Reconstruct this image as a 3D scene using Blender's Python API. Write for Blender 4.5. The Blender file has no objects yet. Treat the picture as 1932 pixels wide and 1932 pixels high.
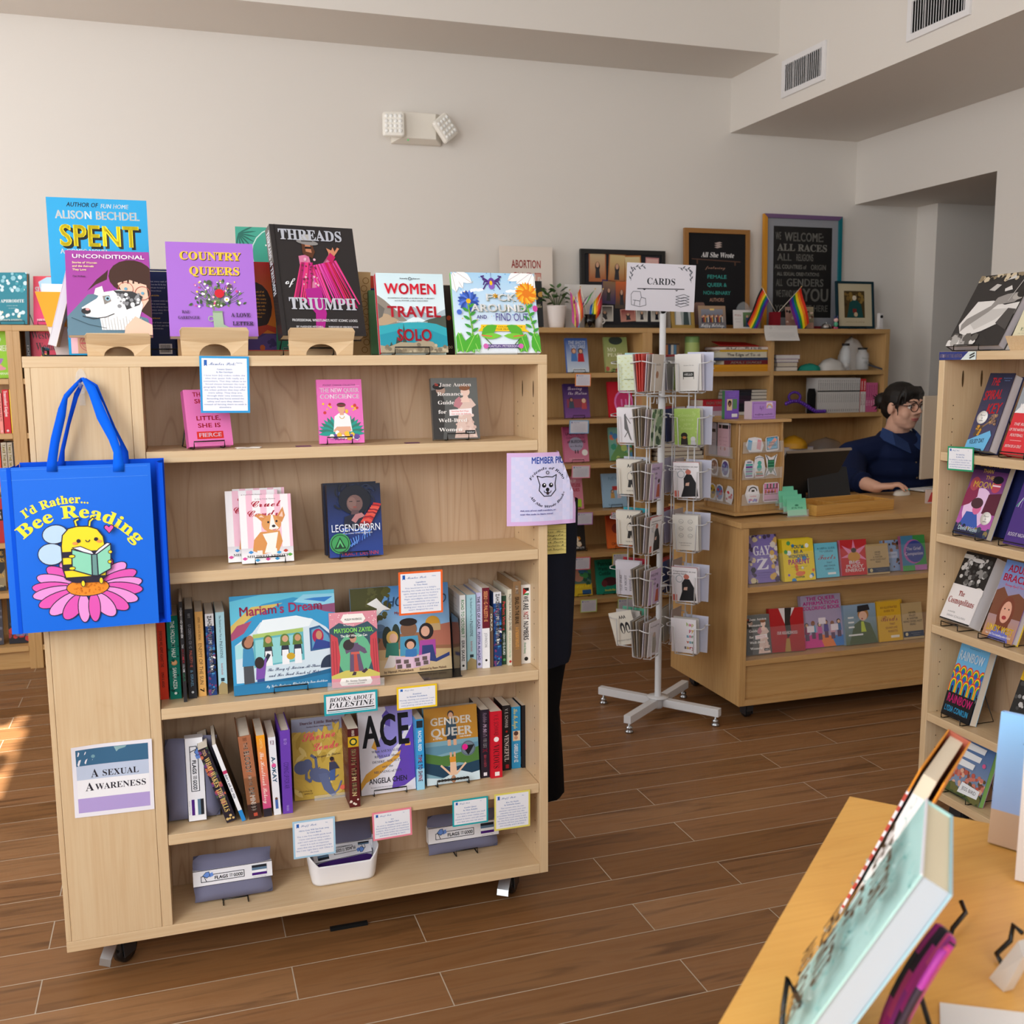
import bpy,math,random
from mathutils import Vector,Matrix,Euler
random.seed(7)
S=bpy.context.scene
COL=S.collection
R=math.radians
PI=math.pi
# ---------------------------------------------------------------- camera
FPX,YAW,PITCH,ROLL,CZ=1935.0,R(18.114),R(8.142),R(-0.41),1.45
fw=Vector((math.sin(YAW)*math.cos(PITCH),math.cos(YAW)*math.cos(PITCH),-math.sin(PITCH)))
rt=Vector((math.cos(YAW),-math.sin(YAW),0)); up=rt.cross(fw)
rt,up=rt*math.cos(ROLL)+up*math.sin(ROLL),up*math.cos(ROLL)-rt*math.sin(ROLL)
cam=bpy.data.objects.new('camera',bpy.data.cameras.new('camera')); COL.objects.link(cam)
cam.matrix_world=Matrix(((rt.x,up.x,-fw.x,0),(rt.y,up.y,-fw.y,0),(rt.z,up.z,-fw.z,CZ),(0,0,0,1)))
cam.data.sensor_width=24.0; cam.data.lens=24.0*FPX/1932; cam.data.clip_start=.02
cam.data.dof.use_dof=True; cam.data.dof.focus_distance=2.75; cam.data.dof.aperture_fstop=4.6
S.camera=cam
# ---------------------------------------------------------------- world, daylight, exposure
S.view_settings.view_transform='Standard'; S.view_settings.look='None'
S.view_settings.gamma=1; S.view_settings.use_curve_mapping=False
S.view_settings.exposure=0.43
w=bpy.data.worlds.new('world'); S.world=w; w.use_nodes=True
w.node_tree.nodes['Background'].inputs[0].default_value=(.86,.93,1,1)
w.node_tree.nodes['Background'].inputs[1].default_value=.22
def area(name,loc,aim,sx,sy,power,col=(1,1,1),spread=180):
    l=bpy.data.lights.new(name,'AREA'); l.shape='RECTANGLE'; l.size=sx; l.size_y=sy; l.energy=power; l.color=col
    l.spread=R(spread)
    o=bpy.data.objects.new(name,l); COL.objects.link(o); o.location=loc
    o.rotation_euler=(Vector(aim)-Vector(loc)).to_track_quat('-Z','Z').to_euler()
    return o
area('window_daylight_side',(-2.35,3.6,2.0),(2,4.4,1.6),3.0,2.2,50,(.92,.96,1))
area('window_daylight_left',(-2.3,.2,1.9),(.9,2.9,.9),3.4,2.3,140,(.96,.98,1))
area('window_daylight_front',(.6,-1.7,2.2),(1.2,4,.8),3.4,1.8,34,(.98,.985,1))
sun=bpy.data.objects.new('sun',bpy.data.lights.new('sun','SUN')); COL.objects.link(sun)
sun.data.energy=14; sun.data.angle=R(.6); sun.data.color=(1,.93,.82)
sun.rotation_euler=Vector((.64,0,-1)).to_track_quat('-Z','Y').to_euler()
S.cycles.max_bounces=7; S.cycles.diffuse_bounces=4; S.cycles.glossy_bounces=3; S.cycles.transmission_bounces=5
S.cycles.transparent_max_bounces=12; S.cycles.use_denoising=True; S.cycles.caustics_reflective=False; S.cycles.caustics_refractive=False
# ---------------------------------------------------------------- measuring helpers (photo pixel -> point on a real surface)
CAM=Vector((0,0,CZ))
def ray(u,v):return rt*((u-966)/FPX)-up*((v-966)/FPX)+fw
def onY(u,v,Y):d=ray(u,v); return CAM+d*(Y/d.y)
def onX(u,v,X):d=ray(u,v); return CAM+d*(X/d.x)
def onZ(u,v,Z):d=ray(u,v); return CAM+d*((Z-CZ)/d.z)
def proj(p):d=Vector(p)-CAM; k=FPX/d.dot(fw); return 966+k*d.dot(rt),966-k*d.dot(up)
# ---------------------------------------------------------------- materials
def lin(h):
    if not isinstance(h,str):return h
    if len(h) == 3:h=h[0]*2+h[1]*2+h[2]*2
    o=[]
    for i in (0,2,4):
        c=int(h[i:i+2],16)/255
        o.append(c/12.92 if c <= .04045 else ((c+.055)/1.055)**2.4)
    return (*o,1)
MAT={}
def mat(name,rough=.5,metal=0,spec=.5,attr=True,col=None,trans=0,ior=1.45,alpha=1,coat=0):
    m=bpy.data.materials.new(name); m.use_nodes=True; MAT[name] =m
    b=m.node_tree.nodes['Principled BSDF']; b.inputs['Roughness'].default_value=rough
    b.inputs['Metallic'].default_value=metal; b.inputs['Specular IOR Level'].default_value=spec
    b.inputs['Transmission Weight'].default_value=trans; b.inputs['IOR'].default_value=ior; b.inputs['Alpha'].default_value=alpha
    b.inputs['Coat Weight'].default_value=coat
    if col:b.inputs['Base Color'].default_value=lin(col)
    elif attr:
        a=m.node_tree.nodes.new('ShaderNodeAttribute'); a.attribute_name='Col'
        m.node_tree.links.new(a.outputs['Color'],b.inputs['Base Color'])
    return m
mat('matte',.8,spec=.25); mat('print',.45,spec=.4); mat('gloss',.2,spec=.5); mat('paint',.35,spec=.5); mat('metal',.3,1)
mat('cloth',.9,spec=.15); mat('skin',.5,spec=.35); mat('glass',.03,trans=1,ior=1.45,col='f4f8f8')
mat('clear',.08,spec=.6,alpha=.16,col='eef3f5'); mat('guard',.05,spec=.3,alpha=.04,col='eef3f5'); mat('smoke',.1,spec=.6,alpha=.3,col='8a8f96')
def nn(m,t,**k):
    n=m.node_tree.nodes.new(t)
    for a,b in k.items():setattr(n,a,b)
    return n
def ramp(m,src,stops):
    r=nn(m,'ShaderNodeValToRGB'); e=r.color_ramp.elements
    while len(e) > 1:e.remove(e[0])
    e[0].position=stops[0][0]; e[0].color=lin(stops[0][1])
    for p,c in stops[1:]:q=e.new(p); q.color=lin(c)
    m.node_tree.links.new(src,r.inputs[0]); return r
def wood(name,axis,c0,c1,c2,strong=.5,rough=.38):
    m=mat(name,rough,attr=False); L=m.node_tree.links.new; b=m.node_tree.nodes['Principled BSDF']
    tc=nn(m,'ShaderNodeTexCoord'); mp=nn(m,'ShaderNodeMapping')
    s=[9.0,9.0,9.0]; s[axis] =1.1; mp.inputs['Scale'].default_value=s
    L(tc.outputs['Object'],mp.inputs[0])
    n1=nn(m,'ShaderNodeTexNoise'); n1.inputs['Scale'].default_value=.55; n1.inputs['Detail'].default_value=2; n1.inputs['Distortion'].default_value=.6
    L(mp.outputs[0],n1.inputs['Vector'])
    w1=nn(m,'ShaderNodeMath',operation='MULTIPLY'); w1.inputs[1].default_value=15; L(n1.outputs[0],w1.inputs[0])
    w2=nn(m,'ShaderNodeMath',operation='FRACT'); L(w1.outputs[0],w2.inputs[0])
    rings=ramp(m,w2.outputs[0],[(0,c2),(.07,c1),(.5,c0),(.92,c1),(1,c2)])
    mp2=nn(m,'ShaderNodeMapping'); s=[160.0,160.0,160.0]; s[axis] =5; mp2.inputs['Scale'].default_value=s
    L(tc.outputs['Object'],mp2.inputs[0])
    n2=nn(m,'ShaderNodeTexNoise'); n2.inputs['Scale'].default_value=1; n2.inputs['Detail'].default_value=3; L(mp2.outputs[0],n2.inputs['Vector'])
    fine=ramp(m,n2.outputs[0],[(.3,c1),(.65,c0)])
    mx=nn(m,'ShaderNodeMix',data_type='RGBA'); mx.inputs[0].default_value=strong
    L(fine.outputs[0],mx.inputs[6]); L(rings.outputs[0],mx.inputs[7]); L(mx.outputs[2],b.inputs['Base Color'])
    return m
for i,ax in enumerate('xyz'):
    wood('wood_'+ax,i,'d8be98','d0b189','c2a076',.16)
    wood('figured_'+ax,i,'c4a78a','b99a7a','987555',.5,.45)
    wood('dark_wood_'+ax,i,'c39c68','b88e58','a27a46',.3)  # darker copy of the same wood; fall-off of light put into its colour
wood('ply',0,'e6b05c','dea452','cf9344',.3,.3)
wood('bamboo',0,'c9984e','bb8840','a07030',.3)
m=mat('wall_paint',.75,attr=False,spec=.25); tcw=nn(m,'ShaderNodeTexNoise'); tcw.inputs['Scale'].default_value=220
m.node_tree.nodes['Principled BSDF'].inputs['Base Color'].default_value=lin('e0dad2')
bmp=nn(m,'ShaderNodeBump'); bmp.inputs['Strength'].default_value=.05; bmp.inputs['Distance'].default_value=.002
m.node_tree.links.new(tcw.outputs[0],bmp.inputs['Height']); m.node_tree.links.new(bmp.outputs[0],m.node_tree.nodes['Principled BSDF'].inputs['Normal'])
# wood-look tile floor: planks along X with pale grout lines
m=mat('floor_planks',.36,attr=False); L=m.node_tree.links.new; b=m.node_tree.nodes['Principled BSDF']
tc=nn(m,'ShaderNodeTexCoord'); mp=nn(m,'ShaderNodeMapping'); mp.inputs['Location'].default_value=(.37,-2.515,0); L(tc.outputs['Object'],mp.inputs[0])
br=nn(m,'ShaderNodeTexBrick',offset=.37,offset_frequency=2,squash=1)
for k,v in (('Scale',1),('Mortar Size',.0016),('Mortar Smooth',.3),('Bias',0),('Brick Width',.91),('Row Height',.1385)):br.inputs[k].default_value=v
br.inputs['Color1'].default_value=(0,0,0,1); br.inputs['Color2'].default_value=(1,1,1,1); br.inputs['Mortar'].default_value=(.5,.5,.5,1)
L(mp.outputs[0],br.inputs['Vector'])
pl=ramp(m,br.outputs['Color'],[(0,'7c5530'),(.35,'8e6542'),(.7,'845d3a'),(1,'98704c')])
add=nn(m,'ShaderNodeVectorMath',operation='MULTIPLY_ADD'); add.inputs[1].default_value=(7,7,7)
L(br.outputs['Color'],add.inputs[0]); L(tc.outputs['Object'],add.inputs[2])
mp2=nn(m,'ShaderNodeMapping'); mp2.inputs['Scale'].default_value=(1.2,16,1); L(add.outputs[0],mp2.inputs[0])
ng=nn(m,'ShaderNodeTexNoise'); ng.inputs['Scale'].default_value=1.6; ng.inputs['Detail'].default_value=6; ng.inputs['Distortion'].default_value=1.2; L(mp2.outputs[0],ng.inputs['Vector'])
gr=ramp(m,ng.outputs[0],[(.3,'4f2f12'),(.5,'ffffff'),(.72,'d8c4a8')])
mx=nn(m,'ShaderNodeMix',data_type='RGBA',blend_type='MULTIPLY'); mx.inputs[0].default_value=.5; L(pl.outputs[0],mx.inputs[6]); L(gr.outputs[0],mx.inputs[7])
mg=nn(m,'ShaderNodeMix',data_type='RGBA'); L(br.outputs['Fac'],mg.inputs[0]); L(mx.outputs[2],mg.inputs[6]); mg.inputs[7].default_value=lin('b3a592')
L(mg.outputs[2],b.inputs['Base Color'])
rr=nn(m,'ShaderNodeMapRange'); rr.inputs[3].default_value=.3; rr.inputs[4].default_value=.52; L(ng.outputs[0],rr.inputs[0]); L(rr.outputs[0],b.inputs['Roughness'])
# ---------------------------------------------------------------- mesh builder
class M:
    def __init__(s):s.v=[]; s.f=[]; s.c=[]; s.m=[]; s.sm=[]; s.mi=0; s.smooth=False
    def face(s,pts,col='fff',cols=None):
        i=len(s.v); s.v+=[tuple(p) for p in pts]; s.f.append(tuple(range(i,i+len(pts))))
        s.c.append([lin(k) for k in cols] if cols else [lin(col)]*len(pts)); s.m.append(s.mi); s.sm.append(s.smooth)
    def idx(s,vs,fs,col):
        i=len(s.v); c=lin(col); s.v+=[tuple(p) for p in vs]
        for f in fs:s.f.append(tuple(i+k for k in f)); s.c.append([c]*len(f)); s.m.append(s.mi); s.sm.append(s.smooth)
    def box(s,x0,y0,z0,x1,y1,z1,col='fff',cols=None):
        v=[(x0,y0,z0),(x1,y0,z0),(x1,y1,z0),(x0,y1,z0),(x0,y0,z1),(x1,y0,z1),(x1,y1,z1),(x0,y1,z1)]
        fs=[(0,3,2,1),(4,5,6,7),(0,1,5,4),(1,2,6,5),(2,3,7,6),(3,0,4,7)]
        if cols is None:s.idx(v,fs,col)
        else:
            i=len(s.v); s.v+=v
            for k,f in enumerate(fs):s.f.append(tuple(i+q for q in f)); s.c.append([lin(cols.get(k,col))]*4); s.m.append(s.mi); s.sm.append(False)
        return s
    def slab(s,pts,thick,col,n=None):   # polygon pts (coplanar), extruded along n
        P=[Vector(p) for p in pts]; n=Vector(n) if n else (P[1]-P[0]).cross(P[2]-P[0]).normalized(); k=len(P)
        Q=[p+n*thick for p in P]
        s.idx(P+Q,[tuple(range(k))[::-1],tuple(range(k,2*k))]+[(i,(i+1) % k,k+(i+1) % k,k+i) for i in range(k)],col); return s
    def tube(s,pts,r,col='fff',n=6,closed=False,r2=None):
        P=[Vector(p) for p in pts]; k=len(P); vs=[]; prev=None; o=s.smooth; s.smooth=True
        for i,p in enumerate(P):
            a=P[(i-1) % k] if (closed or i) else p; b=P[(i+1) % k] if (closed or i < k-1) else p
            t=(b-a).normalized() if (b-a).length > 1e-9 else Vector((0,0,1))
            if prev is None:
                q=t.orthogonal().normalized()
            else:
                q=prev-t*prev.dot(t); q=q.normalized() if q.length > 1e-6 else t.orthogonal().normalized()
            prev=q; w_=t.cross(q); rr_=r if r2 is None else r+(r2-r)*i/(k-1)
            vs+=[p+(q*math.cos(2*PI*j/n)+w_*math.sin(2*PI*j/n))*rr_ for j in range(n)]
        fs=[(i*n+j,i*n+(j+1) % n,((i+1) % k)*n+(j+1) % n,((i+1) % k)*n+j) for i in range(k if closed else k-1) for j in range(n)]
        if not closed:fs+=[tuple(range(n))[::-1],tuple(range((k-1)*n,k*n))]
        s.idx(vs,fs,col); s.smooth=o; return s
    def lathe(s,prof,col='fff',n=24,c=(0,0,0),axis='z',sy=1):
        vs=[]; o=s.smooth; s.smooth=True
        for r,z in prof:
            for j in range(n):
                x,y=r*math.cos(2*PI*j/n),r*math.sin(2*PI*j/n)*sy
                vs.append({'z':(c[0]+x,c[1]+y,c[2]+z),'y':(c[0]+x,c[1]+z,c[2]+y),'x':(c[0]+z,c[1]+x,c[2]+y)}[axis])
        k=len(prof); s.idx(vs,[(i*n+j,i*n+(j+1) % n,(i+1)*n+(j+1) % n,(i+1)*n+j) for i in range(k-1) for j in range(n)],col)
        s.smooth=o; return s
    def ball(s,c,r,col='fff',n=12,sc=(1,1,1)):
        vs=[]; o=s.smooth; s.smooth=True; h=n//2+1
        for i in range(h+1):
            t=PI*i/h
            for j in range(n):vs.append((c[0]+r*sc[0]*math.sin(t)*math.cos(2*PI*j/n),c[1]+r*sc[1]*math.sin(t)*math.sin(2*PI*j/n),c[2]-r*sc[2]*math.cos(t)))
        s.idx(vs,[(i*n+j,i*n+(j+1) % n,(i+1)*n+(j+1) % n,(i+1)*n+j) for i in range(h) for j in range(n)],col); s.smooth=o; return s
    def xf(s,mtx,i0=0):
        for i in range(i0,len(s.v)):s.v[i] =tuple(mtx @ Vector(s.v[i]))
        return s
    def obj(s,name,parent=None,mats=('print',),bevel=0,matrix=None):
        me=bpy.data.meshes.new(name); me.from_pydata(s.v,[],s.f)
        ca=me.color_attributes.new('Col','FLOAT_COLOR','CORNER')
        flat=[x for f in s.c for c in f for x in c]
        if len(flat) == 4*len(ca.data):ca.data.foreach_set('color',flat)
        for k in ([mats] if isinstance(mats,str) else mats):me.materials.append(MAT[k])
        me.polygons.foreach_set('material_index',s.m); me.polygons.foreach_set('use_smooth',s.sm)
        me.update()
        o=bpy.data.objects.new(name,me); COL.objects.link(o)
        if parent:o.parent=parent
        if matrix:o.matrix_world=matrix
        if bevel:
            b_=o.modifiers.new('bevel','BEVEL'); b_.width=bevel; b_.segments=2; b_.limit_method='ANGLE'
        return o
def tag(o,label,cat,group=None,kind=None):
    o['label'] =label; o['category'] =cat
    if group:o['group'] =group
    if kind:o['kind'] =kind
    return o
def thing(name,label,cat,loc=(0,0,0),rot=(0,0,0),group=None,matrix=None):
    o=bpy.data.objects.new(name,None); COL.objects.link(o); o.empty_display_size=.05
    if matrix:o.matrix_world=matrix
    else:o.location=loc; o.rotation_euler=rot
    return tag(o,label,cat,group)
def struct(name,mb,mats):
    o=mb.obj(name,None,mats); o['kind'] ='structure'; return o
def board(parent,name,x0,y0,z0,x1,y1,z1,m='wood_x',bevel=.0012):
    cx,cy,cz=(x0+x1)/2,(y0+y1)/2,(z0+z1)/2
    mb=M().box(x0-cx,y0-cy,z0-cz,x1-cx,y1-cy,z1-cz); o=mb.obj(name,parent,m,bevel); o.location=(cx,cy,cz); return o
# ---------------------------------------------------------------- lettering (glyph outlines as flat polygons)
GL={}
_fc=bpy.data.curves.new('lettering','FONT'); _fo=bpy.data.objects.new('lettering',_fc); _fc.resolution_u=3
def _mesh(body,off):
    _fc.body=body; _fc.offset=off; me=bpy.data.meshes.new_from_object(_fo)
    r=([(v.co.x,v.co.y) for v in me.vertices],[tuple(p.vertices) for p in me.polygons]); bpy.data.meshes.remove(me); return r
# style: (upper-case code point, lower-case code point, outline growth, slant, extra weight); s/b/h plain, r/R/i serif, c script
STY={'s':(0,0,0,0,0),'b':(0,0,.016,0,0),'h':(0,0,.017,0,.026),'H':(0,0,.017,0,.032),'B':(0,0,.016,0,.016),'I':(0,0,.016,.22,.02),'n':(0,0,0,.22,0),
       'r':(0x1D400,0x1D41A,0,0,0),'R':(0x1D400,0x1D41A,.014,0,0),'i':(0x1D400,0x1D41A,0,.22,0),'c':(0x1D4D0,0x1D4EA,0,0,0),'C':(0x1D4D0,0x1D4EA,0,0,.035)}
XH=max(p[0] for p in _mesh('H',0)[0])
def glyph(ch,st):
    k=(ch,st)
    if k in GL:return GL[k]
    U,Lo,off,sh,wt=STY[st]; c=ch
    if ch == ' ':GL[k] =([],[],.3); return GL[k]
    if U and 'A' <= ch <= 'Z':c=chr(U+ord(ch)-65)
    elif Lo and 'a' <= ch <= 'z':c=chr(Lo+ord(ch)-97)
    if ch in 'MWNmw' and off and not U:off=0; wt+=.03
    v,f=_mesh(c,off); ad=max([p[0] for p in _mesh(c+'H',0)[0]])-XH+wt
    v=[(x+sh*y,y) for x,y in v]
    if wt:
        n=len(v); v=v+[(x+wt,y) for x,y in v]; f=f+[tuple(i+n for i in q) for q in f]
    GL[k] =(v,f,ad); return GL[k]
class K:
    """flat artwork on a plane: x,y in 0..1 from lower left; each stroke lies a hair above the last"""
    EPS=.00003
    def __init__(s,mb,o,ux,uy,W,H):s.mb=mb; s.o=Vector(o); s.ux=Vector(ux); s.uy=Vector(uy); s.W=W; s.H=H; s.n=s.ux.cross(s.uy).normalized(); s.k=1; s.clip=True; s.fn=None
    def P(s,x,y):
        q=s.o+s.ux*(x*s.W)+s.uy*(y*s.H)+s.n*(s.EPS*s.k)
        return q if s.fn is None else s.fn(x,y,q)
    def _clip(s,pts):
        for ax,lo in ((0,1),(0,0),(1,1),(1,0)):
            out=[]; n=len(pts)
            ins=lambda p:(p[ax] >= 0) if lo else (p[ax] <= 1)
            for i in range(n):
                a,b=pts[i],pts[(i+1) % n]
                if ins(a):out.append(a)
                if ins(a) != ins(b):
                    t=((0 if lo else 1)-a[ax])/(b[ax]-a[ax]); out.append((a[0]+(b[0]-a[0])*t,a[1]+(b[1]-a[1])*t))
            pts=out
            if not pts:return pts
        return pts
    def p(s,pts,col,keep=False):
        if s.clip and any(not (0 <= a <= 1 and 0 <= b <= 1) for a,b in pts):pts=s._clip(pts)
        if len(pts) < 3:return s
        s.k+=1; s.mb.face([s.P(*q) for q in pts],col); return s
    def r(s,x0,y0,x1,y1,col):return s.p([(x0,y0),(x1,y0),(x1,y1),(x0,y1)],col)
    def g(s,x0,y0,x1,y1,lo,hi):
        s.k+=1; s.mb.face([s.P(x0,y0),s.P(x1,y0),s.P(x1,y1),s.P(x0,y1)],cols=[lo,lo,hi,hi]); return s
    def e(s,x,y,rx,col,ry=None,n=18,a0=0,a1=360,rot=0):
        ry=rx*s.W/s.H if ry is None else ry; pts=[]; full=a1-a0 >= 360; A=s.W/s.H; cr,sr=math.cos(R(rot)),math.sin(R(rot))
        for i in range(n if full else n+1):
            t=R(a0+(a1-a0)*i/n); dx,dy=rx*math.cos(t),ry*math.sin(t)/A
            pts.append((x+dx*cr-dy*sr,y+(dx*sr+dy*cr)*A))
        return s.p(pts,col)
    def l(s,pts,w,col):   # stroke, w = fraction of width
        A=s.W/s.H
        for (x0,y0),(x1,y1) in zip(pts,pts[1:]):
            dx,dy=x1-x0,(y1-y0)/A; d=math.hypot(dx,dy) or 1e-6; nx,ny=-dy/d*w/2,dx/d*w/2*A; ex,ey=dx/d*w*.25,dy/d*w*.25*A
            s.p([(x0-nx-ex,y0-ny-ey),(x1-nx+ex,y1-ny+ey),(x1+nx+ex,y1+ny+ey),(x0+nx-ex,y0+ny-ey)],col)
        return s
    def el(s,x,y,rx,w,col,ry=None,a0=0,a1=360,n=20):
        ry=rx*s.W/s.H if ry is None else ry
        return s.l([(x+rx*math.cos(R(a0+(a1-a0)*i/n)),y+ry*math.sin(R(a0+(a1-a0)*i/n))) for i in range(n+1)],w,col)
    def t(s,txt,x,y,w,h,col='000',st='b',al=.5,rot=0,sk=0):
        """text: x anchor (al 0 left .5 mid 1 right), y baseline, w width (0 natural), h cap height (0 natural)"""
        adv=0; items=[]
        for ch in txt:
            v,f,a=glyph(ch,st); items.append((v,f,adv)); adv+=a
        if not adv:return s
        hh=h*s.H/.7 if h else w*s.W/adv; ww=w*s.W/adv if w else hh
        s.k+=1; c,sn=math.cos(R(rot)),math.sin(R(rot)); x0=-al*adv*ww
        for v,f,a in items:
            if not v:continue
            vs=[]
            for px,py in v:
                lx,ly=x0+(px+a)*ww+py*hh*sk,py*hh
                vs.append(s.P(x+(lx*c-ly*sn)/s.W,y+(lx*sn+ly*c)/s.H))
            s.mb.idx(vs,f,col)
        return s
    def tl(s,lines,x,y,w,h,dy,col='000',st='b',al=.5):
        for i,q in enumerate(lines):s.t(q,x,y-i*dy,w,h,col,st,al)
        return s
    def arc(s,txt,cx,cy,rad,a0,a1,h,col,st='b',inv=False):
        """text along an arc; rad in widths; angles degrees from a0 (start) to a1"""
        tot=sum(glyph(c,st)[2] for c in txt) or 1; pos=0; s.k+=1; hh=h*s.H/.7; r=rad*s.W
        ww=abs(R(a1-a0))*r/tot
        for ch in txt:
            v,f,a=glyph(ch,st); t=R(a0+(a1-a0)*(pos+a/2)/tot); pos+=a
            if not v:continue
            vs=[]
            for px,py in v:
                lx,ly=(px-a/2)*ww,py*hh
                if not inv:vx,vy=(r+ly)*math.cos(t)+lx*math.sin(t),(r+ly)*math.sin(t)-lx*math.cos(t)
                else:vx,vy=(r-ly)*math.cos(t)-lx*math.sin(t),(r-ly)*math.sin(t)+lx*math.cos(t)
                vs.append(s.P(cx+vx/s.W,cy+vy/s.H))
            s.mb.idx(vs,f,col)
        return s
    def dots(s,n,x0,y0,x1,y1,rx,cols,ry=None,seed=1,k=6):
        g_=random.Random(seed)
        for _ in range(n):s.e(g_.uniform(x0,x1),g_.uniform(y0,y1),rx*g_.uniform(.6,1.4),g_.choice(cols),None if ry is None else ry*g_.uniform(.6,1.4),n=k,rot=g_.uniform(0,180))
        return s
    def para(s,n,x0,x1,y,dy,h,col,seed=1,al=.5,st='s',words=None):
        """n lines of small print"""
        g_=random.Random(seed); words=words or 'the and of in book story love women world this is a year about their that with life read from every heart'.split()
        for i in range(n):
            q=''; tgt=(x1-x0)*g_.uniform(.8,1)*s.W/(h*s.H/.7)
            while sum(glyph(c,st)[2] for c in q) < tgt:q+=g_.choice(words)+' '
            s.t(q.strip(),x0 if al == 0 else (x0+x1)/2,y-i*dy,(x1-x0)*(g_.uniform(.8,1) if i < n-1 else .6),h,col,st,al)
        return s
# ================================================================ THE ROOM
YW,XB,XR,ZB=5.64,3.23,4.125,3.119     # back wall, bulkhead face, right wall, underside of the beam
b=M(); b.face([(-2.5,-1.9,0),(6.6,-1.9,0),(6.6,7.2,0),(-2.5,7.2,0)]); struct('floor',b,'floor_planks')
b=M(); b.box(-2.6,YW,0,4.62,YW+.12,3.7); struct('wall_back',b,'wall_paint')
b=M(); b.face([(-2.6,-2,3.7),(-2.6,YW,3.7),(6.7,YW,3.7),(6.7,-2,3.7)]); struct('ceiling',b,'wall_paint')
b=M(); b.box(-2.5,5.135,ZB,XB,YW,3.7); struct('trim_1',b,'wall_paint')                 # beam along the back wall
b=M(); b.box(XB,-1.9,2.81,XR,YW,3.7); struct('trim_2',b,'wall_paint')                   # bulkhead along the right wall
b=M(); b.box(XR,-1.9,0,XR+.14,4.462,2.81); b.box(XR,4.462,2.432,XR+.14,YW,2.81); struct('wall_right',b,'wall_paint')
b=M(); b.box(4.6,5.455,0,6.6,5.76,2.434); struct('wall_hall',b,'wall_paint')
b=M(); b.face([(XR+.14,3.0,2.434),(XR+.14,5.8,2.434),(6.6,5.8,2.434),(6.6,3.0,2.434)]); struct('ceiling_hall',b,'wall_paint')
b=M(); b.face([(6.6,3,0),(6.6,5.8,0),(6.6,5.8,2.434),(6.6,3,2.434)]); struct('wall_hall_end',b,'wall_paint')
b=M(); b.face([(XR+.14,3.0,0),(6.6,3.0,0),(6.6,3.0,2.434),(XR+.14,3.0,2.434)]); struct('wall_hall_near',b,'wall_paint')
# left wall with one opening, placed and sized to shape the floor sun patch, front wall with a shopfront opening (both outside the picture)
b=M()
for y0,y1,z0,z1 in ((-1.9,3.7,0,3.7),(4.62,5.64,0,3.7),(3.7,4.62,3.1,3.7),(3.7,4.62,0,.2)):b.box(-2.62,y0,z0,-2.5,y1,z1)
struct('wall_left',b,'wall_paint')
b=M(); g_=random.Random(4)          # leaves of a street tree outside the left window break up the sunlight
for i in range(34):b.ball((-2.9-g_.uniform(0,.5),g_.uniform(3.6,4.7),g_.uniform(2.9,4.5)),g_.uniform(.05,.13),'3d5a2a',8,(.3,1.3,.6))
tag(b.obj('street_tree_foliage',None,'matte'),'green tree foliage outside the left shop window','tree',kind='stuff')
b=M()
for x0,x1,z0,z1 in ((-2.5,-2.0,0,3.7),(3.2,XR,0,3.7),(-2.0,3.2,3.1,3.7),(-2.0,3.2,0,.3)):b.box(x0,-2.02,z0,x1,-1.9,z1)
struct('wall_front',b,'wall_paint')
# emergency light on the back wall
p=onY(783,245,YW); t=thing('emergency_light','white twin-head emergency light on the back wall','emergency light',(p.x,YW,p.z))
b=M(); b.slab([(-.135,0,.08),(-.135,0,-.08),(.135,0,-.08),(.135,0,.08)],.03,'e8e2d6',(0,-1,0)); v=[(-.135,-.03,-.08),(.135,-.03,-.08),(.135,-.03,.08),(-.135,-.03,.08),(-.095,-.085,-.062),(.095,-.085,-.062),(.095,-.085,.07),(-.095,-.085,.07)]
b.idx(v,[(4,5,6,7),(0,1,5,4),(1,2,6,5),(2,3,7,6),(3,0,4,7)],'e8e2d6'); b.obj('housing',t,'paint',.003)
b=M(); b.ball((-.055,-.07,-.07),.004,'39f070',8); b.obj('indicator_light',t,'paint')
for sx,rz,ry in ((-1,R(-12),0),(1,R(28),R(-38))):
    b=M(); b.box(-.058,-.035,-.065,.058,0,.065,'f0ece2'); h=b.obj('lamp_head',t,'paint',.014); h.location=(sx*.135,-.085,-.005); h.rotation_euler=(R(-8),ry,rz)
    b=M()
    for i in range(4):
        for j in range(4):b.ball((-.036+.024*i,-.036,-.039+.026*j),.0105,'f4f4f0',8,(1,.5,1))
    b.obj('lens',h,'gloss')
# supply-air grilles on the bulkhead face
for k,(y1,y0,z0,z1,hid) in enumerate(((5.088,4.695,2.875,3.066,0),(4.078,3.687,2.879,3.07,0))):
    t=thing('air_vent',['white louvred wall vent nearest the back wall','white louvred wall vent cut off by the top of the picture'][k],'vent',(XB,(y0+y1)/2,(z0+z1)/2),group='supply vents')
    W,H=y1-y0,z1-z0; b=M()
    for a in (-1,1):
        b.box(-.012,a*(W/2-.014)-.014,-H/2,0,a*(W/2-.014)+.014,H/2,'e4e2e2'); b.box(-.012,-W/2+.028,a*(H/2-.014)-.014,0,W/2-.028,a*(H/2-.014)+.014,'e4e2e2')
    b.obj('frame',t,'paint',.001)
    b=M(); b.box(-.003,-W/2+.026,-H/2+.026,-.001,W/2-.026,H/2-.026,'1c1b1b'); b.obj('duct',t,'matte')
    n=20
    for i in range(n):
        y=-W/2+.034+(W-.068)*i/(n-1); q=M(); q.box(-.0105,-.0012,-H/2+.026,.0105,.0012,H/2-.026,'dcdada'); o=q.obj('louvre',t,'paint'); o.location=(-.008,y,0); o.rotation_euler=(0,0,R(48 if i % 7 else 30))
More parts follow.
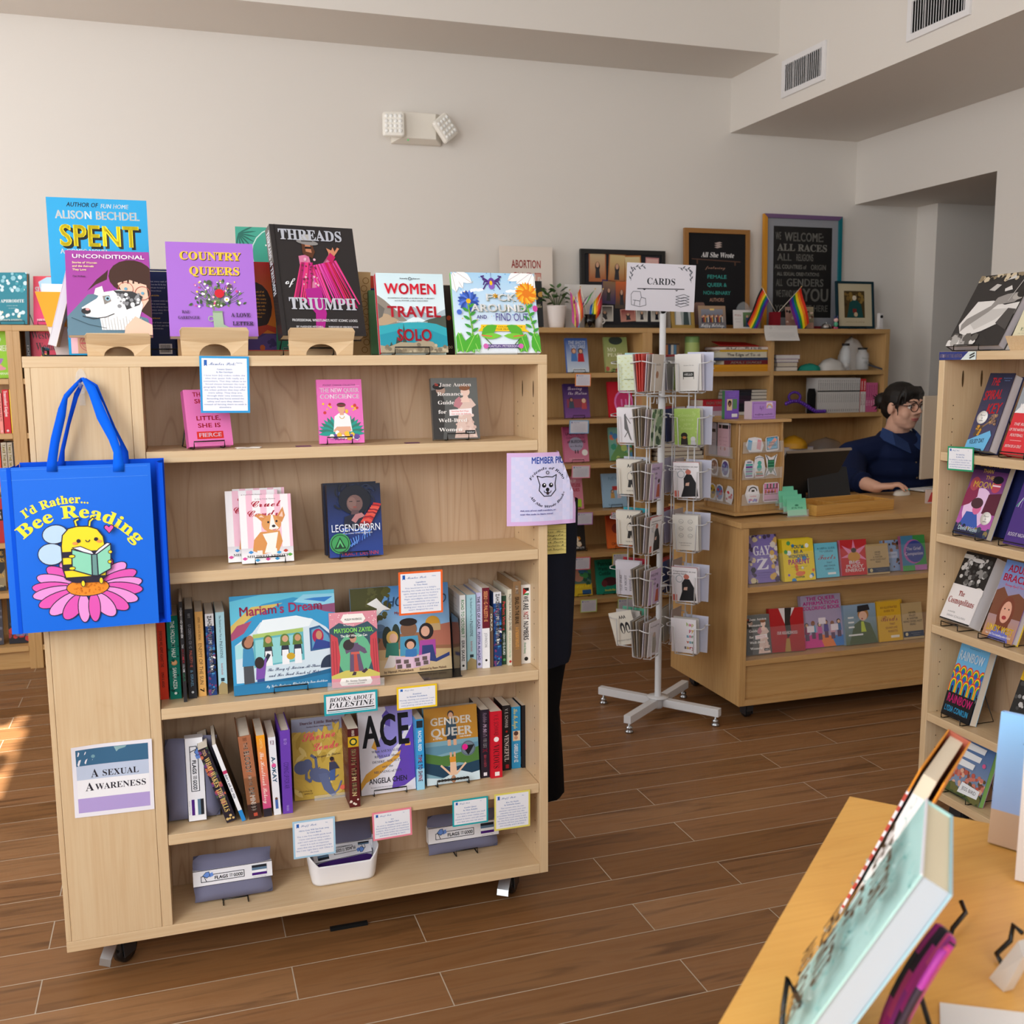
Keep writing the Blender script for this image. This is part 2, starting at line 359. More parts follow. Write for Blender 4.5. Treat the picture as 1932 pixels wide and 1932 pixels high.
# ================================================================ furniture
def caster(parent,x,y,z,r=.034,pedal=False,rz=0):
    b=M(); b.box(-.03,-.04,z-.006,.03,.04,z,'9a9ca0'); b.box(-.014,-.02,r+.005,.014,.02,z-.006,'2a2a2c'); o=b.obj('caster',parent,'paint'); o.location=(x,y,0); o.rotation_euler=(0,0,rz)
    q=M(); q.lathe([(.002,-.013),(r-.004,-.013),(r,-.009),(r,.009),(r-.004,.013),(.002,.013)],'1a1a1c',20,(0,.012,r),'x'); q.obj('wheel',o,'gloss')
    for a in (-1,1):
        q=M(); q.slab([(a*.016,-.012,r-.012),(a*.016,.03,r-.012),(a*.016,.034,r+.02),(a*.016,.012,z-.006),(a*.016,-.02,z-.006)],.002,'333336',(a,0,0)); q.obj('fork',o,'gloss')
    if pedal:
        q=M(); q.slab([(-.018,-.03,z-.03),(-.018,-.055,z-.06),(-.018,-.06,z-.075),(.014,-.06,z-.075),(.014,-.055,z-.06),(.014,-.03,z-.03)],.003,'b8bcc0',(0,-.7,.7)); q.obj('brake_pedal',o,'metal')
def back_bookcase(x0,x1,div,label):
    Y0,Y1=5.34,5.635; t=thing('bookcase',label,'bookcase',(0,0,0)); T=.03
    board(t,'top_board',x0,Y0,1.625,x1,Y1,1.653,'dark_wood_x')
    for x in (x0,x1-T):board(t,'side_panel',x,Y0,0,x+T,Y1,1.625,'dark_wood_z')
    for d in div:board(t,'divider',d-.012,Y0,.09,d+.012,Y1,1.625,'dark_wood_z')
    e=[x0+T]+[q for d in div for q in (d-.012,d+.012)]+[x1-T]
    for i in range(0,len(e),2):
        for z in (1.404,1.148,.897,.626,.383,.115):board(t,'shelf',e[i]+.001,Y0+.001,z-.026,e[i+1]-.001,Y1-.012,z,'dark_wood_x')
    board(t,'back_panel',x0+T,Y1-.012,.09,x1-T,Y1-.002,1.625,'dark_wood_z')
    board(t,'toe_kick',x0+T,Y0+.025,0,x1-T,Y0+.045,.089,'dark_wood_x')
    return t
back_bookcase(-2.33,-.70,[-1.5],'tall wooden bookcase against the back wall at the far left')
back_bookcase(-.70,.93,[.11],'wooden bookcase against the back wall hidden behind the wheeled shelf unit')
back_bookcase(.93,2.56,[],'wooden bookcase behind the card spinner with books facing out')
back_bookcase(2.56,4.195,[3.372],'wooden bookcase behind the sales counter with stacked stock')
# ---- the wheeled display unit in the foreground
UF,UB,UX0,UXS,UX1,UZ=2.438,2.85,-.302,-.066,.893,1.476
SH=[1.263,.983,.663,.353,.126]           # tops of its shelves, top to bottom
U=thing('display_bookcase','birch wheeled display bookcase with blue tote bag hanging on its end','bookcase')
board(U,'top_board',UX0-.003,UF,1.452,UX1,UB,UZ,'wood_x')
board(U,'bottom_board',UX0,UF,.1,UX1-.024,UB,SH[4],'wood_x')
board(U,'side_panel',UXS-.024,UF,SH[4],UXS,UB,1.452,'wood_z')
board(U,'side_panel',UX1-.024,UF,.1,UX1,UB,1.452,'wood_z')
board(U,'end_panel',UX0+.012,UF,SH[4],UXS-.0245,UF+.018,1.452,'wood_z'); board(U,'edge_strip',UX0,UF,SH[4],UX0+.0115,UF+.018,1.452,'wood_z')
board(U,'end_panel',UX0,UB-.018,SH[4],UXS-.0245,UB,1.452,'wood_z')
board(U,'back_panel',UXS,2.633,SH[4],UX1-.024,2.645,1.452,'figured_z')
for z in SH[:4]:
    board(U,'shelf',UXS+.001,UF+.001,z-.026,UX1-.025,2.632,z,'wood_x')
    board(U,'shelf',UXS+.001,2.646,z-.026,UX1-.025,UB-.001,z,'wood_x')
    board(U,'shelf',UX0+.002,UF+.019,z-.04,UXS-.025,UB-.019,z-.014,'wood_y')
# shelf-pin holes inside the right-hand side panel
b=M()
for y in (2.475,2.6):
    for k in range(38):
        z=.17+.032*k
        if k % 5 != 3:b.lathe([(.0001,0),(.0022,0)],'4a3724',6,(UX1-.0243,y,z),'x')
b.obj('pin_holes',U,'matte')
b=M()
for y in (2.475,2.56):b.face([(UX1-.0244,y+.004*math.cos(a),1.39+.022*math.sin(a)) for a in [2*PI*i/12 for i in range(12)]],'5a452c')
b.obj('pocket_slots',U,'matte')
for x,y,pd in ((-.19,2.53,True),(.815,2.535,True),(-.19,2.77,False),(.815,2.77,False)):caster(U,x,y,.1,.034,pd,R(-35) if pd else 0)
# ---- bookcase at the right edge, its front facing left
RX,RY=2.2,2.57
RS=[1.181,.931,.645,.36,.126]
T=thing('display_bookcase','birch bookcase at the right edge with its shelves facing left','bookcase')
RYN=1.5
board(T,'top_board',RX,RYN,1.456,RX+.42,RY,1.481,'wood_y'); board(T,'bottom_board',RX,RYN,.1,RX+.42,RY,.126,'wood_y')
board(T,'side_panel',RX,RY-.024,.126,RX+.42,RY,1.456,'wood_z'); board(T,'side_panel',RX,RYN,.126,RX+.42,RYN+.024,1.456,'wood_z')
board(T,'back_panel',RX+.21,RYN+.024,.126,RX+.222,RY-.024,1.456,'figured_z')
for z in RS[:4]:board(T,'shelf',RX+.001,RYN+.025,z-.026,RX+.209,RY-.025,z,'wood_y')
b=M()
for x in (RX+.04,RX+.17):
    for k in range(30):
        z=.2+.04*k
        if k % 6 != 5:b.lathe([(.0001,0),(.0022,0)],'4a3724',6,(x,RY-.0242,z),'y')
b.obj('pin_holes',T,'matte')
b=M()
for x in (RX+.07,RX+.14):b.face([(x+.004*math.cos(a),RY-.0244,1.4+.026*math.sin(a)) for a in [2*PI*i/12 for i in range(12)]],'5a452c')
b.obj('pocket_slots',T,'matte')
for x,y in ((RX+.09,RY-.1),(RX+.33,RY-.1),(RX+.09,RYN+.1),(RX+.33,RYN+.1)):caster(T,x,y,.1)
# ---- sales counter
CY,CX,CT=3.5,2.1,.83
CX1=3.6
T=thing('sales_counter','wheeled wooden sales counter with two book ledges along its front','counter')
board(T,'counter_top',CX-.012,CY-.005,CT-.022,CX1,CY+.62,CT,'dark_wood_x')
board(T,'side_panel',CX,CY,.08,CX+.028,CY+.6,CT-.023,'dark_wood_z'); board(T,'side_panel',CX1-.03,CY,.08,CX1,CY+.6,CT-.023,'dark_wood_z')
board(T,'bottom_board',CX+.028,CY,.08,CX1-.03,CY+.6,.104,'dark_wood_x')
board(T,'back_panel',CX+.028,CY+.13,.104,CX1-.03,CY+.142,CT-.023,'dark_wood_x')
board(T,'kick_panel',CX+.028,CY+.025,.104,CX1-.03,CY+.04,.258,'dark_wood_x')
CL=[.568,.268]
for z in CL:board(T,'book_ledge',CX+.0285,CY+.001,z-.022,CX1-.0305,CY+.129,z,'dark_wood_x')
for z in CL:
    b=M(); b.box(CX+.03,CY+.004,z,CX1-.032,CY+.0055,z+.13,'fff'); b.obj('ledge_guard',T,'guard')
for x,y in ((CX+.09,CY+.08),(CX+.09,CY+.52),(CX1-.1,CY+.08),(CX1-.1,CY+.52)):caster(T,x,y,.08,.028)
# ---- low table in the near right corner (only its top shows)
ZT=.76
A=onZ(1603,1502,ZT); d1=(onZ(1355,1932,ZT)-A).normalized(); d2=Vector((d1.y,-d1.x,0)); d2=-d2 if d2.dot(onZ(1863,1549,ZT)-A) < 0 else d2
T=thing('display_table','honey-coloured wooden display table in the near right corner','table',A)
b=M(); b.slab([(0,0,-.025),d1*1.3+Vector((0,0,-.025)),d1*1.3+d2*.75+Vector((0,0,-.025)),d2*.75+Vector((0,0,-.025))],.025,'fff',(0,0,1)); b.obj('table_top',T,'ply',.001)
for a,c in ((.04,.04),(1.2,.04),(.04,.66),(1.2,.66)):
    q=d1*a+d2*c; b=M(); b.slab([q+Vector((0,0,-ZT)),q+d1*.05+Vector((0,0,-ZT)),q+d1*.05+d2*.05+Vector((0,0,-ZT)),q+d2*.05+Vector((0,0,-ZT))],ZT-.025,'fff',(0,0,1)); b.obj('leg',T,'wood_z')
# ================================================================ books
def book(label,W,H,T,mtx,front=None,col='fff',spine=None,scol=None,hard=0,group=None,pg='e9e0d0',name='book',back=None,cat='book',mt='print',bcol=None):
    """local frame: x = width (spine at -W/2), y = thickness (front cover at 0, facing -Y), z = height"""
    t=thing(name,label,cat,group=group,matrix=mtx)
    scol=scol or col; bcol=bcol or col; h=W/2; c=.0022 if hard else .0006; o=.003 if hard else .0003
    b=M()
    b.box(-h,0,0,h,c,H,col); b.box(-h,T-c,0,h,T,H,bcol); b.box(-h,c,0,-h+c,T-c,H,scol)
    if front:front(K(b,(-h,0,0),(1,0,0),(0,0,1),W,H))
    if spine:spine(K(b,(-h,T,0),(0,-1,0),(0,0,1),T,H))
    if back:back(K(b,(h,T,0),(-1,0,0),(0,0,1),W,H))
    b.obj('cover',t,mt)
    b=M(); b.box(-h+c,c,o,h-o-.0006,T-c,H-o,pg); b.obj('page_block',t,'matte')
    return t
def Mx(p,rz=0,tilt=0,roll=0):return Matrix.Translation(Vector(p)) @ Matrix.Rotation(rz,4,'Z') @ Matrix.Rotation(-tilt,4,'X') @ Matrix.Rotation(roll,4,'Y')
def hsolve(p,tilt,rz,vt,off=Vector((0,0,0))):
    """height so that the top edge reaches picture row vt"""
    a,b_=.01,1.2; d=Matrix.Rotation(rz,3,'Z') @ Vector((0,math.sin(tilt),math.cos(tilt)))
    for _ in range(40):
        m_=(a+b_)/2
        if proj(Vector(p)+d*m_)[1] > vt:a=m_
        else:b_=m_
    return a
def fb(label,u0,u1,vb,vt,Y,z,T,front=None,col='fff',tilt=12,rz=0,lift=None,**k):
    """book facing the room: u0,u1 its lower corners, vt its top, standing at depth Y on height z"""
    tilt,rz=R(tilt),R(rz); a,c=onY(u0,vb,Y),onY(u1,vb,Y); W=(c.x-a.x)/math.cos(rz)
    zz=z+T*math.sin(tilt)+.0008 if lift is None else z+lift
    p=Vector(((a.x+c.x)/2,Y,zz)); H=hsolve(p,tilt,rz,vt)
    return book(label,W,H,T,Mx(p,rz,tilt),front,col,**k)
def fbX(label,X,Ya,Yb,z,H,T,front=None,col='fff',tilt=12,**k):
    """book facing left (-X): far edge Yb, near edge Ya"""
    tilt=R(tilt); p=Vector((X,(Ya+Yb)/2,z+T*math.sin(tilt)+.0008))
    return book(label,abs(Yb-Ya),H,T,Mx(p,R(-90),tilt),front,col,**k)
def sb(label,u0,u1,vb,vt,Y,z,D,col='fff',spine=None,lean=0,**k):
    """book with its spine to the room; u0,u1 = spine edges at its foot"""
    a,c=onY(u0,vb,Y),onY(u1,vb,Y); T=max(.004,(c.x-a.x)*math.cos(R(lean))); l=R(lean)
    # local spine (x=-W/2) must sit at (X,Y); after Rz(90): local x -> +Y, local y -> -X
    zz=z+.0005+(T*math.sin(-l) if l < 0 else 0)
    p=Vector((c.x,Y+D/2,zz)); H=hsolve(Vector(((a.x+c.x)/2,Y,zz)),0,0,vt)/math.cos(l)
    return book(label,D,H,T,Mx(p,R(90),-l),None,col,spine,**k)
def sptx(txt,col,st='b',x0=.05,x1=.95,h=.5,off=.5):
    """spine lettering running top to bottom between fractions x0,x1 measured from the top"""
    def f(k):
        adv=sum(glyph(c,st)[2] for c in txt)
        spine_text(k,txt,x0,x1,h,col,st,off)
    return f
def spine_text(k,txt,x0,x1,h,col,st,off=.5):
    k.k+=1; adv=sum(glyph(c,st)[2] for c in txt) or 1; L_=(x1-x0)*k.H; ww=L_/adv; hh=h*k.W/.7; pos=0
    for ch in txt:
        v,f,a=glyph(ch,st)
        if v:k.mb.idx([k.P(off-h/2+(py*hh)/k.W,1-x0-((px+pos)*ww)/k.H) for px,py in v],f,col)
        pos+=a
def sp(*ops):
    """spine design: ('r',top,bottom,col) bands, ('t',text,top,bottom,col[,style,height,offset]), ('e',pos,rad,col)"""
    def f(k):
        for o in ops:
            if o[0] == 'r':k.r(o[4] if len(o) > 4 else 0,1-o[2],o[5] if len(o) > 5 else 1,1-o[1],o[3])
            elif o[0] == 't':spine_text(k,o[1],o[2],o[3],o[6] if len(o) > 6 else .42,o[4],o[5] if len(o) > 5 else 'b',o[7] if len(o) > 7 else .5)
            elif o[0] == 'e':k.e(.5,1-o[1],o[2],o[3])
            elif o[0] == 'd':k.dots(o[1],0,1-o[3],1,1-o[2],o[4],o[5],seed=o[1])
    return f
def easel(label,x,Y,z,w,T=.02,tilt=12,rz=0,h=.11,twist=False,group='wire book easels',r=.0017):
    """bent-wire book easel; Y = foot of the book's front cover"""
    t=math.tan(R(tilt)); a=w/2
    P=[(-a,T+.07,.002),(-a,-.004,.002),(-a,-.014,.004),(-a,-.014,.019),(a,-.014,.019),(a,-.014,.004),(a,-.004,.002),(a,T+.07,.002),(a*.7,T+.006+h*t,h),(-a*.7,T+.006+h*t,h)]
    b=M(); b.tube(P,r*1.5 if twist else r,'141414',6,closed=True)
    if twist:
        for i in range(10):b.ball((-a+w*(i+.5)/10,-.014,.019),r*2.1,'141414',6,(1.3,1,1))
    o=b.obj('wire_easel',None,'gloss'); o.location=(x,Y,z); o.rotation_euler=(0,0,rz)
    return tag(o,label,'book stand',group)
def board_sign(name,label,cat,W,H,mtx,art,col='fff',T=.0012,mt='print',group=None,parent=None):
    b=M(); b.box(-W/2,0,0,W/2,T,H,col)
    if art:art(K(b,(-W/2,0,0),(1,0,0),(0,0,1),W,H))
    o=b.obj(name,parent,mt,matrix=mtx)
    return tag(o,label,cat,group) if not parent else o
def fsign(name,label,cat,u0,u1,vb,vt,Y,z,art,col='fff',tilt=0,rz=0,**k):
    a,c=onY(u0,vb,Y),onY(u1,vb,Y); zz=z if z is not None else (a.z+c.z)/2
    p=Vector(((a.x+c.x)/2,Y,zz)); H=hsolve(p,R(tilt),R(rz),vt)
    return board_sign(name,label,cat,(c.x-a.x)/math.cos(R(rz)),H,Mx(p,R(rz),R(tilt)),art,col,**k)
def leaf(k,x,y,l,w,ang,col,vein=None):
    A=k.W/k.H; c,s_=math.cos(R(ang)),math.sin(R(ang)); P=[(0,0),(.25,.42),(.55,.5),(.8,.3),(1,0),(.8,-.3),(.55,-.5),(.25,-.42)]
    k.p([(x+(a*l*c-b_*w*s_),y+(a*l*s_+b_*w*c)*A) for a,b_ in P],col)
    if vein:k.l([(x,y),(x+l*c,y+l*s_*A)],.006,vein)
def flower(k,x,y,r,n,col,mid,rm=.35,w=.5):
    for i in range(n):leaf(k,x,y,r,r*w,360*i/n,col if isinstance(col,str) else col[i % len(col)])
    k.e(x,y,r*rm,mid)
# ---------------------------------------------------------------- cover artwork for the wheeled bookcase
def c_poster(k):
    k.r(0,0,1,1,'1fa6e0'); k.t('AUTHOR OF',.35,.947,.31,.026,'15304a','I'); k.t('FUN HOME',.67,.943,.28,.026,'e8f2f6','I')
    k.t('ALISON BECHDEL',.5,.872,.84,.05,'f0f2f0','h'); k.t('SPENT',.53,.69,.8,.13,'2a3032','H'); k.t('SPENT',.505,.705,.8,.13,'ffe400','H'); k.t('A COMIC NOVEL',.35,.655,.48,.03,'e8f2f6','h')
def c_uncond(k):
    k.r(0,0,1,1,'a4439f'); k.p([(0,.22),(.25,.48),(.45,.5),(.6,.3),(.95,.2),(1,0),(0,0)],'5f7f90')
    k.e(.77,.7,.27,'43281f',.2); k.p([(.5,.78),(.48,.66),(.35,.6),(.24,.52),(.36,.66),(.46,.74)],'43281f')
    k.p([(.52,.7),(.7,.78),(1,.75),(1,.2),(.88,.28),(.8,.5),(.6,.55)],'43281f'); k.p([(.6,.62),(.75,.66),(.95,.6),(.97,.42),(.88,.3),(.72,.4)],'f2c4ac')
    for i in range(6):k.l([(.62+.06*i,.76),(.6+.065*i,.62)],.022,'43281f')
    k.el(.7,.55,.09,.008,'a8554c'); k.el(.9,.5,.09,.008,'a8554c'); k.e(.7,.55,.02,'6fa6c0'); k.e(.9,.5,.02,'6fa6c0')
    k.p([(.17,.32),(.35,.43),(.4,.5),(.62,.54),(.85,.48),(.9,.36),(.85,.2),(.9,.06),(.4,.06),(.38,.2),(.22,.22)],'f1efee')
    k.p([(.32,.48),(.34,.55),(.42,.58),(.44,.5),(.38,.46)],'e8e4e2'); k.p([(.55,.53),(.78,.52),(.9,.46),(.86,.36),(.7,.3),(.66,.42)],'3a3a3c')
    k.dots(26,.6,.34,.86,.5,.022,['f1efee','8d8d90'],seed=3); k.p([(.42,.46),(.5,.47),(.52,.4),(.44,.36)],'8c8580'); k.e(.48,.43,.03,'9cc4d4'); k.e(.48,.43,.016,'1e1e22')
    k.e(.22,.28,.055,'2c2a2c',.035); k.e(.24,.3,.025,'e0a0a0',.015); k.l([(.18,.22),(.3,.19),(.45,.21),(.55,.25)],.01,'2c2a2c')
    for i in range(14):k.l([(.42+.035*i,.06),(.4+.036*i,.18+.02*(i % 3))],.005,'b8b4b4')
    k.p([(.68,.1),(.8,.22),(1,.12),(1,0),(.66,0)],'f2c4ac'); k.l([(.05,.2),(.25,.12),(.45,.08)],.006,'2d4450')
    k.t('UNCONDITIONAL',.51,.905,.86,.046,'f8f4f6','b'); k.tl(['Stories of Women','and the Animals','They Love'],.08,.84,0,.024,.042,'f6e3a4','b',0); k.t('Cat Willett',.08,.68,.15,.018,'3a2530','b',0)
def c_country(k):
    k.r(0,0,1,1,'a86fd0')
    for dx,dy,c in ((.008,-.008,'3a2a20'),(0,0,'f4c53c')):
        k.t('COUNTRY',.5+dx,.815+dy,.7,.085,c,'R'); k.t('QUEERS',.54+dx,.655+dy,.58,.085,c,'R')
    g_=random.Random(5)
    for i in range(26):
        a=R(20+140*i/25); r_=.17+.13*g_.random(); k.l([(.56,.3),(.56+r_*math.cos(a)*1.2,.32+r_*math.sin(a))],.006,g_.choice(['5f7a42','6d8a50','47603a']))
    for i in range(60):a=R(g_.uniform(0,180)); r_=g_.uniform(.05,.3); leaf(k,.56+r_*math.cos(a),.31+r_*math.sin(a)*.95,.05,.025,g_.uniform(0,360),g_.choice(['5f7a42','6d8a50','3f5a36','7d9464']))
    k.dots(46,.3,.3,.82,.6,.013,['f4f0e8','f2d64a','e7b0c4','d1478c','f4f0e8','6a4fa0'],seed=9); k.e(.58,.45,.055,'cf2030'); k.e(.66,.385,.03,'fff'); k.e(.66,.385,.012,'f0c020')
    k.e(.47,.565,.03,'4d5a40'); k.e(.7,.53,.025,'5f4a58'); k.p([(.49,.26),(.6,.26),(.61,.12),(.69,.08),(.68,.045),(.5,.045)],'a3b89a'); k.el(.47,.18,.03,.01,'a3b89a')
    k.r(.49,.245,.605,.262,'87a07c'); k.t('RAE',.19,.235,.09,.032,'3b2a4a','r'); k.t('GARRINGER',.22,.175,.24,.032,'3b2a4a','r'); k.t('A LOVE',.81,.2,.22,.042,'3b2a4a','R'); k.t('LETTER',.83,.11,.24,.042,'3b2a4a','R')
def c_threads(k):
    k.r(0,0,1,1,'2b2829'); k.p([(.3,.72),(.42,.74),(.44,.62),(.6,.62),(.72,.72),(.7,.78),(.64,.7),(.52,.54),(.5,.4),(.32,.4)],'d57ba0')
    g_=random.Random(8)
    for i in range(30):k.l([(.42+.011*i,.63+.002*i),(.5+.016*i,.3-.002*i+.1*g_.random())],.014,g_.choice(['d02a8c','e23a7c','a8205f','e24fb0','c22050']))
    for i in range(12):k.l([(.32+.012*i,.66),(.18+.018*i,.3+.04*g_.random())],.014,g_.choice(['d02a8c','e23a7c','a8205f']))
    k.p([(.33,.42),(.52,.44),(.55,.2),(.5,.05),(.4,.06),(.42,.2),(.34,.28)],'b0248c'); k.dots(26,.32,.45,.5,.7,.014,['7a2c4a','e7b4c8'],seed=4)
    k.p([(.35,.74),(.35,.87),(.46,.87),(.5,.76),(.46,.7)],'5a3624'); k.p([(.39,.76),(.39,.83),(.45,.83),(.46,.75)],'c08060'); k.r(.385,.785,.46,.805,'1b1718')
    k.e(.42,.845,.13,'8d8a88',.024,rot=-6); k.p([(.35,.85),(.37,.915),(.45,.92),(.48,.86)],'b5b2ae'); k.r(.35,.85,.48,.862,'4a4644')
    k.p([(.66,.7),(.72,.72),(.8,.8),(.775,.81),(.74,.77),(.72,.81),(.7,.78),(.64,.8),(.66,.76)],'d08a68'); k.p([(.63,.7),(.68,.76),(.74,.72),(.69,.66)],'c02060')
    k.t('THREADS',.47,.865,.76,.095,'b9bcc6','R'); k.t('of',.16,.455,.12,.065,'eef0f4','c'); k.t('TRIUMPH',.52,.235,.8,.105,'c3c6d0','R')
    k.t("PROFESSIONAL WRESTLING'S MOST ICONIC LOOKS",.52,.125,.78,.022,'f2f2f4','H'); k.t('BY McKENZIE MITCHELL',.33,.07,.32,.015,'e4e4e8','b'); k.t('FOREWORD BY MERCEDES MONE',.73,.07,.36,.015,'e4e4e8','b')
    k.l([(.055,0),(.055,1)],.006,'1c1a1b')
def c_women(k):
    k.g(0,0,1,1,'eaf3f6','cfe7ee'); k.p([(0,.32),(.2,.3),(.4,.4),(.55,.46),(.75,.38),(1,.42),(1,.55),(.92,.52),(.84,.47),(.7,.5),(.52,.58),(.42,.5),(.3,.53),(0,.5)],'a8b9c2')
    k.p([(0,.72),(.1,.66),(.2,.58),(.3,.5),(.42,.4),(.2,.34),(0,.3)],'8d8479'); k.p([(0,.5),(.14,.48),(.3,.4),(.1,.34),(0,.34)],'b59c7e'); k.p([(0,.62),(.1,.55),(.06,.45),(0,.42)],'6b665f')
    k.p([(.6,.37),(.75,.42),(1,.47),(1,.3),(.85,.34)],'4a5348'); k.p([(0,.33),(.3,.37),(.6,.39),(.85,.36),(1,.31),(1,.05),(0,.05)],'2fa5b4'); k.p([(0,.22),(.4,.3),(.7,.3),(1,.2),(1,.05),(0,.05)],'1f93a8')
    for x,y,h in ((.29,.1,.22),(.36,.12,.24),(.16,.07,.06),(.25,.08,.12)):
        for j in range(6):k.p([(x-.035+.005*j,y+h*j/7),(x+.035-.005*j,y+h*j/7),(x,y+h*(j+2.2)/7)],'3c4a40')
    k.p([(0,.09),(.12,.07),(.3,.13),(.5,.12),(.62,.16),(.78,.13),(.85,.06),(1,.08),(1,0),(0,0)],'a89a80'); k.dots(26,0,.0,1,.1,.03,['8f8168','c0b396','7d725e'],seed=7)
    k.t('lonely    planet',.5,.925,.3,.017,'4a5258','b'); k.el(.5,.93,.02,.008,'4a5258'); k.t('WOMEN',.5,.735,.78,.135,'e2203a','h')
    k.t('50 INSPIRING STORIES of ADVENTURE, CURIOSITY',.5,.675,.7,.013,'3a4046','b'); k.t('and the POWER of SELF-DISCOVERY',.5,.643,.5,.013,'3a4046','b')
    k.t('TRAVEL',.53,.445,.79,.135,'d42a3e','h'); k.t('FOREWORD BY JESSICA NABONGO',.49,.375,.46,.012,'e8f4f4','b'); k.t('SOLO',.51,.145,.52,.145,'c0283c','h'); k.r(.585,.17,.6,.215,'2a4a80')
def c_around(k):
    k.g(0,0,1,1,'eef4fb','a9d4f2'); g_=random.Random(2)
    for x,y in ((.18,.75),(.3,.78),(.72,.77),(.83,.82)):
        for i in range(4):k.e(x+.03*i-.05,y+.008*(i % 2),.035,'fff',.016)
    k.dots(40,0,.4,1,1,.006,['5ba4dc','3f8bcd','f0c040'],seed=6)
    for a,x,y in ((-60,.02,1),(-35,.06,1.0),(-80,.01,.98),(-120,.98,1),(-145,.95,1.0),(-100,1,.97),(-150,.86,1.02)):leaf(k,x,y,.22,.12,a,'fbfbfb','c9c2c4')
    for s_ in (-1,1):
        for j in range(4):k.l([(.47,.87),(.47+s_*(.06+.02*j),.89+.03*(j-1)),(.47+s_*(.1-.005*j),.87+.055*(j-1.4))],.014,'4b2a7a')
    k.e(.47,.875,.04,'6a3fa0',.06); k.e(.47,.83,.035,'8a60c0',.04); k.e(.465,.87,.018,'f2c31c',.03); k.l([(.47,.93),(.47,1)],.004,'4b2a7a')
    flower(k,.18,.64,.13,18,['3a5fbf','5a7fdf','2c4aa0'],'f0b81c',.22,.4); flower(k,.88,.74,.14,24,['f2a41c','f7bf3a','e77f12'],'d9591a',.3,.35); k.e(.88,.74,.05,'e8801a')
    for x0,x1 in ((.17,.2),(.87,.94)):
        k.l([(x0,.6),(x1,.3),(x1,.0)],.016,'7ab82c')
        for j in range(9):leaf(k,x0+(x1-x0)*j/8,.56-.05*j,.09,.035,30+120*(j % 2),'3f9b3c')
    for x,y,a in ((0,0,75),(.07,0,100),(.18,0,70),(.26,0,110),(.75,0,70),(.83,0,105),(.93,0,80),(1,0,110),(.1,0,60)):
        leaf(k,x,y,.24,.12,a,'4fae32','a8dd6c')
    k.e(.53,.3,.03,'e04fa0'); k.e(.06,.5,.03,'4b6fd0'); k.e(.97,.55,.03,'d048a0',.04)
    for x,y,w,h,q in ((.56,.645,.36,.085,'F*CK'),(.53,.51,.66,.09,'AROUND')):
        k.t(q,x+.006,y-.006,w,h,'6a7a55','h'); k.t(q,x,y,w,h,'fdfdfd','h')
    k.t('*',.5,.645,.06,.085,'f0b41c','h'); k.t('AND',.32,.42,.12,.045,'4a3f8f','b'); k.t('FIND OUT',.68,.395,.4,.095,'4a3f8f','s')
    k.p([(.26,.26),(.3,.31),(.3,.345),(.84,.345),(.83,.3),(.88,.25),(.8,.265),(.3,.265)],'f7c81c'); k.t('A SWEARY COLORING BOOK',.56,.312,.48,.016,'7a5a14','b'); k.t('FOR THE FEARLESS',.56,.282,.34,.016,'7a5a14','b')
    for s_,x in ((1,.36),(-1,.74)):
        leaf(k,x-s_*.06,.22,.22,.12,90-s_*60,'58b030'); leaf(k,x-s_*.06,.2,.24,.07,90-s_*88,'7ac83c'); k.l([(x-s_*.06,.215),(x+s_*.06,.2)],.012,'e8604a'); k.l([(x-s_*.02,.18),(x+s_*.05,.1),(x,.03)],.01,'4f6a34')
    k.r(.35,.06,.75,.1,'4a2f7a'); k.t('CAITLIN PETERSON',.55,.07,.36,.02,'f0ecf8','b'); k.e(.34,.08,.03,'d465b0'); k.e(.76,.08,.03,'d465b0')
def back_blurb(bg,ink,hi=None,bar=True,seed=1):
    def f(k):
        k.r(0,0,1,1,bg); k.para(4,.1,.9,.88,.035,.016,ink,seed); 
        if hi:k.para(1,.2,.8,.72,.03,.018,hi,seed+1,st='b')
        k.para(5,.1,.9,.66,.035,.016,ink,seed+2)
        if hi:k.para(1,.2,.8,.46,.03,.018,hi,seed+3,st='b')
        k.para(3,.1,.9,.41,.035,.016,ink,seed+5)
        if bar:
            k.r(.62,.05,.92,.17,'f4f4f4')
            for i in range(22):k.r(.645+.011*i,.07,.645+.011*i+.003*(1+i*7 % 3)*.8,.16,'222')
    return f
def c_red(k):
    k.g(0,.2,1,1,'e08a1c','c41f1c'); k.r(0,0,1,.2,'4a3a7c'); k.e(.5,.5,.42,'2a120c',.28); k.para(8,.2,.8,.66,.04,.02,'e6a030',4,st='b')
    k.p([(0,.28),(.2,.31),(.5,.27),(.8,.3),(1,.27),(1,.2),(.8,.24),(.6,.17),(.4,.23),(.2,.18),(0,.24)],'c2401c'); k.p([(0,.16),(.3,.2),(.6,.15),(.8,.2),(1,.18),(1,0),(0,0)],'5a4a94'); k.dots(12,0,.02,1,.16,.05,['d06a28','3a2f6c'],seed=3)
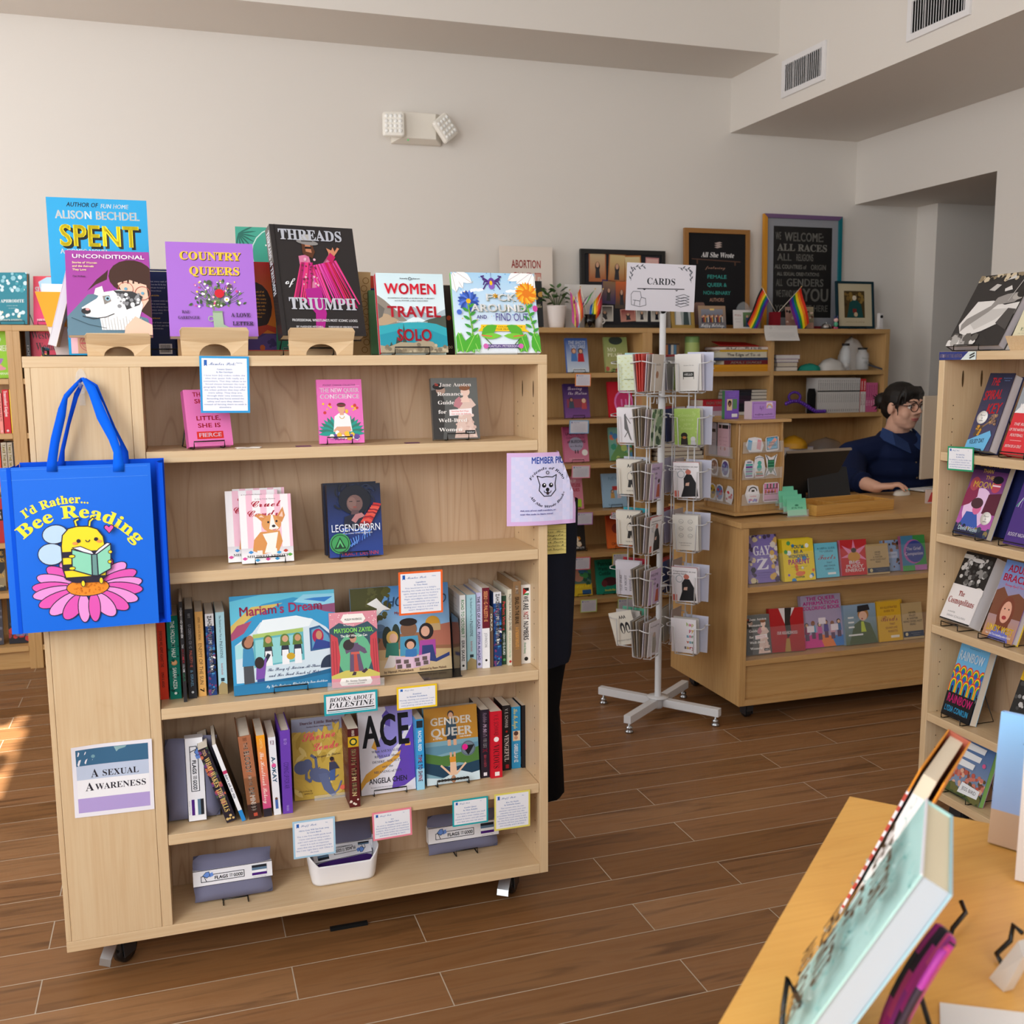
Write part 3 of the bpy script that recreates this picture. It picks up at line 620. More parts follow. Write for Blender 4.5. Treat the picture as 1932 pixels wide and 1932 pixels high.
# ---- the top of the wheeled bookcase
ZU=UZ
fsign('poster','large sky-blue poster with yellow title standing behind the purple books','poster',106,292,668,375,2.82,ZU,c_poster,'1fb0ea',tilt=1,T=.005)
fb('paperback with woman hugging a spotted dog on its purple cover',129,289,640,474,2.50,ZU+.046,.018,c_uncond,'a4439f',tilt=17,lift=.001)
fb('purple book with gold title and a boot vase of flowers',321,488,640,458,2.50,ZU+.044,.02,c_country,'a86fd0',tilt=17,lift=.001,spine=sp(('t','COUNTRY QUEERS',.1,.6,'f4c53c','R',.5)))
fb('large black hardcover with a fringed pink wrestling costume',532,694,640,427,2.50,ZU+.046,.04,c_threads,'2b2829',tilt=17,lift=.001,hard=1,rz=10,spine=sp(('t','THREADS of TRIUMPH',.04,.62,'d4d6de','R',.55)),mt='gloss')
fb('hardcover with red capitals over a turquoise lake',719,846,667,516,2.47,ZU,.024,c_women,'d8eef3',tilt=14,hard=1,scol='d83a4a')
fb('colouring book with spider, orange flower and white lettering',862,1020,667,515,2.47,ZU,.014,c_around,'cfe6f6',tilt=14,scol='7ac86a')
b=M(); X=onY(935,667,2.46).x; b.slab([(X-.055,2.455,ZU+.001),(X+.055,2.455,ZU+.001),(X+.055,2.455,ZU+.014),(X-.055,2.455,ZU+.014)],.002,'fff',(0,-1,0)); b.slab([(X-.055,2.455,ZU+.001),(X+.055,2.455,ZU+.001),(X+.055,2.56,ZU+.001),(X-.055,2.56,ZU+.001)],.002,'fff',(0,0,1)); b.slab([(X-.05,2.49,ZU+.003),(X+.05,2.49,ZU+.003),(X+.05,2.54,ZU+.12),(X-.05,2.54,ZU+.12)],.002,'fff',(0,1,-.4))
tag(b.obj('acrylic_book_stand',None,'clear'),'clear acrylic stand under the colouring book on the bookcase top','book stand')
def wood_stand(label,u0,u1,vt,Y=2.47):
    """bent plywood holder: sloping upper lip, lower plate with an arched cut-out, tray behind"""
    a,c=onY(u0,668,Y),onY(u1,668,Y); w_=(c.x-a.x)/2; zt=onY((u0+u1)/2,vt,Y-.02).z; h=zt-ZU
    t=thing('wooden_book_stand',label,'book stand',((a.x+c.x)/2,Y,ZU),group='plywood book holders')
    b=M(); P=[(-w_,0,0),(-w_*.48,0,0)]+[(-w_*.48*math.cos(PI*i/10),0,h*.42*math.sin(PI*i/10)) for i in range(1,10)]+[(w_*.48,0,0),(w_,0,0),(w_*1.02,-.006,h*.55),(-w_*1.02,-.006,h*.55)]
    b.slab([(p_[0],p_[1],p_[2]+.0005) for p_ in P],.004,'fff',(0,1,0)); b.obj('base_plate',t,'wood_x',.0006)
    b=M(); b.slab([(-w_*1.02,-.0065,h*.555),(w_*1.02,-.0065,h*.555),(w_*1.04,-.02,h*.88),(w_*.97,-.022,h),(-w_*.97,-.022,h),(-w_*1.04,-.02,h*.88)],.004,'fff',(0,.97,.22)); b.obj('front_lip',t,'wood_x',.0006)
    b=M(); b.slab([(-w_*.9,.0045,h*.5),(w_*.9,.0045,h*.5),(w_*.9,.1,h*.38),(-w_*.9,.1,h*.38)],.004,'fff',(0,0,1)); b.slab([(-w_*.8,.1,.0005),(w_*.8,.1,.0005),(w_*.8,.128,h*2),(-w_*.8,.128,h*2)],.004,'fff',(0,1,-.1)); b.obj('back_rest',t,'wood_x',.0006)
wood_stand('plywood book holder under the spotted-dog paperback',165,284,629)
wood_stand('plywood book holder under the purple flower-vase book',343,468,618)
wood_stand('plywood book holder under the black wrestling book',546,666,619)
fb('navy paperback turned back to front between the two purple books',250,332,667,512,2.70,ZU,.02,back_blurb('1b2b58','c7cbd8','e8c040',seed=3),'1b2b58',tilt=-10,rz=0)
fb('navy paperback stacked behind the other back-to-front navy one',256,336,667,508,2.735,ZU,.014,back_blurb('1b2b58','c7cbd8','e8c040',seed=3),'1b2b58',tilt=-10)
fsign('poster','teal poster with palm fronds behind the black wrestling book','poster',454,560,668,429,2.82,ZU,lambda k:(k.r(0,0,1,1,'3fa48c'),[leaf(k,.05,.95,.32,.03,-100+18*i,'1f6a5c') for i in range(8)],k.el(.75,.8,.48,.02,'bfe6da',.2),k.t('TIDE',.72,.8,.42,.07,'e4f4ee','b')),'3fa48c',T=.004)
fb('red and orange book with black oval turned back to front',440,522,655,494,2.66,ZU+.016,.03,c_red,'c41f1c',tilt=-6,hard=1)
b=M(); a,c=onY(360,660,2.66),onY(545,660,2.66); W_=(c.x-a.x)
t=thing('book','thick red hardcover lying flat under the orange book','book',((a.x+c.x)/2,2.66,ZU)); b.box(-W_/2,-.05,0,W_/2,.12,.002,'c23a24'); b.box(-W_/2,-.05,.0135,W_/2,.12,.0155,'c23a24'); b.obj('cover',t); b=M(); b.box(-W_/2+.003,-.047,.002,W_/2-.003,.119,.0135,'c9a678'); b.obj('page_block',t,'matte')
fb('kraft-brown hardcover with gold scrollwork behind the wrestling book',640,700,667,513,2.66,ZU,.03,lambda k:(k.r(0,0,1,1,'c09a68'),[k.el(.85-.06*(i % 2),.9-.09*i,.09,.02,'8a5f24') for i in range(10)]),'c09a68',tilt=-6,hard=1)
fb('blue book with yellow capitals behind the lake hardcover',640,714,667,520,2.70,ZU,.02,lambda k:(k.g(0,0,1,1,'5a5a9c','1e2f66'),k.r(0,.85,1,1,'d0402c'),k.tl(['THE','TEMPEST','OF THE','THREAD','ROAD'],.72,.74,.5,.05,.09,'e8c850','r'),k.dots(20,.2,.02,1,.3,.05,['c7c4dc','8a86b4'])),'2c6aa0',tilt=-8)
fb('green hardcover leaning behind the lake hardcover',702,760,667,548,2.60,ZU,.02,None,'4f7a52',tilt=10,hard=1)
fb('dark brown book with orange glow left of the colouring book',815,858,667,538,2.66,ZU,.03,lambda k:(k.r(0,0,1,1,'2f2620'),k.e(.7,.55,.1,'c0502c'),k.t('200',.75,.12,.3,.04,'c7b8a0','b')),'2f2620',tilt=-8)
for i,(u,q,dw) in enumerate(((585,'under the black wrestling book',.12),(776,'under the lake hardcover',.085),(310,'behind the purple flower-vase book',.06))):
    p=onY(u,667,(2.52,2.47,2.66)[i]); easel('black wire easel '+q+' on the bookcase top',p.x,(2.56,2.47,2.69)[i],ZU,dw,.026,14)
# paperback on a twisted-wire easel at the left end, facing left, seen edge-on
p=onY(118,660,2.55)
book('white paperback on twisted-wire easel, seen edge-on at far left of the bookcase top',.15,.2,.018,Mx(p+Vector((-.03,.08,.012)),R(-90),R(16)),None,'e9e9f0',pg='d9d8de',bcol='c8a884')
easel('twisted black wire easel at the left end of the bookcase top',p.x-.03,p.y+.08,ZU,.1,.03,16,R(-90),.1,True,r=.0022)
b=M(); p=onY(103,660,2.62); b.slab([(p.x-.012,2.62,ZU+.07),(p.x+.03,2.62,ZU+.07),(p.x+.03,2.635,ZU+.15),(p.x-.035,2.635,ZU+.15)],.003,'e0930e',(0,1,0)); b.slab([(p.x-.02,2.637,ZU+.15),(p.x+.03,2.637,ZU+.15),(p.x+.03,2.637,ZU+.168),(p.x-.02,2.637,ZU+.168)],.002,'f2f2f2',(0,1,0)); b.slab([(p.x+.004,2.625,ZU),(p.x+.03,2.625,ZU),(p.x+.03,2.625,ZU+.07),(p.x-.012,2.625,ZU+.07)],.003,'d8c8c4',(0,1,0))
tag(b.obj('bookmark_holder',None,'print'),'orange and white card holder behind the edge-on paperback at far left','card holder')
board_sign('bookmark_card','kraft card with red round stamp lying upright under the dog paperback','card',.07,.042,Mx(onY(140,667,2.55)+Vector((.03,0,0)),0,R(4)),lambda k:(k.r(0,0,1,1,'c79a78'),k.r(0,0,.2,1,'e8b8c0'),k.el(.5,.55,.24,.02,'c05a5a'),k.el(.5,.55,.17,.015,'c05a5a'),k.l([(.3,.55),(.7,.55)],.05,'c05a5a')),'c79a78',T=.002)
# ================================================================ on the shelves of the wheeled bookcase
def fy(u,v,z):return min(2.6,max(2.444,onZ(u,v,z).y))
def FB(label,u0,u1,vb,vt,z,T,art,col,tilt=10,Y=None,**k):return fb(label,u0,u1,vb,vt,Y or fy((u0+u1)/2,vb,z),z,T,art,col,tilt=tilt,**k)
def SB(label,u0,u1,vb,vt,z,D,col,spine,Y=None,**k):Y=Y or fy((u0+u1)/2,vb,z); return sb(label,u0,u1,vb,vt,Y,z,min(D,2.63-Y),col,spine,**k)
def c_fierce(k):
    k.r(0,0,1,1,'e878b8')
    for q,y,w in (('THOUGH',.88,.6),('SHE BE',.76,.55),('BUT',.65,.28),('LITTLE,',.46,.56),('SHE IS',.33,.52)):k.t(q,.5,y,w,.075,'c8203a','h')
    k.r(.2,.13,.8,.26,'d8261c'); k.t('FIERCE',.5,.165,.52,.07,'f6d0e4','h')
def c_newqueer(k):
    k.r(0,0,1,1,'e86fbe'); k.t('POCKET CHANGE COLLECTIVE',.5,.9,.72,.025,'6a2a5c','b'); k.t('THE NEW QUEER',.5,.8,.86,.065,'fbeaf5','h'); k.t('CONSCIENCE',.5,.7,.88,.07,'fbeaf5','h'); k.t('ADAM ELI',.55,.05,.4,.05,'6a2a5c','b')
    k.l([(.05,.87),(.95,.9)],.012,'f2a4d8'); k.dots(14,.1,.48,.9,.64,.03,['f0c030','5a3f8a','d03a3a','f0c030'],seed=3)
    for s_ in (-1,1):
        for i in range(7):leaf(k,.5+s_*.12,.16,.4,.1,90-s_*(15+13*i),['1f9a8c','2f7a6a'][i % 2])
    k.p([(.32,.18),(.36,.42),(.46,.47),(.6,.47),(.7,.42),(.74,.18)],'f2f0f2'); k.p([(.32,.2),(.4,.26),(.7,.26),(.72,.2),(.6,.14),(.4,.14)],'e2a98c'); k.e(.52,.54,.085,'e2a98c',.065); k.e(.52,.6,.1,'4a2c24',.035); k.r(.43,.585,.61,.605,'8a2a3a')
    k.r(.48,.44,.57,.5,'e2a98c'); k.el(.525,.42,.05,.012,'c9a030',a0=180,a1=360); k.dots(18,.22,.08,.85,.17,.05,['f6c43a','f2f2f2','f6c43a','6a4a9a'],seed=5)
def c_jane(k):
    k.r(0,0,1,1,'5a5a58'); k.g(0,.55,1,1,'5f625f','6c6e6c'); k.p([(0,.8),(.2,.82),(.28,.6),(.25,.3),(.2,0),(0,0)],'32302e'); k.e(.2,.8,.1,'b09080',.07); k.e(.16,.86,.13,'201c1a',.05)
    k.p([(.5,.62),(.65,.68),(.85,.66),(.95,.55),(.8,.48),(.95,.02),(.45,.02),(.58,.45)],'e0c4b8'); k.p([(.5,.64),(.6,.7),(.66,.58),(.58,.5),(.46,.54)],'c08088'); k.e(.73,.77,.1,'f0d0c0',.075); k.e(.72,.84,.12,'8a5a3c',.05); k.p([(.68,.7),(.78,.7),(.82,.6),(.62,.6)],'f0d0c0'); k.dots(30,.5,.05,.9,.4,.03,['d4b4a8','ead2c8'],seed=4)
    for q,y,w,a in (('Jane Austen',.86,.7,.17),('Romance',.71,.56,.12),('Guide',.57,.36,.12),('for',.42,.18,.12),('Well-Bred',.28,.62,.12),('Women',.13,.5,.12)):k.t(q,a,y,w,.06,'f4f0ec','r',0)
    k.t('The',.07,.87,.08,.045,'e0584a','i',0); k.p([(.36,.38),(.85,.4),(.85,.5),(.36,.48)],'f6eeee'); k.t('Spotting Red Flags',.4,.445,.38,.022,'e0584a','i',0); k.t('from Across the Ballroom',.4,.4,.42,.022,'e0584a','i',0); k.r(.68,.08,.9,.14,'1c1a1a'); k.t('SmilyReed',.79,.098,.17,.022,'f0f0f0','i')
def c_candy(k):
    k.r(0,0,1,1,'f4f0f2')
    for i in range(4):k.r(.13+.27*i,.2,.25+.27*i,1,'f0c0d2')
    k.g(0,0,1,.22,'ffffff','d8d4da'); k.t('Cruel',.5,.82,.6,.1,'c8384e','C'); k.t('Candy',.46,.68,.68,.1,'c8384e','C'); k.t('A Cozy Corgi Mystery',.5,.93,.4,.015,'8a7a80','b')
    k.p([(.22,.18),(.25,.34),(.38,.45),(.75,.46),(.8,.3),(.72,.16),(.4,.12)],'d8924e'); k.p([(.42,.42),(.72,.44),(.66,.22),(.66,.14),(.44,.14),(.5,.28)],'f6f0ea'); k.e(.6,.57,.19,'dc9a58',.13)
    k.p([(.42,.6),(.28,.7),(.4,.72),(.52,.68)],'d48c4c'); k.p([(.36,.67),(.41,.7),(.47,.66)],'f0c8b4'); k.p([(.7,.66),(.83,.81),(.87,.68),(.8,.58)],'d48c4c'); k.p([(.75,.67),(.82,.75),(.83,.66)],'f0c8b4')
    k.p([(.6,.7),(.57,.56),(.55,.49),(.66,.46),(.74,.5),(.67,.56),(.63,.7)],'f6f0ea'); k.e(.54,.59,.022,'241c1a'); k.e(.7,.6,.022,'241c1a'); k.e(.64,.53,.035,'241c1a',.02); k.p([(.6,.48),(.7,.49),(.66,.455)],'d88a8a')
    k.r(.3,.1,.4,.18,'f0e8e2'); k.r(.58,.1,.68,.2,'f6f0ea'); k.t('MILDRED ABBOTT',.5,.08,.8,.035,'3a3436','r')
    for x,y,c in ((.18,.16,'3a8ad0'),(.72,.14,'3aa0d8'),(.85,.16,'c23a2a'),(.93,.1,'5aa83a'),(.5,.05,'d84a9a'),(.3,.04,'3a9ad0'),(.68,.05,'3a9ad0'),(.06,.07,'d84a9a')):leaf(k,x-.05,y,.1,.05,0,c); k.e(x,y,.03,c)
def c_legend(k):
    k.g(0,0,1,1,'24408f','0c1122'); g_=random.Random(4)
    for i in range(30):a=g_.uniform(0,360); k.el(.5+.33*math.cos(R(a))*g_.random(),.8+.16*math.sin(R(a)),.1,.03,g_.choice(['10141f','162038','1b2a52']),a0=a,a1=a+180,n=8)
    k.e(.5,.78,.3,'0e1220',.2); k.e(.5,.73,.15,'6f5450',.12); k.e(.45,.74,.08,'80625c',.08); k.r(.4,.755,.46,.765,'1a1418'); k.r(.54,.755,.6,.765,'1a1418'); k.e(.5,.68,.04,'8a4a44',.012); k.p([(.44,.64),(.56,.64),(.6,.52),(.4,.52)],'5a4448')
    k.p([(.3,.55),(.42,.58),(.58,.58),(.72,.5),(.66,.4),(.4,.38),(.28,.44)],'141a30')
    for i in range(16):k.l([(.55+.02*i,.42+.02*i),(.66+.018*i,.44+.018*i),(.74+.016*i,.4+.02*i)],.03,g_.choice(['c22a2a','e04a3a','8a1c28','d8584a']))
    k.p([(.42,.5),(.5,.58),(.62,.6),(.68,.55),(.56,.52),(.5,.46)],'b0787a'); 
    for i in range(14):k.l([(.2+.05*i % .6,.06+.02*i),(.3+.04*i % .5,.12+.02*i),(.24+.05*i % .6,.2+.015*i)],.014,g_.choice(['4a7ae0','6aa0f0','2a4ab0']))
    k.t('LEGENDBORN',.5,.35,.92,.1,'e8ecf6','s'); k.l([(.66,.3),(.66,.48)],.014,'e8ecf6'); k.el(.66,.4,.05,.012,'e8ecf6'); k.t('A NEW YORK TIMES BESTSELLER',.5,.315,.6,.017,'c8ccd8','b'); k.t('TRACY DEONN',.55,.02,.7,.05,'c23a44','s')
    k.e(.19,.19,.19,'3f9a58'); k.el(.19,.19,.16,.014,'123a24'); k.p([(.19,.28),(.08,.12),(.3,.12)],'123a24'); k.p([(.19,.25),(.12,.14),(.26,.14)],'58b870'); k.p([(.19,.2),(.15,.14),(.23,.14)],'123a24')
def person(k,x,y,h,skin,hair,top,bot=None,hij=None,w=1.0):
    """small illustrated figure standing at x,y"""
    A=k.W/k.H; u=h
    if bot:k.p([(x-.13*u/A*w,y),(x-.12*u/A*w,y+.45*u),(x+.12*u/A*w,y+.45*u),(x+.13*u/A*w,y)],bot)
    k.p([(x-.17*u/A*w,y+.36*u),(x-.13*u/A*w,y+.76*u),(x+.13*u/A*w,y+.76*u),(x+.17*u/A*w,y+.36*u)],top)
    k.e(x,y+.87*u,.13*u/A,hij or hair,.14*u); k.e(x+.01*u,y+.86*u,.09*u/A,skin,.1*u)
    if hij:k.p([(x-.13*u/A,y+.84*u),(x-.15*u/A,y+.66*u),(x+.15*u/A,y+.66*u),(x+.12*u/A,y+.82*u),(x+.05*u/A,y+.76*u),(x-.05*u/A,y+.76*u)],hij)
def c_mariam(k):
    k.r(0,0,1,1,'2f96c8'); k.p([(0,.7),(0,.95),(.3,1),(1,1),(1,.85),(.6,.95),(.3,.9)],'5fc0dc'); k.p([(0,.7),(.2,.88),(.5,.9),(.2,.78),(0,.62)],'d4b860'); k.p([(.6,.9),(1,.82),(1,.96),(.7,.97)],'8fd0e8'); k.p([(.7,.92),(.9,.88),(.98,.93),(.8,.93)],'2a7ac8'); k.p([(.75,.84),(1,.86),(1,.76),(.9,.78)],'8a4a70')
    k.p([(0,.55),(.12,.62),(.2,.74),(.06,.7),(0,.62)],'a8486c'); k.p([(.03,.12),(.03,.5),(.2,.62),(.28,.72),(.5,.74),(.76,.72),(.9,.62),(1,.5),(1,.12)],'cfe0ea'); k.p([(.24,.62),(.3,.74),(.62,.76),(.78,.71),(.74,.64),(.26,.6)],'e8f2f6')
    k.p([(.2,.56),(.2,.6),(.68,.63),(.68,.59)],'a8c46a'); k.p([(.2,.26),(.2,.56),(.68,.59),(.68,.3)],'5fb0bc'); k.p([(.22,.28),(.22,.54),(.66,.57),(.66,.31)],'8fd0d4'); k.r(.5,.32,.505,.56,'4a98a8'); k.p([(.03,.36),(.03,.5),(.16,.54),(.16,.38)],'a8dce0')
    k.p([(.74,.38),(.74,.62),(.84,.64),(.94,.54),(.98,.4)],'2a5a8c'); k.p([(.76,.4),(.76,.6),(.84,.62),(.92,.53),(.95,.42)],'5a9ac0'); k.e(.82,.53,.055,'a8184e',.075); k.e(.83,.54,.03,'c08a68',.045); k.p([(.76,.4),(.8,.5),(.88,.48),(.95,.45),(.95,.4)],'2a3f8c')
    for x,hj,tp,sk in ((.34,'5a7a34','2a2c3c','c8946c'),(.5,'5a7a34','24283c','d0a080'),(.62,'5a7a34','22263a','c8946c')):person(k,x,.24,.34,sk,'000',tp,None,hj,.75); k.p([(x-.035,.27),(x-.03,.42),(x+.03,.42),(x+.035,.27)],'eceef2')
    k.e(.55,.35,.04,'c8a020',.035); k.p([(.25,.25),(.33,.4),(.36,.38),(.28,.24)],'22263a')
    k.p([(.1,.02),(.1,.36),(.19,.36),(.2,.02)],'46484e'); person(k,.15,.12,.46,'b0785a','3a2a22','3a8ab8',None,None,.8); k.e(.17,.55,.035,'b0785a',.045)
    k.p([(.22,.05),(.22,.2),(.29,.2),(.29,.05)],'2f4a8c'); k.p([(.21,.14),(.22,.28),(.28,.28),(.31,.36),(.32,.34),(.29,.15)],'7a4aa8'); k.e(.25,.31,.045,'2a1c1a',.06)
    k.p([(0,0),(0,.1),(1,.16),(1,0)],'1f78a8'); k.p([(.05,.1),(.6,.13),(1,.2),(1,.15),(.6,.1)],'17618c'); k.e(.93,.2,.1,'22324a',.13,a0=0,a1=180)
    k.t("Mariam's Dream",.48,.8,.8,.095,'9c1c50','b',rot=1); k.t('The Story of Mariam Al-Shaar',.58,.215,.52,.034,'2a3f6c','c'); k.t('and Her Food Truck of Hope',.58,.155,.5,.034,'2a3f6c','c'); k.t('By Leila Boukarim',.42,.05,.24,.028,'e4f2f8','c'); k.t('Illustrated by Sona Avedikian',.72,.055,.34,.028,'e4f2f8','c')
def c_maysoon(k):
    k.r(0,0,1,1,'d98a98'); k.dots(22,0,.78,1,1,.012,['f8e0e2'],seed=3,k=4); k.p([(0,.1),(0,.78),(.2,.86),(.5,.8),(.8,.86),(1,.74),(1,.1)],'2a4a58')
    k.e(.5,.42,.36,'5fae84',.3); k.p([(0,.12),(.02,.72),(.16,.66),(.2,.4),(.14,.12)],'c23a44'); k.p([(1,.12),(.98,.72),(.84,.66),(.82,.4),(.9,.12)],'c23a44')
    for s_ in (.06,.12,.9,.95):k.l([(s_,.14),(s_,.62)],.012,'8f2430')
    k.p([(0,0),(0,.16),(.3,.22),(.8,.22),(1,.16),(1,0)],'c8bc5a'); k.p([(0,0),(0,.12),(1,.12),(1,0)],'d98a98'); k.p([(.2,.02),(.16,.06),(.2,.12),(.8,.12),(.84,.06),(.8,.02)],'f2ece6')
    k.p([(.38,.2),(.4,.44),(.44,.58),(.58,.58),(.6,.44),(.68,.2)],'5f4a68'); k.p([(.47,.2),(.48,.45),(.54,.45),(.57,.2)],'b8483c'); k.p([(.44,.56),(.3,.5),(.32,.44),(.46,.48)],'5f4a68'); k.p([(.56,.57),(.72,.5),(.76,.44),(.7,.43),(.58,.48)],'5f4a68'); k.r(.42,.43,.6,.46,'c8584a')
    k.e(.38,.56,.12,'2a1e1e',.07,rot=35); k.e(.48,.64,.07,'c08a70',.055); k.e(.46,.68,.08,'2a1e1e',.04); k.p([(.42,.15),(.46,.2),(.52,.19),(.5,.15)],'3a2430'); k.p([(.62,.19),(.72,.24),(.76,.21),(.68,.17)],'3a2430')
    k.p([(.24,.9),(.3,.97),(.7,.97),(.76,.9),(.7,.85),(.3,.85)],'f2ece6'); k.t('MUSLIM MAVERICKS',.5,.885,.36,.026,'2a2a2c','h'); k.t('The True Story of',.4,.815,.22,.016,'f2f2ee','b'); k.t('MAYSOON ZAYID,',.5,.725,.82,.06,'9cf06a','h'); k.t('The Girl Who Can Can',.5,.665,.56,.032,'f4f4f0','b')
    k.t('Dr. Seema Yasmin',.5,.065,.44,.028,'3a2a2c','i'); k.t('Illustrated by Noha Habaieb',.5,.035,.36,.018,'3a2a2c','i')
def c_home(k):
    k.g(0,.45,1,1,'9ac4e8','4f8fd0'); k.p([(0,.55),(0,1),(.38,1),(.34,.9),(.3,.8),(.2,.66),(.08,.58)],'4a4a20'); k.dots(40,.16,.62,.38,1,.03,['4a4a20','5a5a2c'],seed=6); k.r(0,0,1,.22,'d8bc90'); k.p([(0,.2),(0,.5),(.1,.44),(.2,.5),(.3,.44),(.6,.46),(.8,.44),(1,.5),(1,.18)],'9c6a4a')
    k.p([(.7,.3),(.72,.5),(1,.54),(1,.28)],'b8705a'); k.e(.28,.5,.07,'5a7a9c',.08); k.r(.2,.42,.35,.5,'4a6a8c'); k.e(.82,.55,.075,'d8a030',.08); k.r(.75,.46,.9,.54,'c8a878'); k.e(.35,.42,.05,'24342c',.13); k.e(.44,.46,.04,'2a3a30',.11); k.p([(0,.18),(0,.3),(.5,.28),(1,.24),(1,.15)],'cfae7c'); k.e(.12,.4,.16,'6a4a34',.07)
    k.e(.57,.5,.085,'8a6248',.095); k.e(.57,.58,.09,'241a18',.045); k.p([(.47,.2),(.48,.42),(.66,.42),(.68,.2)],'4f9cc0'); k.e(.4,.42,.06,'e0b860',.075); k.e(.41,.41,.04,'e8b8a0',.055); k.p([(.32,.2),(.34,.36),(.46,.36),(.46,.2)],'2f7a6a'); k.p([(.3,.08),(.36,.22),(.48,.2),(.4,.08)],'e8e2e0')
    k.e(.75,.46,.075,'241a1c',.095); k.e(.74,.46,.045,'e2ae94',.06); k.p([(.66,.18),(.68,.36),(.84,.36),(.84,.18)],'b04aa0'); k.p([(.69,.14),(.7,.3),(.81,.3),(.84,.14),(.98,.2),(.98,.16),(.84,.1)],'33407a'); k.e(.58,.33,.06,'241a18',.06); k.e(.58,.315,.04,'e0ac90',.045); k.p([(.52,.18),(.53,.27),(.64,.27),(.64,.18)],'3a78b8')
    k.p([(.42,.06),(.42,.2),(.6,.18),(.6,.05)],'e4c4d8'); k.p([(.6,.05),(.6,.18),(.78,.21),(.77,.08)],'dcb8d0')
    for x,y in ((.45,.14),(.53,.13),(.46,.08),(.55,.08),(.64,.14),(.72,.15),(.65,.09),(.73,.1)):k.r(x-.025,y-.02,x+.025,y+.025,'6a5a58')
    k.p([(.16,.82),(.26,.88),(.32,.8),(.4,.74),(.32,.74),(.24,.66),(.26,.76)],'f2f2ee'); k.p([(.7,.9),(.76,.95),(.8,.88)],'c89a94'); k.t('HOMELAND',.66,.77,.62,.11,'2a4a6c','n'); k.t('My Father Dreams of Palestine',.68,.68,.5,.03,'a8483c','b'); k.t('by Hannah Moushabeck',.45,.02,.3,.028,'5a4034','b'); k.t('illustrated by Reem Madooh',.8,.02,.28,.026,'7a5a44','b')
def c_sheine(k):
    k.r(0,0,1,1,'c8a84a'); g_=random.Random(3); k.r(0,.82,1,1,'8b8fa4')
    for i in range(12):leaf(k,.1+.08*i,.84,.24,.1,-90+(i-6)*10,'d0b050' if i % 2 else 'b89a44')
    for i in range(34):leaf(k,g_.random(),g_.random()*.78,.26,.09,g_.uniform(30,150),g_.choice(['d8ba58','b8983c','e0c878','cfae4c']))
    for x,y,r,sw in ((.16,.4,.15,1),(.5,.28,.18,-1)):k.e(x,y,r,'5a6488',.085); k.e(x+sw*.1,y+.03,r*.6,'5a6488',.07); k.l([(x+sw*.14,y+.02),(x+sw*.2,y-.06),(x+sw*.27,y-.02),(x+sw*.26,y+.1),(x+sw*.18,y+.14)],.05,'5a6488'); k.l([(x+.1,y),(x+.24,y-.06),(x+.33,y-.02)],.02,'5a6488')
    k.p([(.45,.3),(.55,.1),(.7,.0),(.78,.02),(.7,.12),(.62,.3)],'5f6a90'); k.l([(.7,.02),(.82,.08),(.88,.18)],.03,'6a74a0'); k.p([(.66,.2),(.68,.36),(.78,.36),(.76,.2)],'46609a'); k.e(.73,.45,.035,'8a5a44',.03); k.e(.72,.47,.04,'2c2226',.025); k.p([(.66,.32),(.67,.43),(.78,.43),(.86,.34),(.76,.34)],'3c3f58')
    k.t('Darcie Little Badger',.52,.925,.74,.035,'5a3a44','r'); k.t('Newbery Honor-winning author',.5,.885,.46,.016,'4a3440','i'); k.t('Sheine',.5,.73,.64,.11,'ff7a74','C',rot=4); k.t('Lende',.62,.6,.5,.1,'ff7a74','C',rot=4); k.t('A prequel to Elatsoe',.64,.51,.5,.03,'3a2c30','c',rot=3)
    k.t('Illustrations by',.2,.1,.25,.022,'4a3a2a','c'); k.t('ROVINA CAI',.26,.065,.16,.018,'4a3a2a','r'); k.e(.9,.1,.05,'e8705a',.03)
def c_ace(k):
    k.r(0,0,1,1,'dfdde6'); k.p([(.5,1),(.55,.86),(.46,.74),(.36,.6),(.28,.5),(.36,.4),(.55,.42),(.62,.5),(.72,.56),(.85,.72),(1,.76),(1,1)],'8f88d4'); k.p([(1,.78),(.82,.58),(.7,.48),(.74,.36),(.6,.16),(.56,.04),(.8,.06),(1,.14)],'6243b0'); k.p([(0,.06),(.1,.14),(.3,.2),(.5,.3),(.72,.4),(.76,.48),(.55,.38),(.3,.32),(.1,.24),(0,.14)],'d8a03c'); k.p([(.22,.54),(.3,.64),(.32,.5)],'d8a03c'); k.r(.84,.52,.94,.56,'d8a03c')
    k.p([(.44,.9),(.52,.96),(.6,.9),(.58,.76),(.46,.8)],'5a4aa8'); k.t('ACE',.5,.55,.86,.36,'23242c','h'); k.tl(['What ASEXUALITY','REVEALS About','DESIRE, SOCIETY,','and the','MEANING of SEX'],.5,.475,0,.028,.06,'4a4a5c','r'); k.t('ANGELA CHEN',.5,.12,.7,.06,'2a2b34','B'); k.para(2,.12,.7,.07,.03,.014,'6a6a74',3)
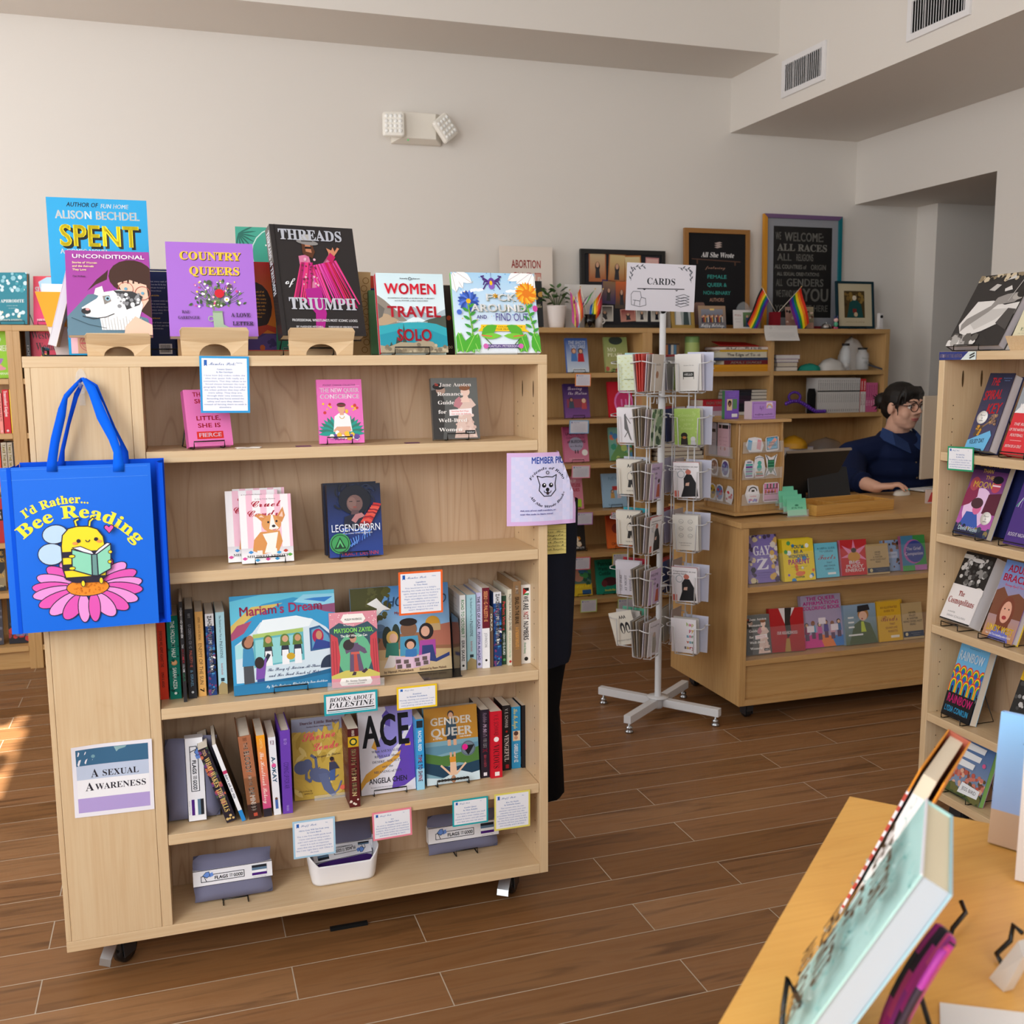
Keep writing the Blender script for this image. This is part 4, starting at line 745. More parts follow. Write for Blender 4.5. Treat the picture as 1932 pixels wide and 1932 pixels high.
def c_gender(k):
    k.r(0,.52,1,1,'b8822c'); k.r(0,0,1,.56,'7aa4b4'); k.p([(0,.36),(.4,.4),(1,.44),(1,.5),(0,.5)],'5f8ea4'); k.p([(0,.3),(0,.42),(.3,.36),(.5,.37),(1,.44),(1,.2),(.6,.26),(.3,.2)],'4f7a3a'); k.p([(0,.3),(.2,.26),(.5,.2),(1,.26),(1,.12),(.7,.06),(.3,.08),(0,.16)],'1f4058'); k.p([(0,0),(0,.1),(.3,.07),(.6,.16),(.85,.1),(1,.12),(1,0)],'cfe2ea')
    k.e(.5,.9,.06,'3a3034',.05); k.e(.5,.885,.045,'d8a888',.04); k.p([(.38,.62),(.42,.84),(.58,.84),(.62,.62)],'2f4a5c'); k.r(.41,.56,.59,.64,'24384a'); k.r(.42,.49,.48,.57,'d8a888'); k.r(.53,.49,.59,.57,'d8a888'); k.p([(.45,.26),(.44,.34),(.56,.34),(.56,.26)],'d8902c'); k.r(.45,.34,.49,.4,'d8a888'); k.r(.52,.34,.56,.4,'d8a888'); k.p([(.44,.1),(.45,.27),(.56,.27),(.57,.1)],'e8c0a0'); k.l([(.44,.12),(.28,.24)],.035,'e8c0a0'); k.l([(.57,.12),(.74,.24)],.035,'e8c0a0'); k.e(.5,.05,.045,'b88a6c',.05)
    k.t('GENDER',.5,.77,.78,.1,'f4efe6','h'); k.t('QUEER',.5,.62,.78,.11,'f4efe6','h'); k.t('A MEMOIR',.24,.585,.18,.02,'f4efe6','b'); k.t('MAIA KOBABE',.76,.585,.22,.02,'f4efe6','b'); k.e(.8,.43,.14,'6f7f8c'); k.el(.8,.43,.125,.01,'4a5a68'); k.p([(.68,.47),(.92,.47),(.8,.34)],'16181c'); k.e(.74,.45,.055,'e0208c')
Z1,Z2,Z3,Z4,Z5=SH
# -- first shelf
FB('pink book with red capitals half hidden by a blue-edged review card',357,441,839,735,Z1,.024,c_fierce,'e878b8',Y=2.475,tilt=14,rz=14,hard=1,scol='c85c9c')
FB('pink paperback with a person in white T-shirt among leaves',603,688,834,716,Z1,.012,c_newqueer,'e86fbe',Y=2.49,tilt=10)
FB('grey paperback with old painting and white serif title on the top shelf',819,906,827,713,Z1,.016,c_jane,'5a5a58',Y=2.50,tilt=10)
for u,Y,n_,w_ in ((392,2.475,'the pink red-lettered book',.07),(640,2.49,'the pink paperback with the leaves',.06),(862,2.5,'the grey old-painting paperback',.055)):easel('black wire easel under '+n_,onY(u,836,Y).x,Y,Z1,w_,.02,12,R(14) if u < 400 else 0)
for i,(u0,u1,v,c) in enumerate(((445,490,843,'e8e4dc'),(557,586,839.5,'7a4a6a'),(762,790,833.5,'6a3f5c'))):
    a,c_=onZ(u0,v,Z1),onZ(u1,v,Z1); b=M(); w_=min(.06,abs(c_.x-a.x)); b.box(-w_/2,-.012,0,w_/2,.012,.0012,c)
    if i == 0:b.lathe([(.0001,.0026),(.012,.0024),(.014,.0012)],'efe9df',12,(-.016,0,0)); b.lathe([(.0001,.0026),(.012,.0024),(.014,.0012)],'efe9df',12,(.018,.002,0))
    o=b.obj('sticker_sheet',None,'print'); o.location=(onY((u0+u1)/2,v,2.47).x,2.462,Z1+.0005); tag(o,['small white sticker pair lying right of the pink red-lettered book','small dark sticker lying left of the pink paperback with leaves','small dark sticker lying left of the grey old-painting paperback'][i],'sticker')
# -- second shelf
FB('striped pink corgi paperback at the back of its stack of three',446,544,1075,921,Z2,.014,c_candy,'f4f0f2',Y=2.53,tilt=10)
FB('striped pink corgi paperback in the middle of its stack',432,531,1079,925,Z2,.014,c_candy,'f4f0f2',Y=2.51,tilt=10)
FB('striped pink corgi paperback at the front of its stack',458,556,1085,933,Z2,.015,c_candy,'f4f0f2',Y=2.48,tilt=10)
FB('dark blue fantasy paperback with green seal, front copy',623,724,1066,913,Z2,.03,c_legend,'141a30',Y=2.475,tilt=8)
FB('dark blue fantasy paperback peeking out behind its front copy',616,716,1062,910,Z2,.028,None,'141a30',Y=2.515,tilt=8)
for u,Y,n_ in ((510,2.48,'the front corgi paperback'),(668,2.475,'the dark blue fantasy paperback')):easel('black wire easel under '+n_,onY(u,1070,Y).x,Y,Z2,.07,.04,9)
# -- third shelf, left run of spines
G3='paperbacks standing on the third shelf'
sbL=lambda lab,*a,**k:SB(lab,*a,group=G3,**k)
sbL('red-orange spine at the far left of the third shelf',301,319,1320,1158,Z3,.14,'d8381c',sp(('t','EVERYONE WILL ADMIT AGAINST THIS',.2,.62,'5a1a10','b',.3),('t','OMAR EL AKKAD',.68,.86,'5a1a10','b',.26)),hard=1)
sbL('teal spine with round peach emblem on the third shelf',322,343,1319,1162,Z3,.13,'147a68',sp(('t','THE HOLLOW HALF',.06,.5,'dfeee8','b',.36),('e',.56,.28,'c8905a'),('e',.56,.2,'e0b080'),('d',16,.3,.95,.12,['0c4a40','0f5a4c']),('t','SARAH AZIZA',.62,.88,'dfeee8','b',.34),('e',.93,.13,'dfeee8')),mt='matte')
sbL('thinnest black spine, with red and white title, on the third shelf',347,353.5,1325,1135,Z3,.15,'26262a',sp(('t','MOHAMMAD SABAANEH',.06,.36,'d8d8da','b',.6),('t','30',.42,.46,'f0f0f0','h',.6),('t','SECONDS',.47,.61,'e0384a','h',.6),('t','FROM',.62,.7,'f0f0f0','h',.6),('t','GAZA',.71,.79,'58c08a','h',.6)))
sbL('thick black spine with dim red and blue title on the third shelf',357,372,1318,1149,Z3,.14,'222329',sp(('t','ROAD TO',.05,.1,'8a8c90','b',.3),('t','UNDERSTANDING',.17,.44,'7a7c84','b',.34),('t','PALESTINE',.46,.65,'b0584a','b',.34),('t','& ISRAEL',.68,.87,'5a84a0','b',.34),('e',.93,.16,'c8ccd0')))
sbL('tan spine with slim black title on the third shelf',375,390,1314,1154,Z3,.13,'d8a45c',sp(('t','ABDEL AND GOLDBERG',.06,.34,'5a3a18','r',.3),('t','ENEMY OF THE SUN',.37,.86,'3a2a18','s',.45),('t','7',.9,.95,'1c1610','h',.5)))
def zz(k):k.r(0,0,1,1,'1f3f78'); k.r(0,.85,1,1,'e0e0e4'); k.dots(60,0,0,1,.84,.16,['2a5aa0','16285a','3f8ac0','7a3a6c'],seed=8); k.dots(20,.4,.3,1,.55,.12,['f0f0f0','16181c'],seed=4); spine_text(k,'ZAHZAH TERMS OF SERVITUDE',.02,.72,.42,'f2f2f4','h'); k.t('7',.5,.03,.5,.05,'f0f0f0','h')
sbL('blue patterned spine beside the tan one on the third shelf',394,410,1312,1158,Z3,.13,'1f3f78',zz)
def hyw(k):k.r(0,0,1,1,'a8d4e0'); spine_text(k,'The Hundred Years War on',.04,.34,.22,'3a5a6c','r'); spine_text(k,'PALESTINE',.35,.56,.32,'24384a','r'); spine_text(k,'Rashid Khalidi',.62,.76,.2,'b05a5a','r'); k.r(.3,.16,.7,.2,'2a3a44'); k.p([(0,0),(0,.1),(.4,.16),(1,.12),(1,0)],'a89468')
sbL('pale blue spine beside the food-truck picture book',413.5,430,1310,1155,Z3,.13,'a8d4e0',hyw)
FB('wide blue picture book showing a food truck',441,640,1291,1119,Z3,.011,c_mariam,'2f96c8',tilt=10,hard=1,Y=2.475)
FB('narrow pink picture book with dancer between red curtains',627,717,1290,1154,Z3,.008,c_maysoon,'d98a98',tilt=14,hard=1,Y=2.452,rz=-4)
FB('square picture book of a family reading under a blue sky',668,853,1269,1105,Z3,.011,c_home,'8ab8e0',tilt=8,hard=1,Y=2.52)
easel('black wire easel under the food-truck picture book',onY(548,1291,2.475).x,2.475,Z3,.08,.012,10)
p=onY(672,1290,2.45); b=M(); b.slab([(-.07,0,.0005),(.07,0,.0005),(.07,0,.02),(-.07,0,.02)],.002,'fff',(0,-1,0)); b.slab([(-.07,0,.0005),(.07,0,.0005),(.07,.06,.0005),(-.07,.06,.0005)],.002,'fff',(0,0,1)); b.slab([(-.055,.028,.003),(.055,.028,.003),(.06,.066,.13),(-.06,.066,.13)],.002,'fff',(0,1,-.3)); o=b.obj('acrylic_book_stand',None,'clear'); o.location=(p.x,2.448,Z3); tag(o,'clear acrylic stand holding the pink curtain picture book','book stand')
b=M(); b.box(-.05,0,0,.05,.1,.0015,'16161a'); b.slab([(-.05,.004,.0015),(.05,.004,.0015),(.05,.004,.12),(.035,.004,.15),(-.035,.004,.15),(-.05,.004,.12)],.002,'16161a',(0,1,0)); o=b.obj('bookend',None,'gloss'); p=onY(862,1262,2.5); o.location=(p.x+.001,2.5,Z3); o.rotation_euler=(0,0,R(90)); tag(o,'black metal bookend right of the family picture book','bookend')
G3b='paperbacks standing at the right of the third shelf'
sbR=lambda lab,*a,**k:SB(lab,*a,group=G3b,**k)
sbR('white spine with green title, its back cover showing, right of the bookend',869,880,1264.8,1123,Z3,.14,'eef0f0',sp(('t','ROAD TO OCTOBER 7',.06,.56,'2f8a4a','b',.5),('t','ERIK SKARE',.6,.88,'2a2c30','b',.5),('e',.94,.2,'333')),back=lambda k:(k.para(1,.1,.9,.92,.04,.014,'777',4),k.para(14,.1,.9,.82,.045,.014,'999',4),k.r(.1,.05,.35,.14,'667')))
sbR('pale blue spine right of the white green-titled one',882,899,1263,1122,Z3,.13,'a8d4e0',hyw)
sbR('lavender spine with black and blue title on the third shelf',900,909,1260.5,1118,Z3,.13,'c4c0e0',sp(('t','THE EYES OF GAZA',.05,.48,'24242c','h',.55),('t','PLESTIA ALAQAD',.52,.9,'3a3a9c','h',.5),('e',.95,.3,'555')))
sbR('spine half maroon half white on the third shelf',911,924.5,1261,1109,Z3,.15,'efeff2',sp(('r',0,.5,'6c1c2c'),('t','SEEKING PALESTINE',.04,.42,'e8a06a','b',.5),('t','JOHNSON',.56,.74,'a8a8b0','b',.35),('e',.9,.16,'222')))
sbR('thin brown spine between the maroon and blue ones',925,931,1259,1146,Z3,.12,'6a5444',sp(('t','GAZA',.1,.4,'e8e0d0','b',.5)))
sbR('blue patterned spine at the right of the third shelf',932,946.7,1257,1117,Z3,.13,'1f3f78',zz)
sbR('dark green spine with red title on the third shelf',947,956,1254,1124,Z3,.13,'24402c',sp(('t','Perfect Victims',.08,.5,'d83a44','b',.55),('t','MOHAMMED EL-KURD',.53,.86,'e4e8e4','b',.45),('e',.93,.26,'5aa060')))
sbR('cream spine with green handwriting on the third shelf',958.6,967.6,1255.5,1112,Z3,.15,'e4ddc8',sp(('t','PALESTINE IN A WORLD ON FIRE',.06,.54,'3a3a34','b',.5),('t','edited by Katherine Natanel and Ilan Pappe',.56,.9,'4a9a5a','c',.4),('e',.95,.26,'c03a3a')))
sbR('brown jacketed hardcover near the right end of the third shelf',969,983.5,1257,1097,Z3,.16,'8a6a48',sp(('t','ILAN PAPPE',.05,.15,'efe6d8','h',.4),('t','ISRAEL ON THE BRINK',.18,.5,'3a2c20','h',.5),('t','AND THE EIGHT REVOLUTIONS',.54,.8,'d89a4a','b',.4)),hard=1,pg='d8d0c0')
def flagpal(k):k.r(0,0,1,1,'eae8e4'); k.r(.2,.9,.8,.96,'222'); k.r(.2,.88,.8,.92,'f6f6f6'); k.r(.2,.87,.8,.89,'2a8a4a'); k.p([(.2,.96),(.2,.87),(.6,.915)],'d03030'); spine_text(k,'WE ARE',.14,.32,.5,'202022','h'); spine_text(k,'NOT',.34,.44,.5,'d02a2a','h'); spine_text(k,'NUMBERS',.46,.7,.5,'202022','h'); spine_text(k,'Ahmed Alnaouq',.73,.87,.22,'5a9a6a','b',.4); k.e(.5,.06,.2,'222')
sbR('white spine with small flag at the right end of the third shelf',983.8,1002,1252,1103,Z3,.14,'eae8e4',flagpal)
# -- fourth shelf
G4='books standing on the fourth shelf'
s4=lambda lab,*a,**k:SB(lab,*a,group=G4,**k)
s4('black floral spine leaning left beside the grey cloth pack',426,446,1543,1404,Z4,.13,'26202c',sp(('d',40,0,.75,.2,['6a3a7c','a04a5c','3a2a54','4a5a48','c0684a']),('t','TYSCH',.02,.1,'d8b878','b',.3),('t','WHAT WAKES THE BELLS',.13,.86,'e8c878','r',.5),('d',5,.9,.97,.12,['d8b878'])),lean=-17,Y=2.46)
s4('thin white and blue leaning spine with a cover of brown stripes',456,464,1543,1398,Z4,.14,'5a4a30',sp(('r',0,.86,'eef0f4'),('r',.86,1,'2a88d0'),('t',"I didn't ask for this",.36,.7,'2a3a5a','b',.6),('r',.34,.38,'c03a6a')),lean=-17,Y=2.458)
s4('thick copper-brown jacketed spine on the fourth shelf',470,494,1537,1386,Z4,.15,'8a5a3c',sp(('r',0,.5,'a86a4a'),('r',.82,1,'3a2420'),('t','COFFINDAFFER',.02,.06,'5a2f20','b',.3),('t','THE',.08,.16,'f0e0d0','h',.3),('t','BLOODY',.18,.44,'f6ece0','h',.42),('t','AND THE',.47,.6,'f0e0d0','h',.26),('t','DAMNED',.62,.9,'f6ece0','h',.42),('r',.93,.97,'c0503c',.4,.7)),hard=1,lean=-5,Y=2.462)
s4('orange to pink spine with script title on the fourth shelf',497.7,513.4,1532,1386,Z4,.13,'ea8a1c',lambda k:(k.g(0,0,1,1,'c8388c','f0a018'),k.r(0,0,1,.1,'2a2430'),spine_text(k,'CAPETTA',.04,.16,.3,'f8d890','s'),spine_text(k,'The Heartbreak Bakery',.2,.84,.5,'f8e8e0','c')),lean=-3,Y=2.466)
s4('thin white spine with blue bubble lettering on the fourth shelf',517,530.5,1532,1390,Z4,.13,'e8eaf2',sp(('t','IZZY',.04,.1,'c83a8a','h',.5),('t','A-OKAY',.25,.58,'3a9ad0','h',.55),('e',.36,.3,'e05a9a'),('r',.8,.92,'4a6ab0',.3,.7),('e',.79,.2,'6a4a3c')),lean=-2,Y=2.468)
s4('purple jacketed hardcover beside the elephant book',534,552.7,1529,1378,Z4,.14,'6a3fb0',sp(('t','BUNCH',.1,.17,'a88ad8','b',.3),('t','COMING UP FOR AIR',.38,.7,'3a1f6c','s',.5),('t','ROARING BROOK',.9,.97,'b09ae0','b',.22)),hard=1,Y=2.468)
FB('yellow book with grey elephants and pink script title',556,657,1503,1353,Z4,.018,c_sheine,'c8a84a',Y=2.53,tilt=6)
s4('dark red spine with gold band between the yellow and white covers',660,680,1519.5,1375,Z4,.13,'5a1c1c',sp(('r',0,.1,'4a1418'),('t','KAMILAH COLE',.02,.09,'e8d8c8','b',.24),('r',.1,.23,'c8a01c'),('e',.165,.36,'1c3a24'),('e',.165,.22,'d8b83a'),('t','SO LET THEM BURN',.26,.86,'f0dca0','h',.45),('d',6,.89,.97,.1,['e8d8c8'])),lean=0,Y=2.45,back=back_blurb('5a1c1c','c8b0a8',bar=False,seed=6))
FB('white and violet book with huge black three-letter title',682,785,1495,1333,Z4,.016,c_ace,'dfdde6',Y=2.505,tilt=8)
s4('sky-blue spine with white and red title on the fourth shelf',786.7,801.5,1492,1357,Z4,.13,'3aa0dc',sp(('r',.7,1,'9cd4f0'),('r',.02,.12,'24303a',.1,.9),('t','RACHEL REID',.16,.45,'f0f6fa','b',.42),('t','TIME TO SHINE',.5,.88,'d8383c','h',.5)),Y=2.5,back=back_blurb('4aa4dc','dce8f4',bar=False,seed=3))
FB('ochre memoir with a figure standing above a lake reflection',806,906,1482,1333,Z4,.02,c_gender,'7aa4b4',Y=2.51,tilt=8)
s4('black spine with lavender script title, its back cover showing',908,924,1476,1339,Z4,.14,'241c2a',sp(('t',"Robbie McNiel's",.04,.4,'e8c8e4','I',.45),('t','HIT LIST',.42,.56,'f0e8f0','h',.4),('t','X',.57,.62,'e04a6a','h',.55),('t','BRIANNA HEATH',.66,.84,'a03a4a','b',.3),('r',.92,.97,'e8e4ec',.3,.7)),Y=2.52,back=back_blurb('241c2a','b89ac0',bar=False,seed=9))
s4('bright red spine, its back cover showing, near the right end',926.5,948,1478,1342,Z4,.14,'c8182c',sp(('t','V. E. SCHWAB',.05,.36,'6a1420','s',.4),('e',.42,.22,'f4e8e8'),('t','VICIOUS',.5,.86,'5a0f1a','r',.5),('r',.91,.97,'f4e8e8',.35,.75)),Y=2.51,back=back_blurb('c8182c','f0c8c8',bar=False,seed=5))
s4('black serif-titled spine just right of the bright red one',949,964,1467.5,1331,Z4,.14,'1c1a1e',sp(('t','V. E. SCHWAB',.05,.34,'e4e0e0','s',.4),('e',.4,.14,'b02a2a'),('t','VENGEFUL',.45,.86,'f0ecec','r',.55),('r',.91,.97,'a82430',.35,.75)),Y=2.55)
s4('turquoise spine with yellow script and small portrait',965.7,982.6,1466,1333.5,Z4,.13,'2f94c8',sp(('t','Kiss Me, Maybe',.03,.36,'f4e040','c',.5),('r',.39,.55,'e8d0b0',.15,.95),('e',.43,.25,'5a3a34'),('e',.5,.2,'d09a7a'),('t','GABRIELLA GAMEZ',.6,.9,'e8f2f8','b',.42)),Y=2.555)
s4('black spine with white capitals and red crest at the far right',985,1006.5,1466,1330,Z4,.14,'1c1b20',sp(('t','THE GRIMROSE GIRLS',.03,.58,'f0eef0','h',.3),('r',.63,.7,'b82a38',.3,.72),('t','LAURA POHL',.74,.88,'a03040','b',.24),('e',.94,.1,'c83a4a')),Y=2.552,back=back_blurb('1c1b20','8a8a94',bar=True,seed=2))
for u,Y,n_ in ((735,2.505,'the white and violet book'),(853,2.51,'the ochre memoir')):easel('black wire easel under '+n_,onY(u,1490,Y).x,Y,Z4,.085,.02,8,twist=u > 800)
b=M(); b.box(-.04,-.012,.0005,.04,.04,.002,'eee'); b.box(-.04,-.012,.002,.04,-.01,.014,'eee'); o=b.obj('acrylic_book_stand',None,'clear'); o.location=(onY(622,1500,2.53).x,2.53,Z4); tag(o,'clear acrylic ledge under the yellow elephant book','book stand')
# -- cloth flag packs
def packband(k,vert=False):
    k.r(0,0,1,1,'e9e9ee'); k.r(0,.965,1,1,'2a2a30'); k.r(0,0,1,.03,'2a2a30'); k.el(.3,.46,.0,.0,'222')
    k.l([(.1,.26),(.64,.26),(.64,.68),(.24,.68)],.008,'222630'); k.l([(.1,.26),(.1,.62),(.135,.62),(.165,.28)],.008,'222630'); k.p([(.12,.66),(.16,.86),(.2,.88),(.21,.62),(.17,.5)],'6a90d8'); k.p([(.2,.76),(.245,.82),(.255,.6),(.205,.52)],'6a90d8'); k.l([(.12,.66),(.16,.86),(.2,.88),(.21,.62),(.17,.5),(.12,.66)],.006,'222630')
    k.t('FLAGS',.35,.36,.17,.2,'23262e','h'); k.t('FOR',.475,.5,.04,.07,'23262e','h'); k.r(.455,.44,.495,.46,'23262e'); k.r(.455,.38,.495,.4,'23262e'); k.t('GOOD',.565,.36,.12,.2,'23262e','h')
    for i,c in enumerate(('24262c','5f7a94','eef0f4','4a1f78')):k.r(.74,.7-.16*i,.93,.86-.16*i,c)
    k.t('Asexual Pride Flag',.835,.09,.17,.045,'888890','s')
def pack(label,W,H,T,mtx,band=(.36,.7),vert=False,cat='flag pack',bandart=packband,cl='74758e'):
    t=thing('flag_pack',label,cat,matrix=mtx,group='folded grey flags in paper sleeves'); b=M(); b.smooth=True
    n=12; g_=random.Random(int(W*1e5)); V=[]
    for s_ in (0,1):
        for j in range(n+1):
            for i in range(n+1):
                x,z=i/n,j/n; e=min(1,5*min(x,1-x,z,1-z)); puff=math.sqrt(max(0,1-(1-e)**2)); y=T/2+(T/2*puff*(1 if s_ else -1))+.0012*math.sin(9*x+7*z+s_)*math.sin(5*z-3*x)*e
                V.append((-W/2+W*x+.0015*math.sin(14*z)*(abs(x-.5) > .45),y,H*z+.0015*math.sin(11*x)*(z > .9)))
    q=(n+1)**2
    F=[(j*(n+1)+i,j*(n+1)+i+1,(j+1)*(n+1)+i+1,(j+1)*(n+1)+i) for j in range(n) for i in range(n)]+[(q+j*(n+1)+i,q+(j+1)*(n+1)+i,q+(j+1)*(n+1)+i+1,q+j*(n+1)+i+1) for j in range(n) for i in range(n)]
    b.idx(V,F,cl); b.obj('folded_flag',t,'cloth')
    b=M(); e=.0015
    if not vert:
        z0,z1=H*band[0],H*band[1]; b.box(-W/2-e,-e,z0,W/2+e,T+e,z1,'e9e9ee'); bandart(K(b,(-W/2-e,-e,z0),(1,0,0),(0,0,1),W+2*e,z1-z0))
    else:
        x0,x1=-W/2+W*band[0],-W/2+W*band[1]; b.box(x0,-e,-e,x1,T+e,H+e,'e9e9ee'); bandart(K(b,(x0,-e,H+e),(0,0,-1),(1,0,0),H+2*e,x1-x0))
    b.obj('paper_sleeve',t,'matte'); return t
def pk(label,u0,u1,vb,vt,Y,z,T=.03,tilt=10,**k):
    a,c=onY(u0,vb,Y),onY(u1,vb,Y); p=Vector(((a.x+c.x)/2,Y,z+T*math.sin(R(tilt))+.003)); H=hsolve(p,R(tilt),0,vt); return pack(label,c.x-a.x,H,T,Mx(p,0,R(tilt)),**k)
pk('grey cloth flag pack with upright sleeve on the fourth shelf',317,416,1538,1394,2.49,Z4,.035,6,vert=True,band=(.38,.74))
pk('grey cloth flag pack at the left of the bottom shelf',368,516,1708,1608,2.5,Z5,.03,14)
pk('grey cloth flag pack at the right of the bottom shelf',811,941,1622,1534,2.56,Z5,.025,6,band=(.32,.73))
for u,Y,n_ in ((445,2.5,'left'),(880,2.56,'right')):easel('black wire easel under the %s flag pack on the bottom shelf' % n_,onY(u,1700,Y).x,Y,Z5,.06,.03,9,h=.06)
# white storage bin with a flag pack inside
a,c=onZ(585,1690,Z5),onZ(724,1668,Z5); X,Y=(a.x+c.x)/2,2.55; W_,D_=.185,.11
t=thing('storage_bin','white plastic bin on the bottom shelf with dipped front rim','bin',(X,Y,Z5+.0005)); b=M(); b.smooth=True
def rr(hw,hd,r,n=6):
    P=[]
    for cx,cy,a0 in ((hw-r,hd-r,0),(-hw+r,hd-r,90),(-hw+r,-hd+r,180),(hw-r,-hd+r,270)):
        for i in range(n+1):t_=R(a0+90*i/n); P.append((cx+r*math.cos(t_),cy+r*math.sin(t_)))
    out=[]
    for (x0,y0),(x1,y1) in zip(P,P[1:]+P[:1]):
        m_=max(1,int(math.hypot(x1-x0,y1-y0)/.012)); out+=[(x0+(x1-x0)*i/m_,y0+(y1-y0)*i/m_) for i in range(m_)]
    return out
base=rr(1,1,.25) ; L0=rr(W_/2-.012,D_/2-.01,.022); nL=len(L0); V=[]; rimz=[]
for x,y in L0:d=abs(x)/(W_/2); rimz.append(.085-(.028*max(0,min(1,(.85-d)/.22)) if abs(y) > D_/2-.024 else 0))
def ring(gr,f,zf):return [(x*(1+gr),y*(1+gr),zf*(rimz[i] if f else 1)) for i,(x,y) in enumerate(L0)]
R0=[ring(0,0,.002),ring(.03,1,.12),ring(.14,1,.9),ring(.155,1,1.0),ring(.125,1,1.0),ring(.115,1,.9),ring(.0,1,.12),ring(-.02,0,.006)]
V=[p_ for q in R0 for p_ in q]; F=[(k_*nL+i,k_*nL+(i+1) % nL,(k_+1)*nL+(i+1) % nL,(k_+1)*nL+i) for k_ in range(len(R0)-1) for i in range(nL)]+[tuple(range(nL))[::-1],tuple(range(7*nL,8*nL))]
b.idx(V,F,'f0f0f4'); b.obj('bin_body',t,'paint')
t=pack('purple-striped flag pack lying upside down inside the white bin',.15,.12,.025,Matrix.Translation((X+.004,Y+.012,Z5+.055)) @ Matrix.Rotation(R(-52),4,'X') @ Matrix.Rotation(R(176),4,'Y') @ Matrix.Translation((0,0,-.07)),cl='3f2468')
pack('grey flag pack standing at the back inside the white bin',.15,.13,.02,Mx((X+.01,Y+.022,Z5+.012),0,R(4)),band=(.3,.5))
# ---- review cards hung on the shelf edges
def staff(border,who,head,lines,h=.03,top='Staff Pick:'):
    def f(k):
        k.r(0,0,1,1,border); A=k.W/k.H; m_=.045; k.r(m_,m_*A,1-m_,1-m_*A,'eff0f6')
        bx=.09; y1=1-m_*A-.03; k.p([(bx,y1),(bx,y1-.11),(bx+.03,y1-.09),(bx+.06,y1-.11),(bx+.06,y1)],'1f5fb4')
        k.t(top,.19,y1-.09,0,.055,'3a66a8','c',0); k.t(who,.8,y1-.06,0,.025,'8aa4c8','b')
        y=y1-.09-2.1*h*1.6; k.t(head[0],.5,y,0,h*1.05,'4a74b4','r'); k.t(head[1],.5,y-h*2,0,h*1.05,'4a74b4','r')
        n=len(lines); y0=y-h*4.3; dy=(y0-m_*A-.03)/max(1,n-.6)
        for i,q in enumerate(lines):
            k.t(q,.5,y0-i*dy,min(.86,.86*len(q)/max(len(s_) for s_ in lines)),h,'5f7cb8','s')
    return f
def hang(label,u0,u1,vb,vt,border,who,head,lines,roll=0,h=.03,top='Staff Pick:',Y=UF-.004):
    a,c=onY(u0,vb,Y),onY(u1,vb,Y); p=Vector(((a.x+c.x)/2,Y,(a.z+c.z)/2)); H=hsolve(p,0,0,vt)
    return board_sign('review_card',label,'card',c.x-a.x,H,Mx(p,0,R(-1),R(roll)),staff(border,who,head,lines,h,top),border,T=.0008,group='review cards on shelf edges')
hang('blue-bordered review card hanging from the bookcase top',379,472,779,672,'2a9ad8','Norma',('Country Queers','by Rae Garringer'),['I love how [it] makes visible the','idea that queer folk really are','everywhere. That they refuse to be','forced choose between the rural','geography that feels like home and','the urban policies that may offer','more safety. They they are,','through their very existence,','demanding that home extend the','safety and care they deserve,','instead of forcing them to seek it','elsewhere.'],1,.025,'Member Pick:')
hang('orange-bordered review card over the family picture book',753,836,1158.5,1077,'f0682a','Kelsey',('Legendborn','by Tracy Deonn'),['This book/series is a delight.','Reading this made me feel like a kid','again, staying up past my bedtime','to read just one more chapter!','Magic, swordfights, and monsters','weave seamlessly into this','fantastic exploration of grief and','finding your way in a world that',"wasn't designed for you."],0,.03,'Member Pick:')
hang('small yellow-bordered review card beside the black-lettered sign',749,825,1336.5,1293,'f2cc2a','Elsa',('Homeland','by Hannah Moushabeck'),['Moving, stunning and essential. I wish','I could give a copy of this book to','every grownup and kid in the world.'],0,.055)
hang('pink-bordered review card above the white bin',704,778,1581,1528,'f08a9c','Elsa',('Ace','by Angela Chen'),['At once a relatable memoir and a','fascinating political and cultural','analysis, Ace is such an important','tool for those within the community','and those wanting to learn.'],-1,.045)
hang('teal-bordered review card over the right flag pack',854,921,1555.5,1506,'1fa8b0','Elsa',('Gender Queer','by Maia Kobabe'),['This book will teach you stuff',"you didn't even realize you",'needed to know, and will remind','you that you are not alone.'],0,.05)
hang('pale yellow-bordered review card at the right end of the shelf edge',933,1000,1563,1494,'e8dc6a','Elsa',('Kiss Me Maybe','by Gabriella Gamez'),['That moment when the main','character represents your own','sexuality so well that she',"articulates feelings you've never",'known how to put words to and','for the first time you feel like','someone will love you, because',"you actually aren't broken."],0,.034)
hang('pale blue-bordered review card overlapping the white bin',554,634,1615.5,1545,'a8d0e8','Bea',('Olivia Gray Will Not Fade Away','by Ciera Burch'),['This is the first middle grade book','I have read about being ace/ace',"and I can't wait to read a million",'more! It is such an important','story that was so emotional it felt','like I was right there with Olivia in','the book.'],0,.036)
def c_sign(k):k.r(0,0,1,1,'27a4b0'); k.r(.04,.1,.96,.9,'eaeaf0'); k.t('BOOKS ABOUT',.5,.62,.8,.2,'23262c','i'); k.t('PALESTINE',.5,.34,.84,.24,'23262c','i'); k.r(.06,.22,.94,.27,'23262c'); k.r(.06,.14,.94,.17,'27a4b0')
fsign('shelf_sign','teal-bordered black-lettered sign clipped to the third shelf edge','sign',612,713,1346,1306,UF-.004,None,c_sign,'27a4b0')
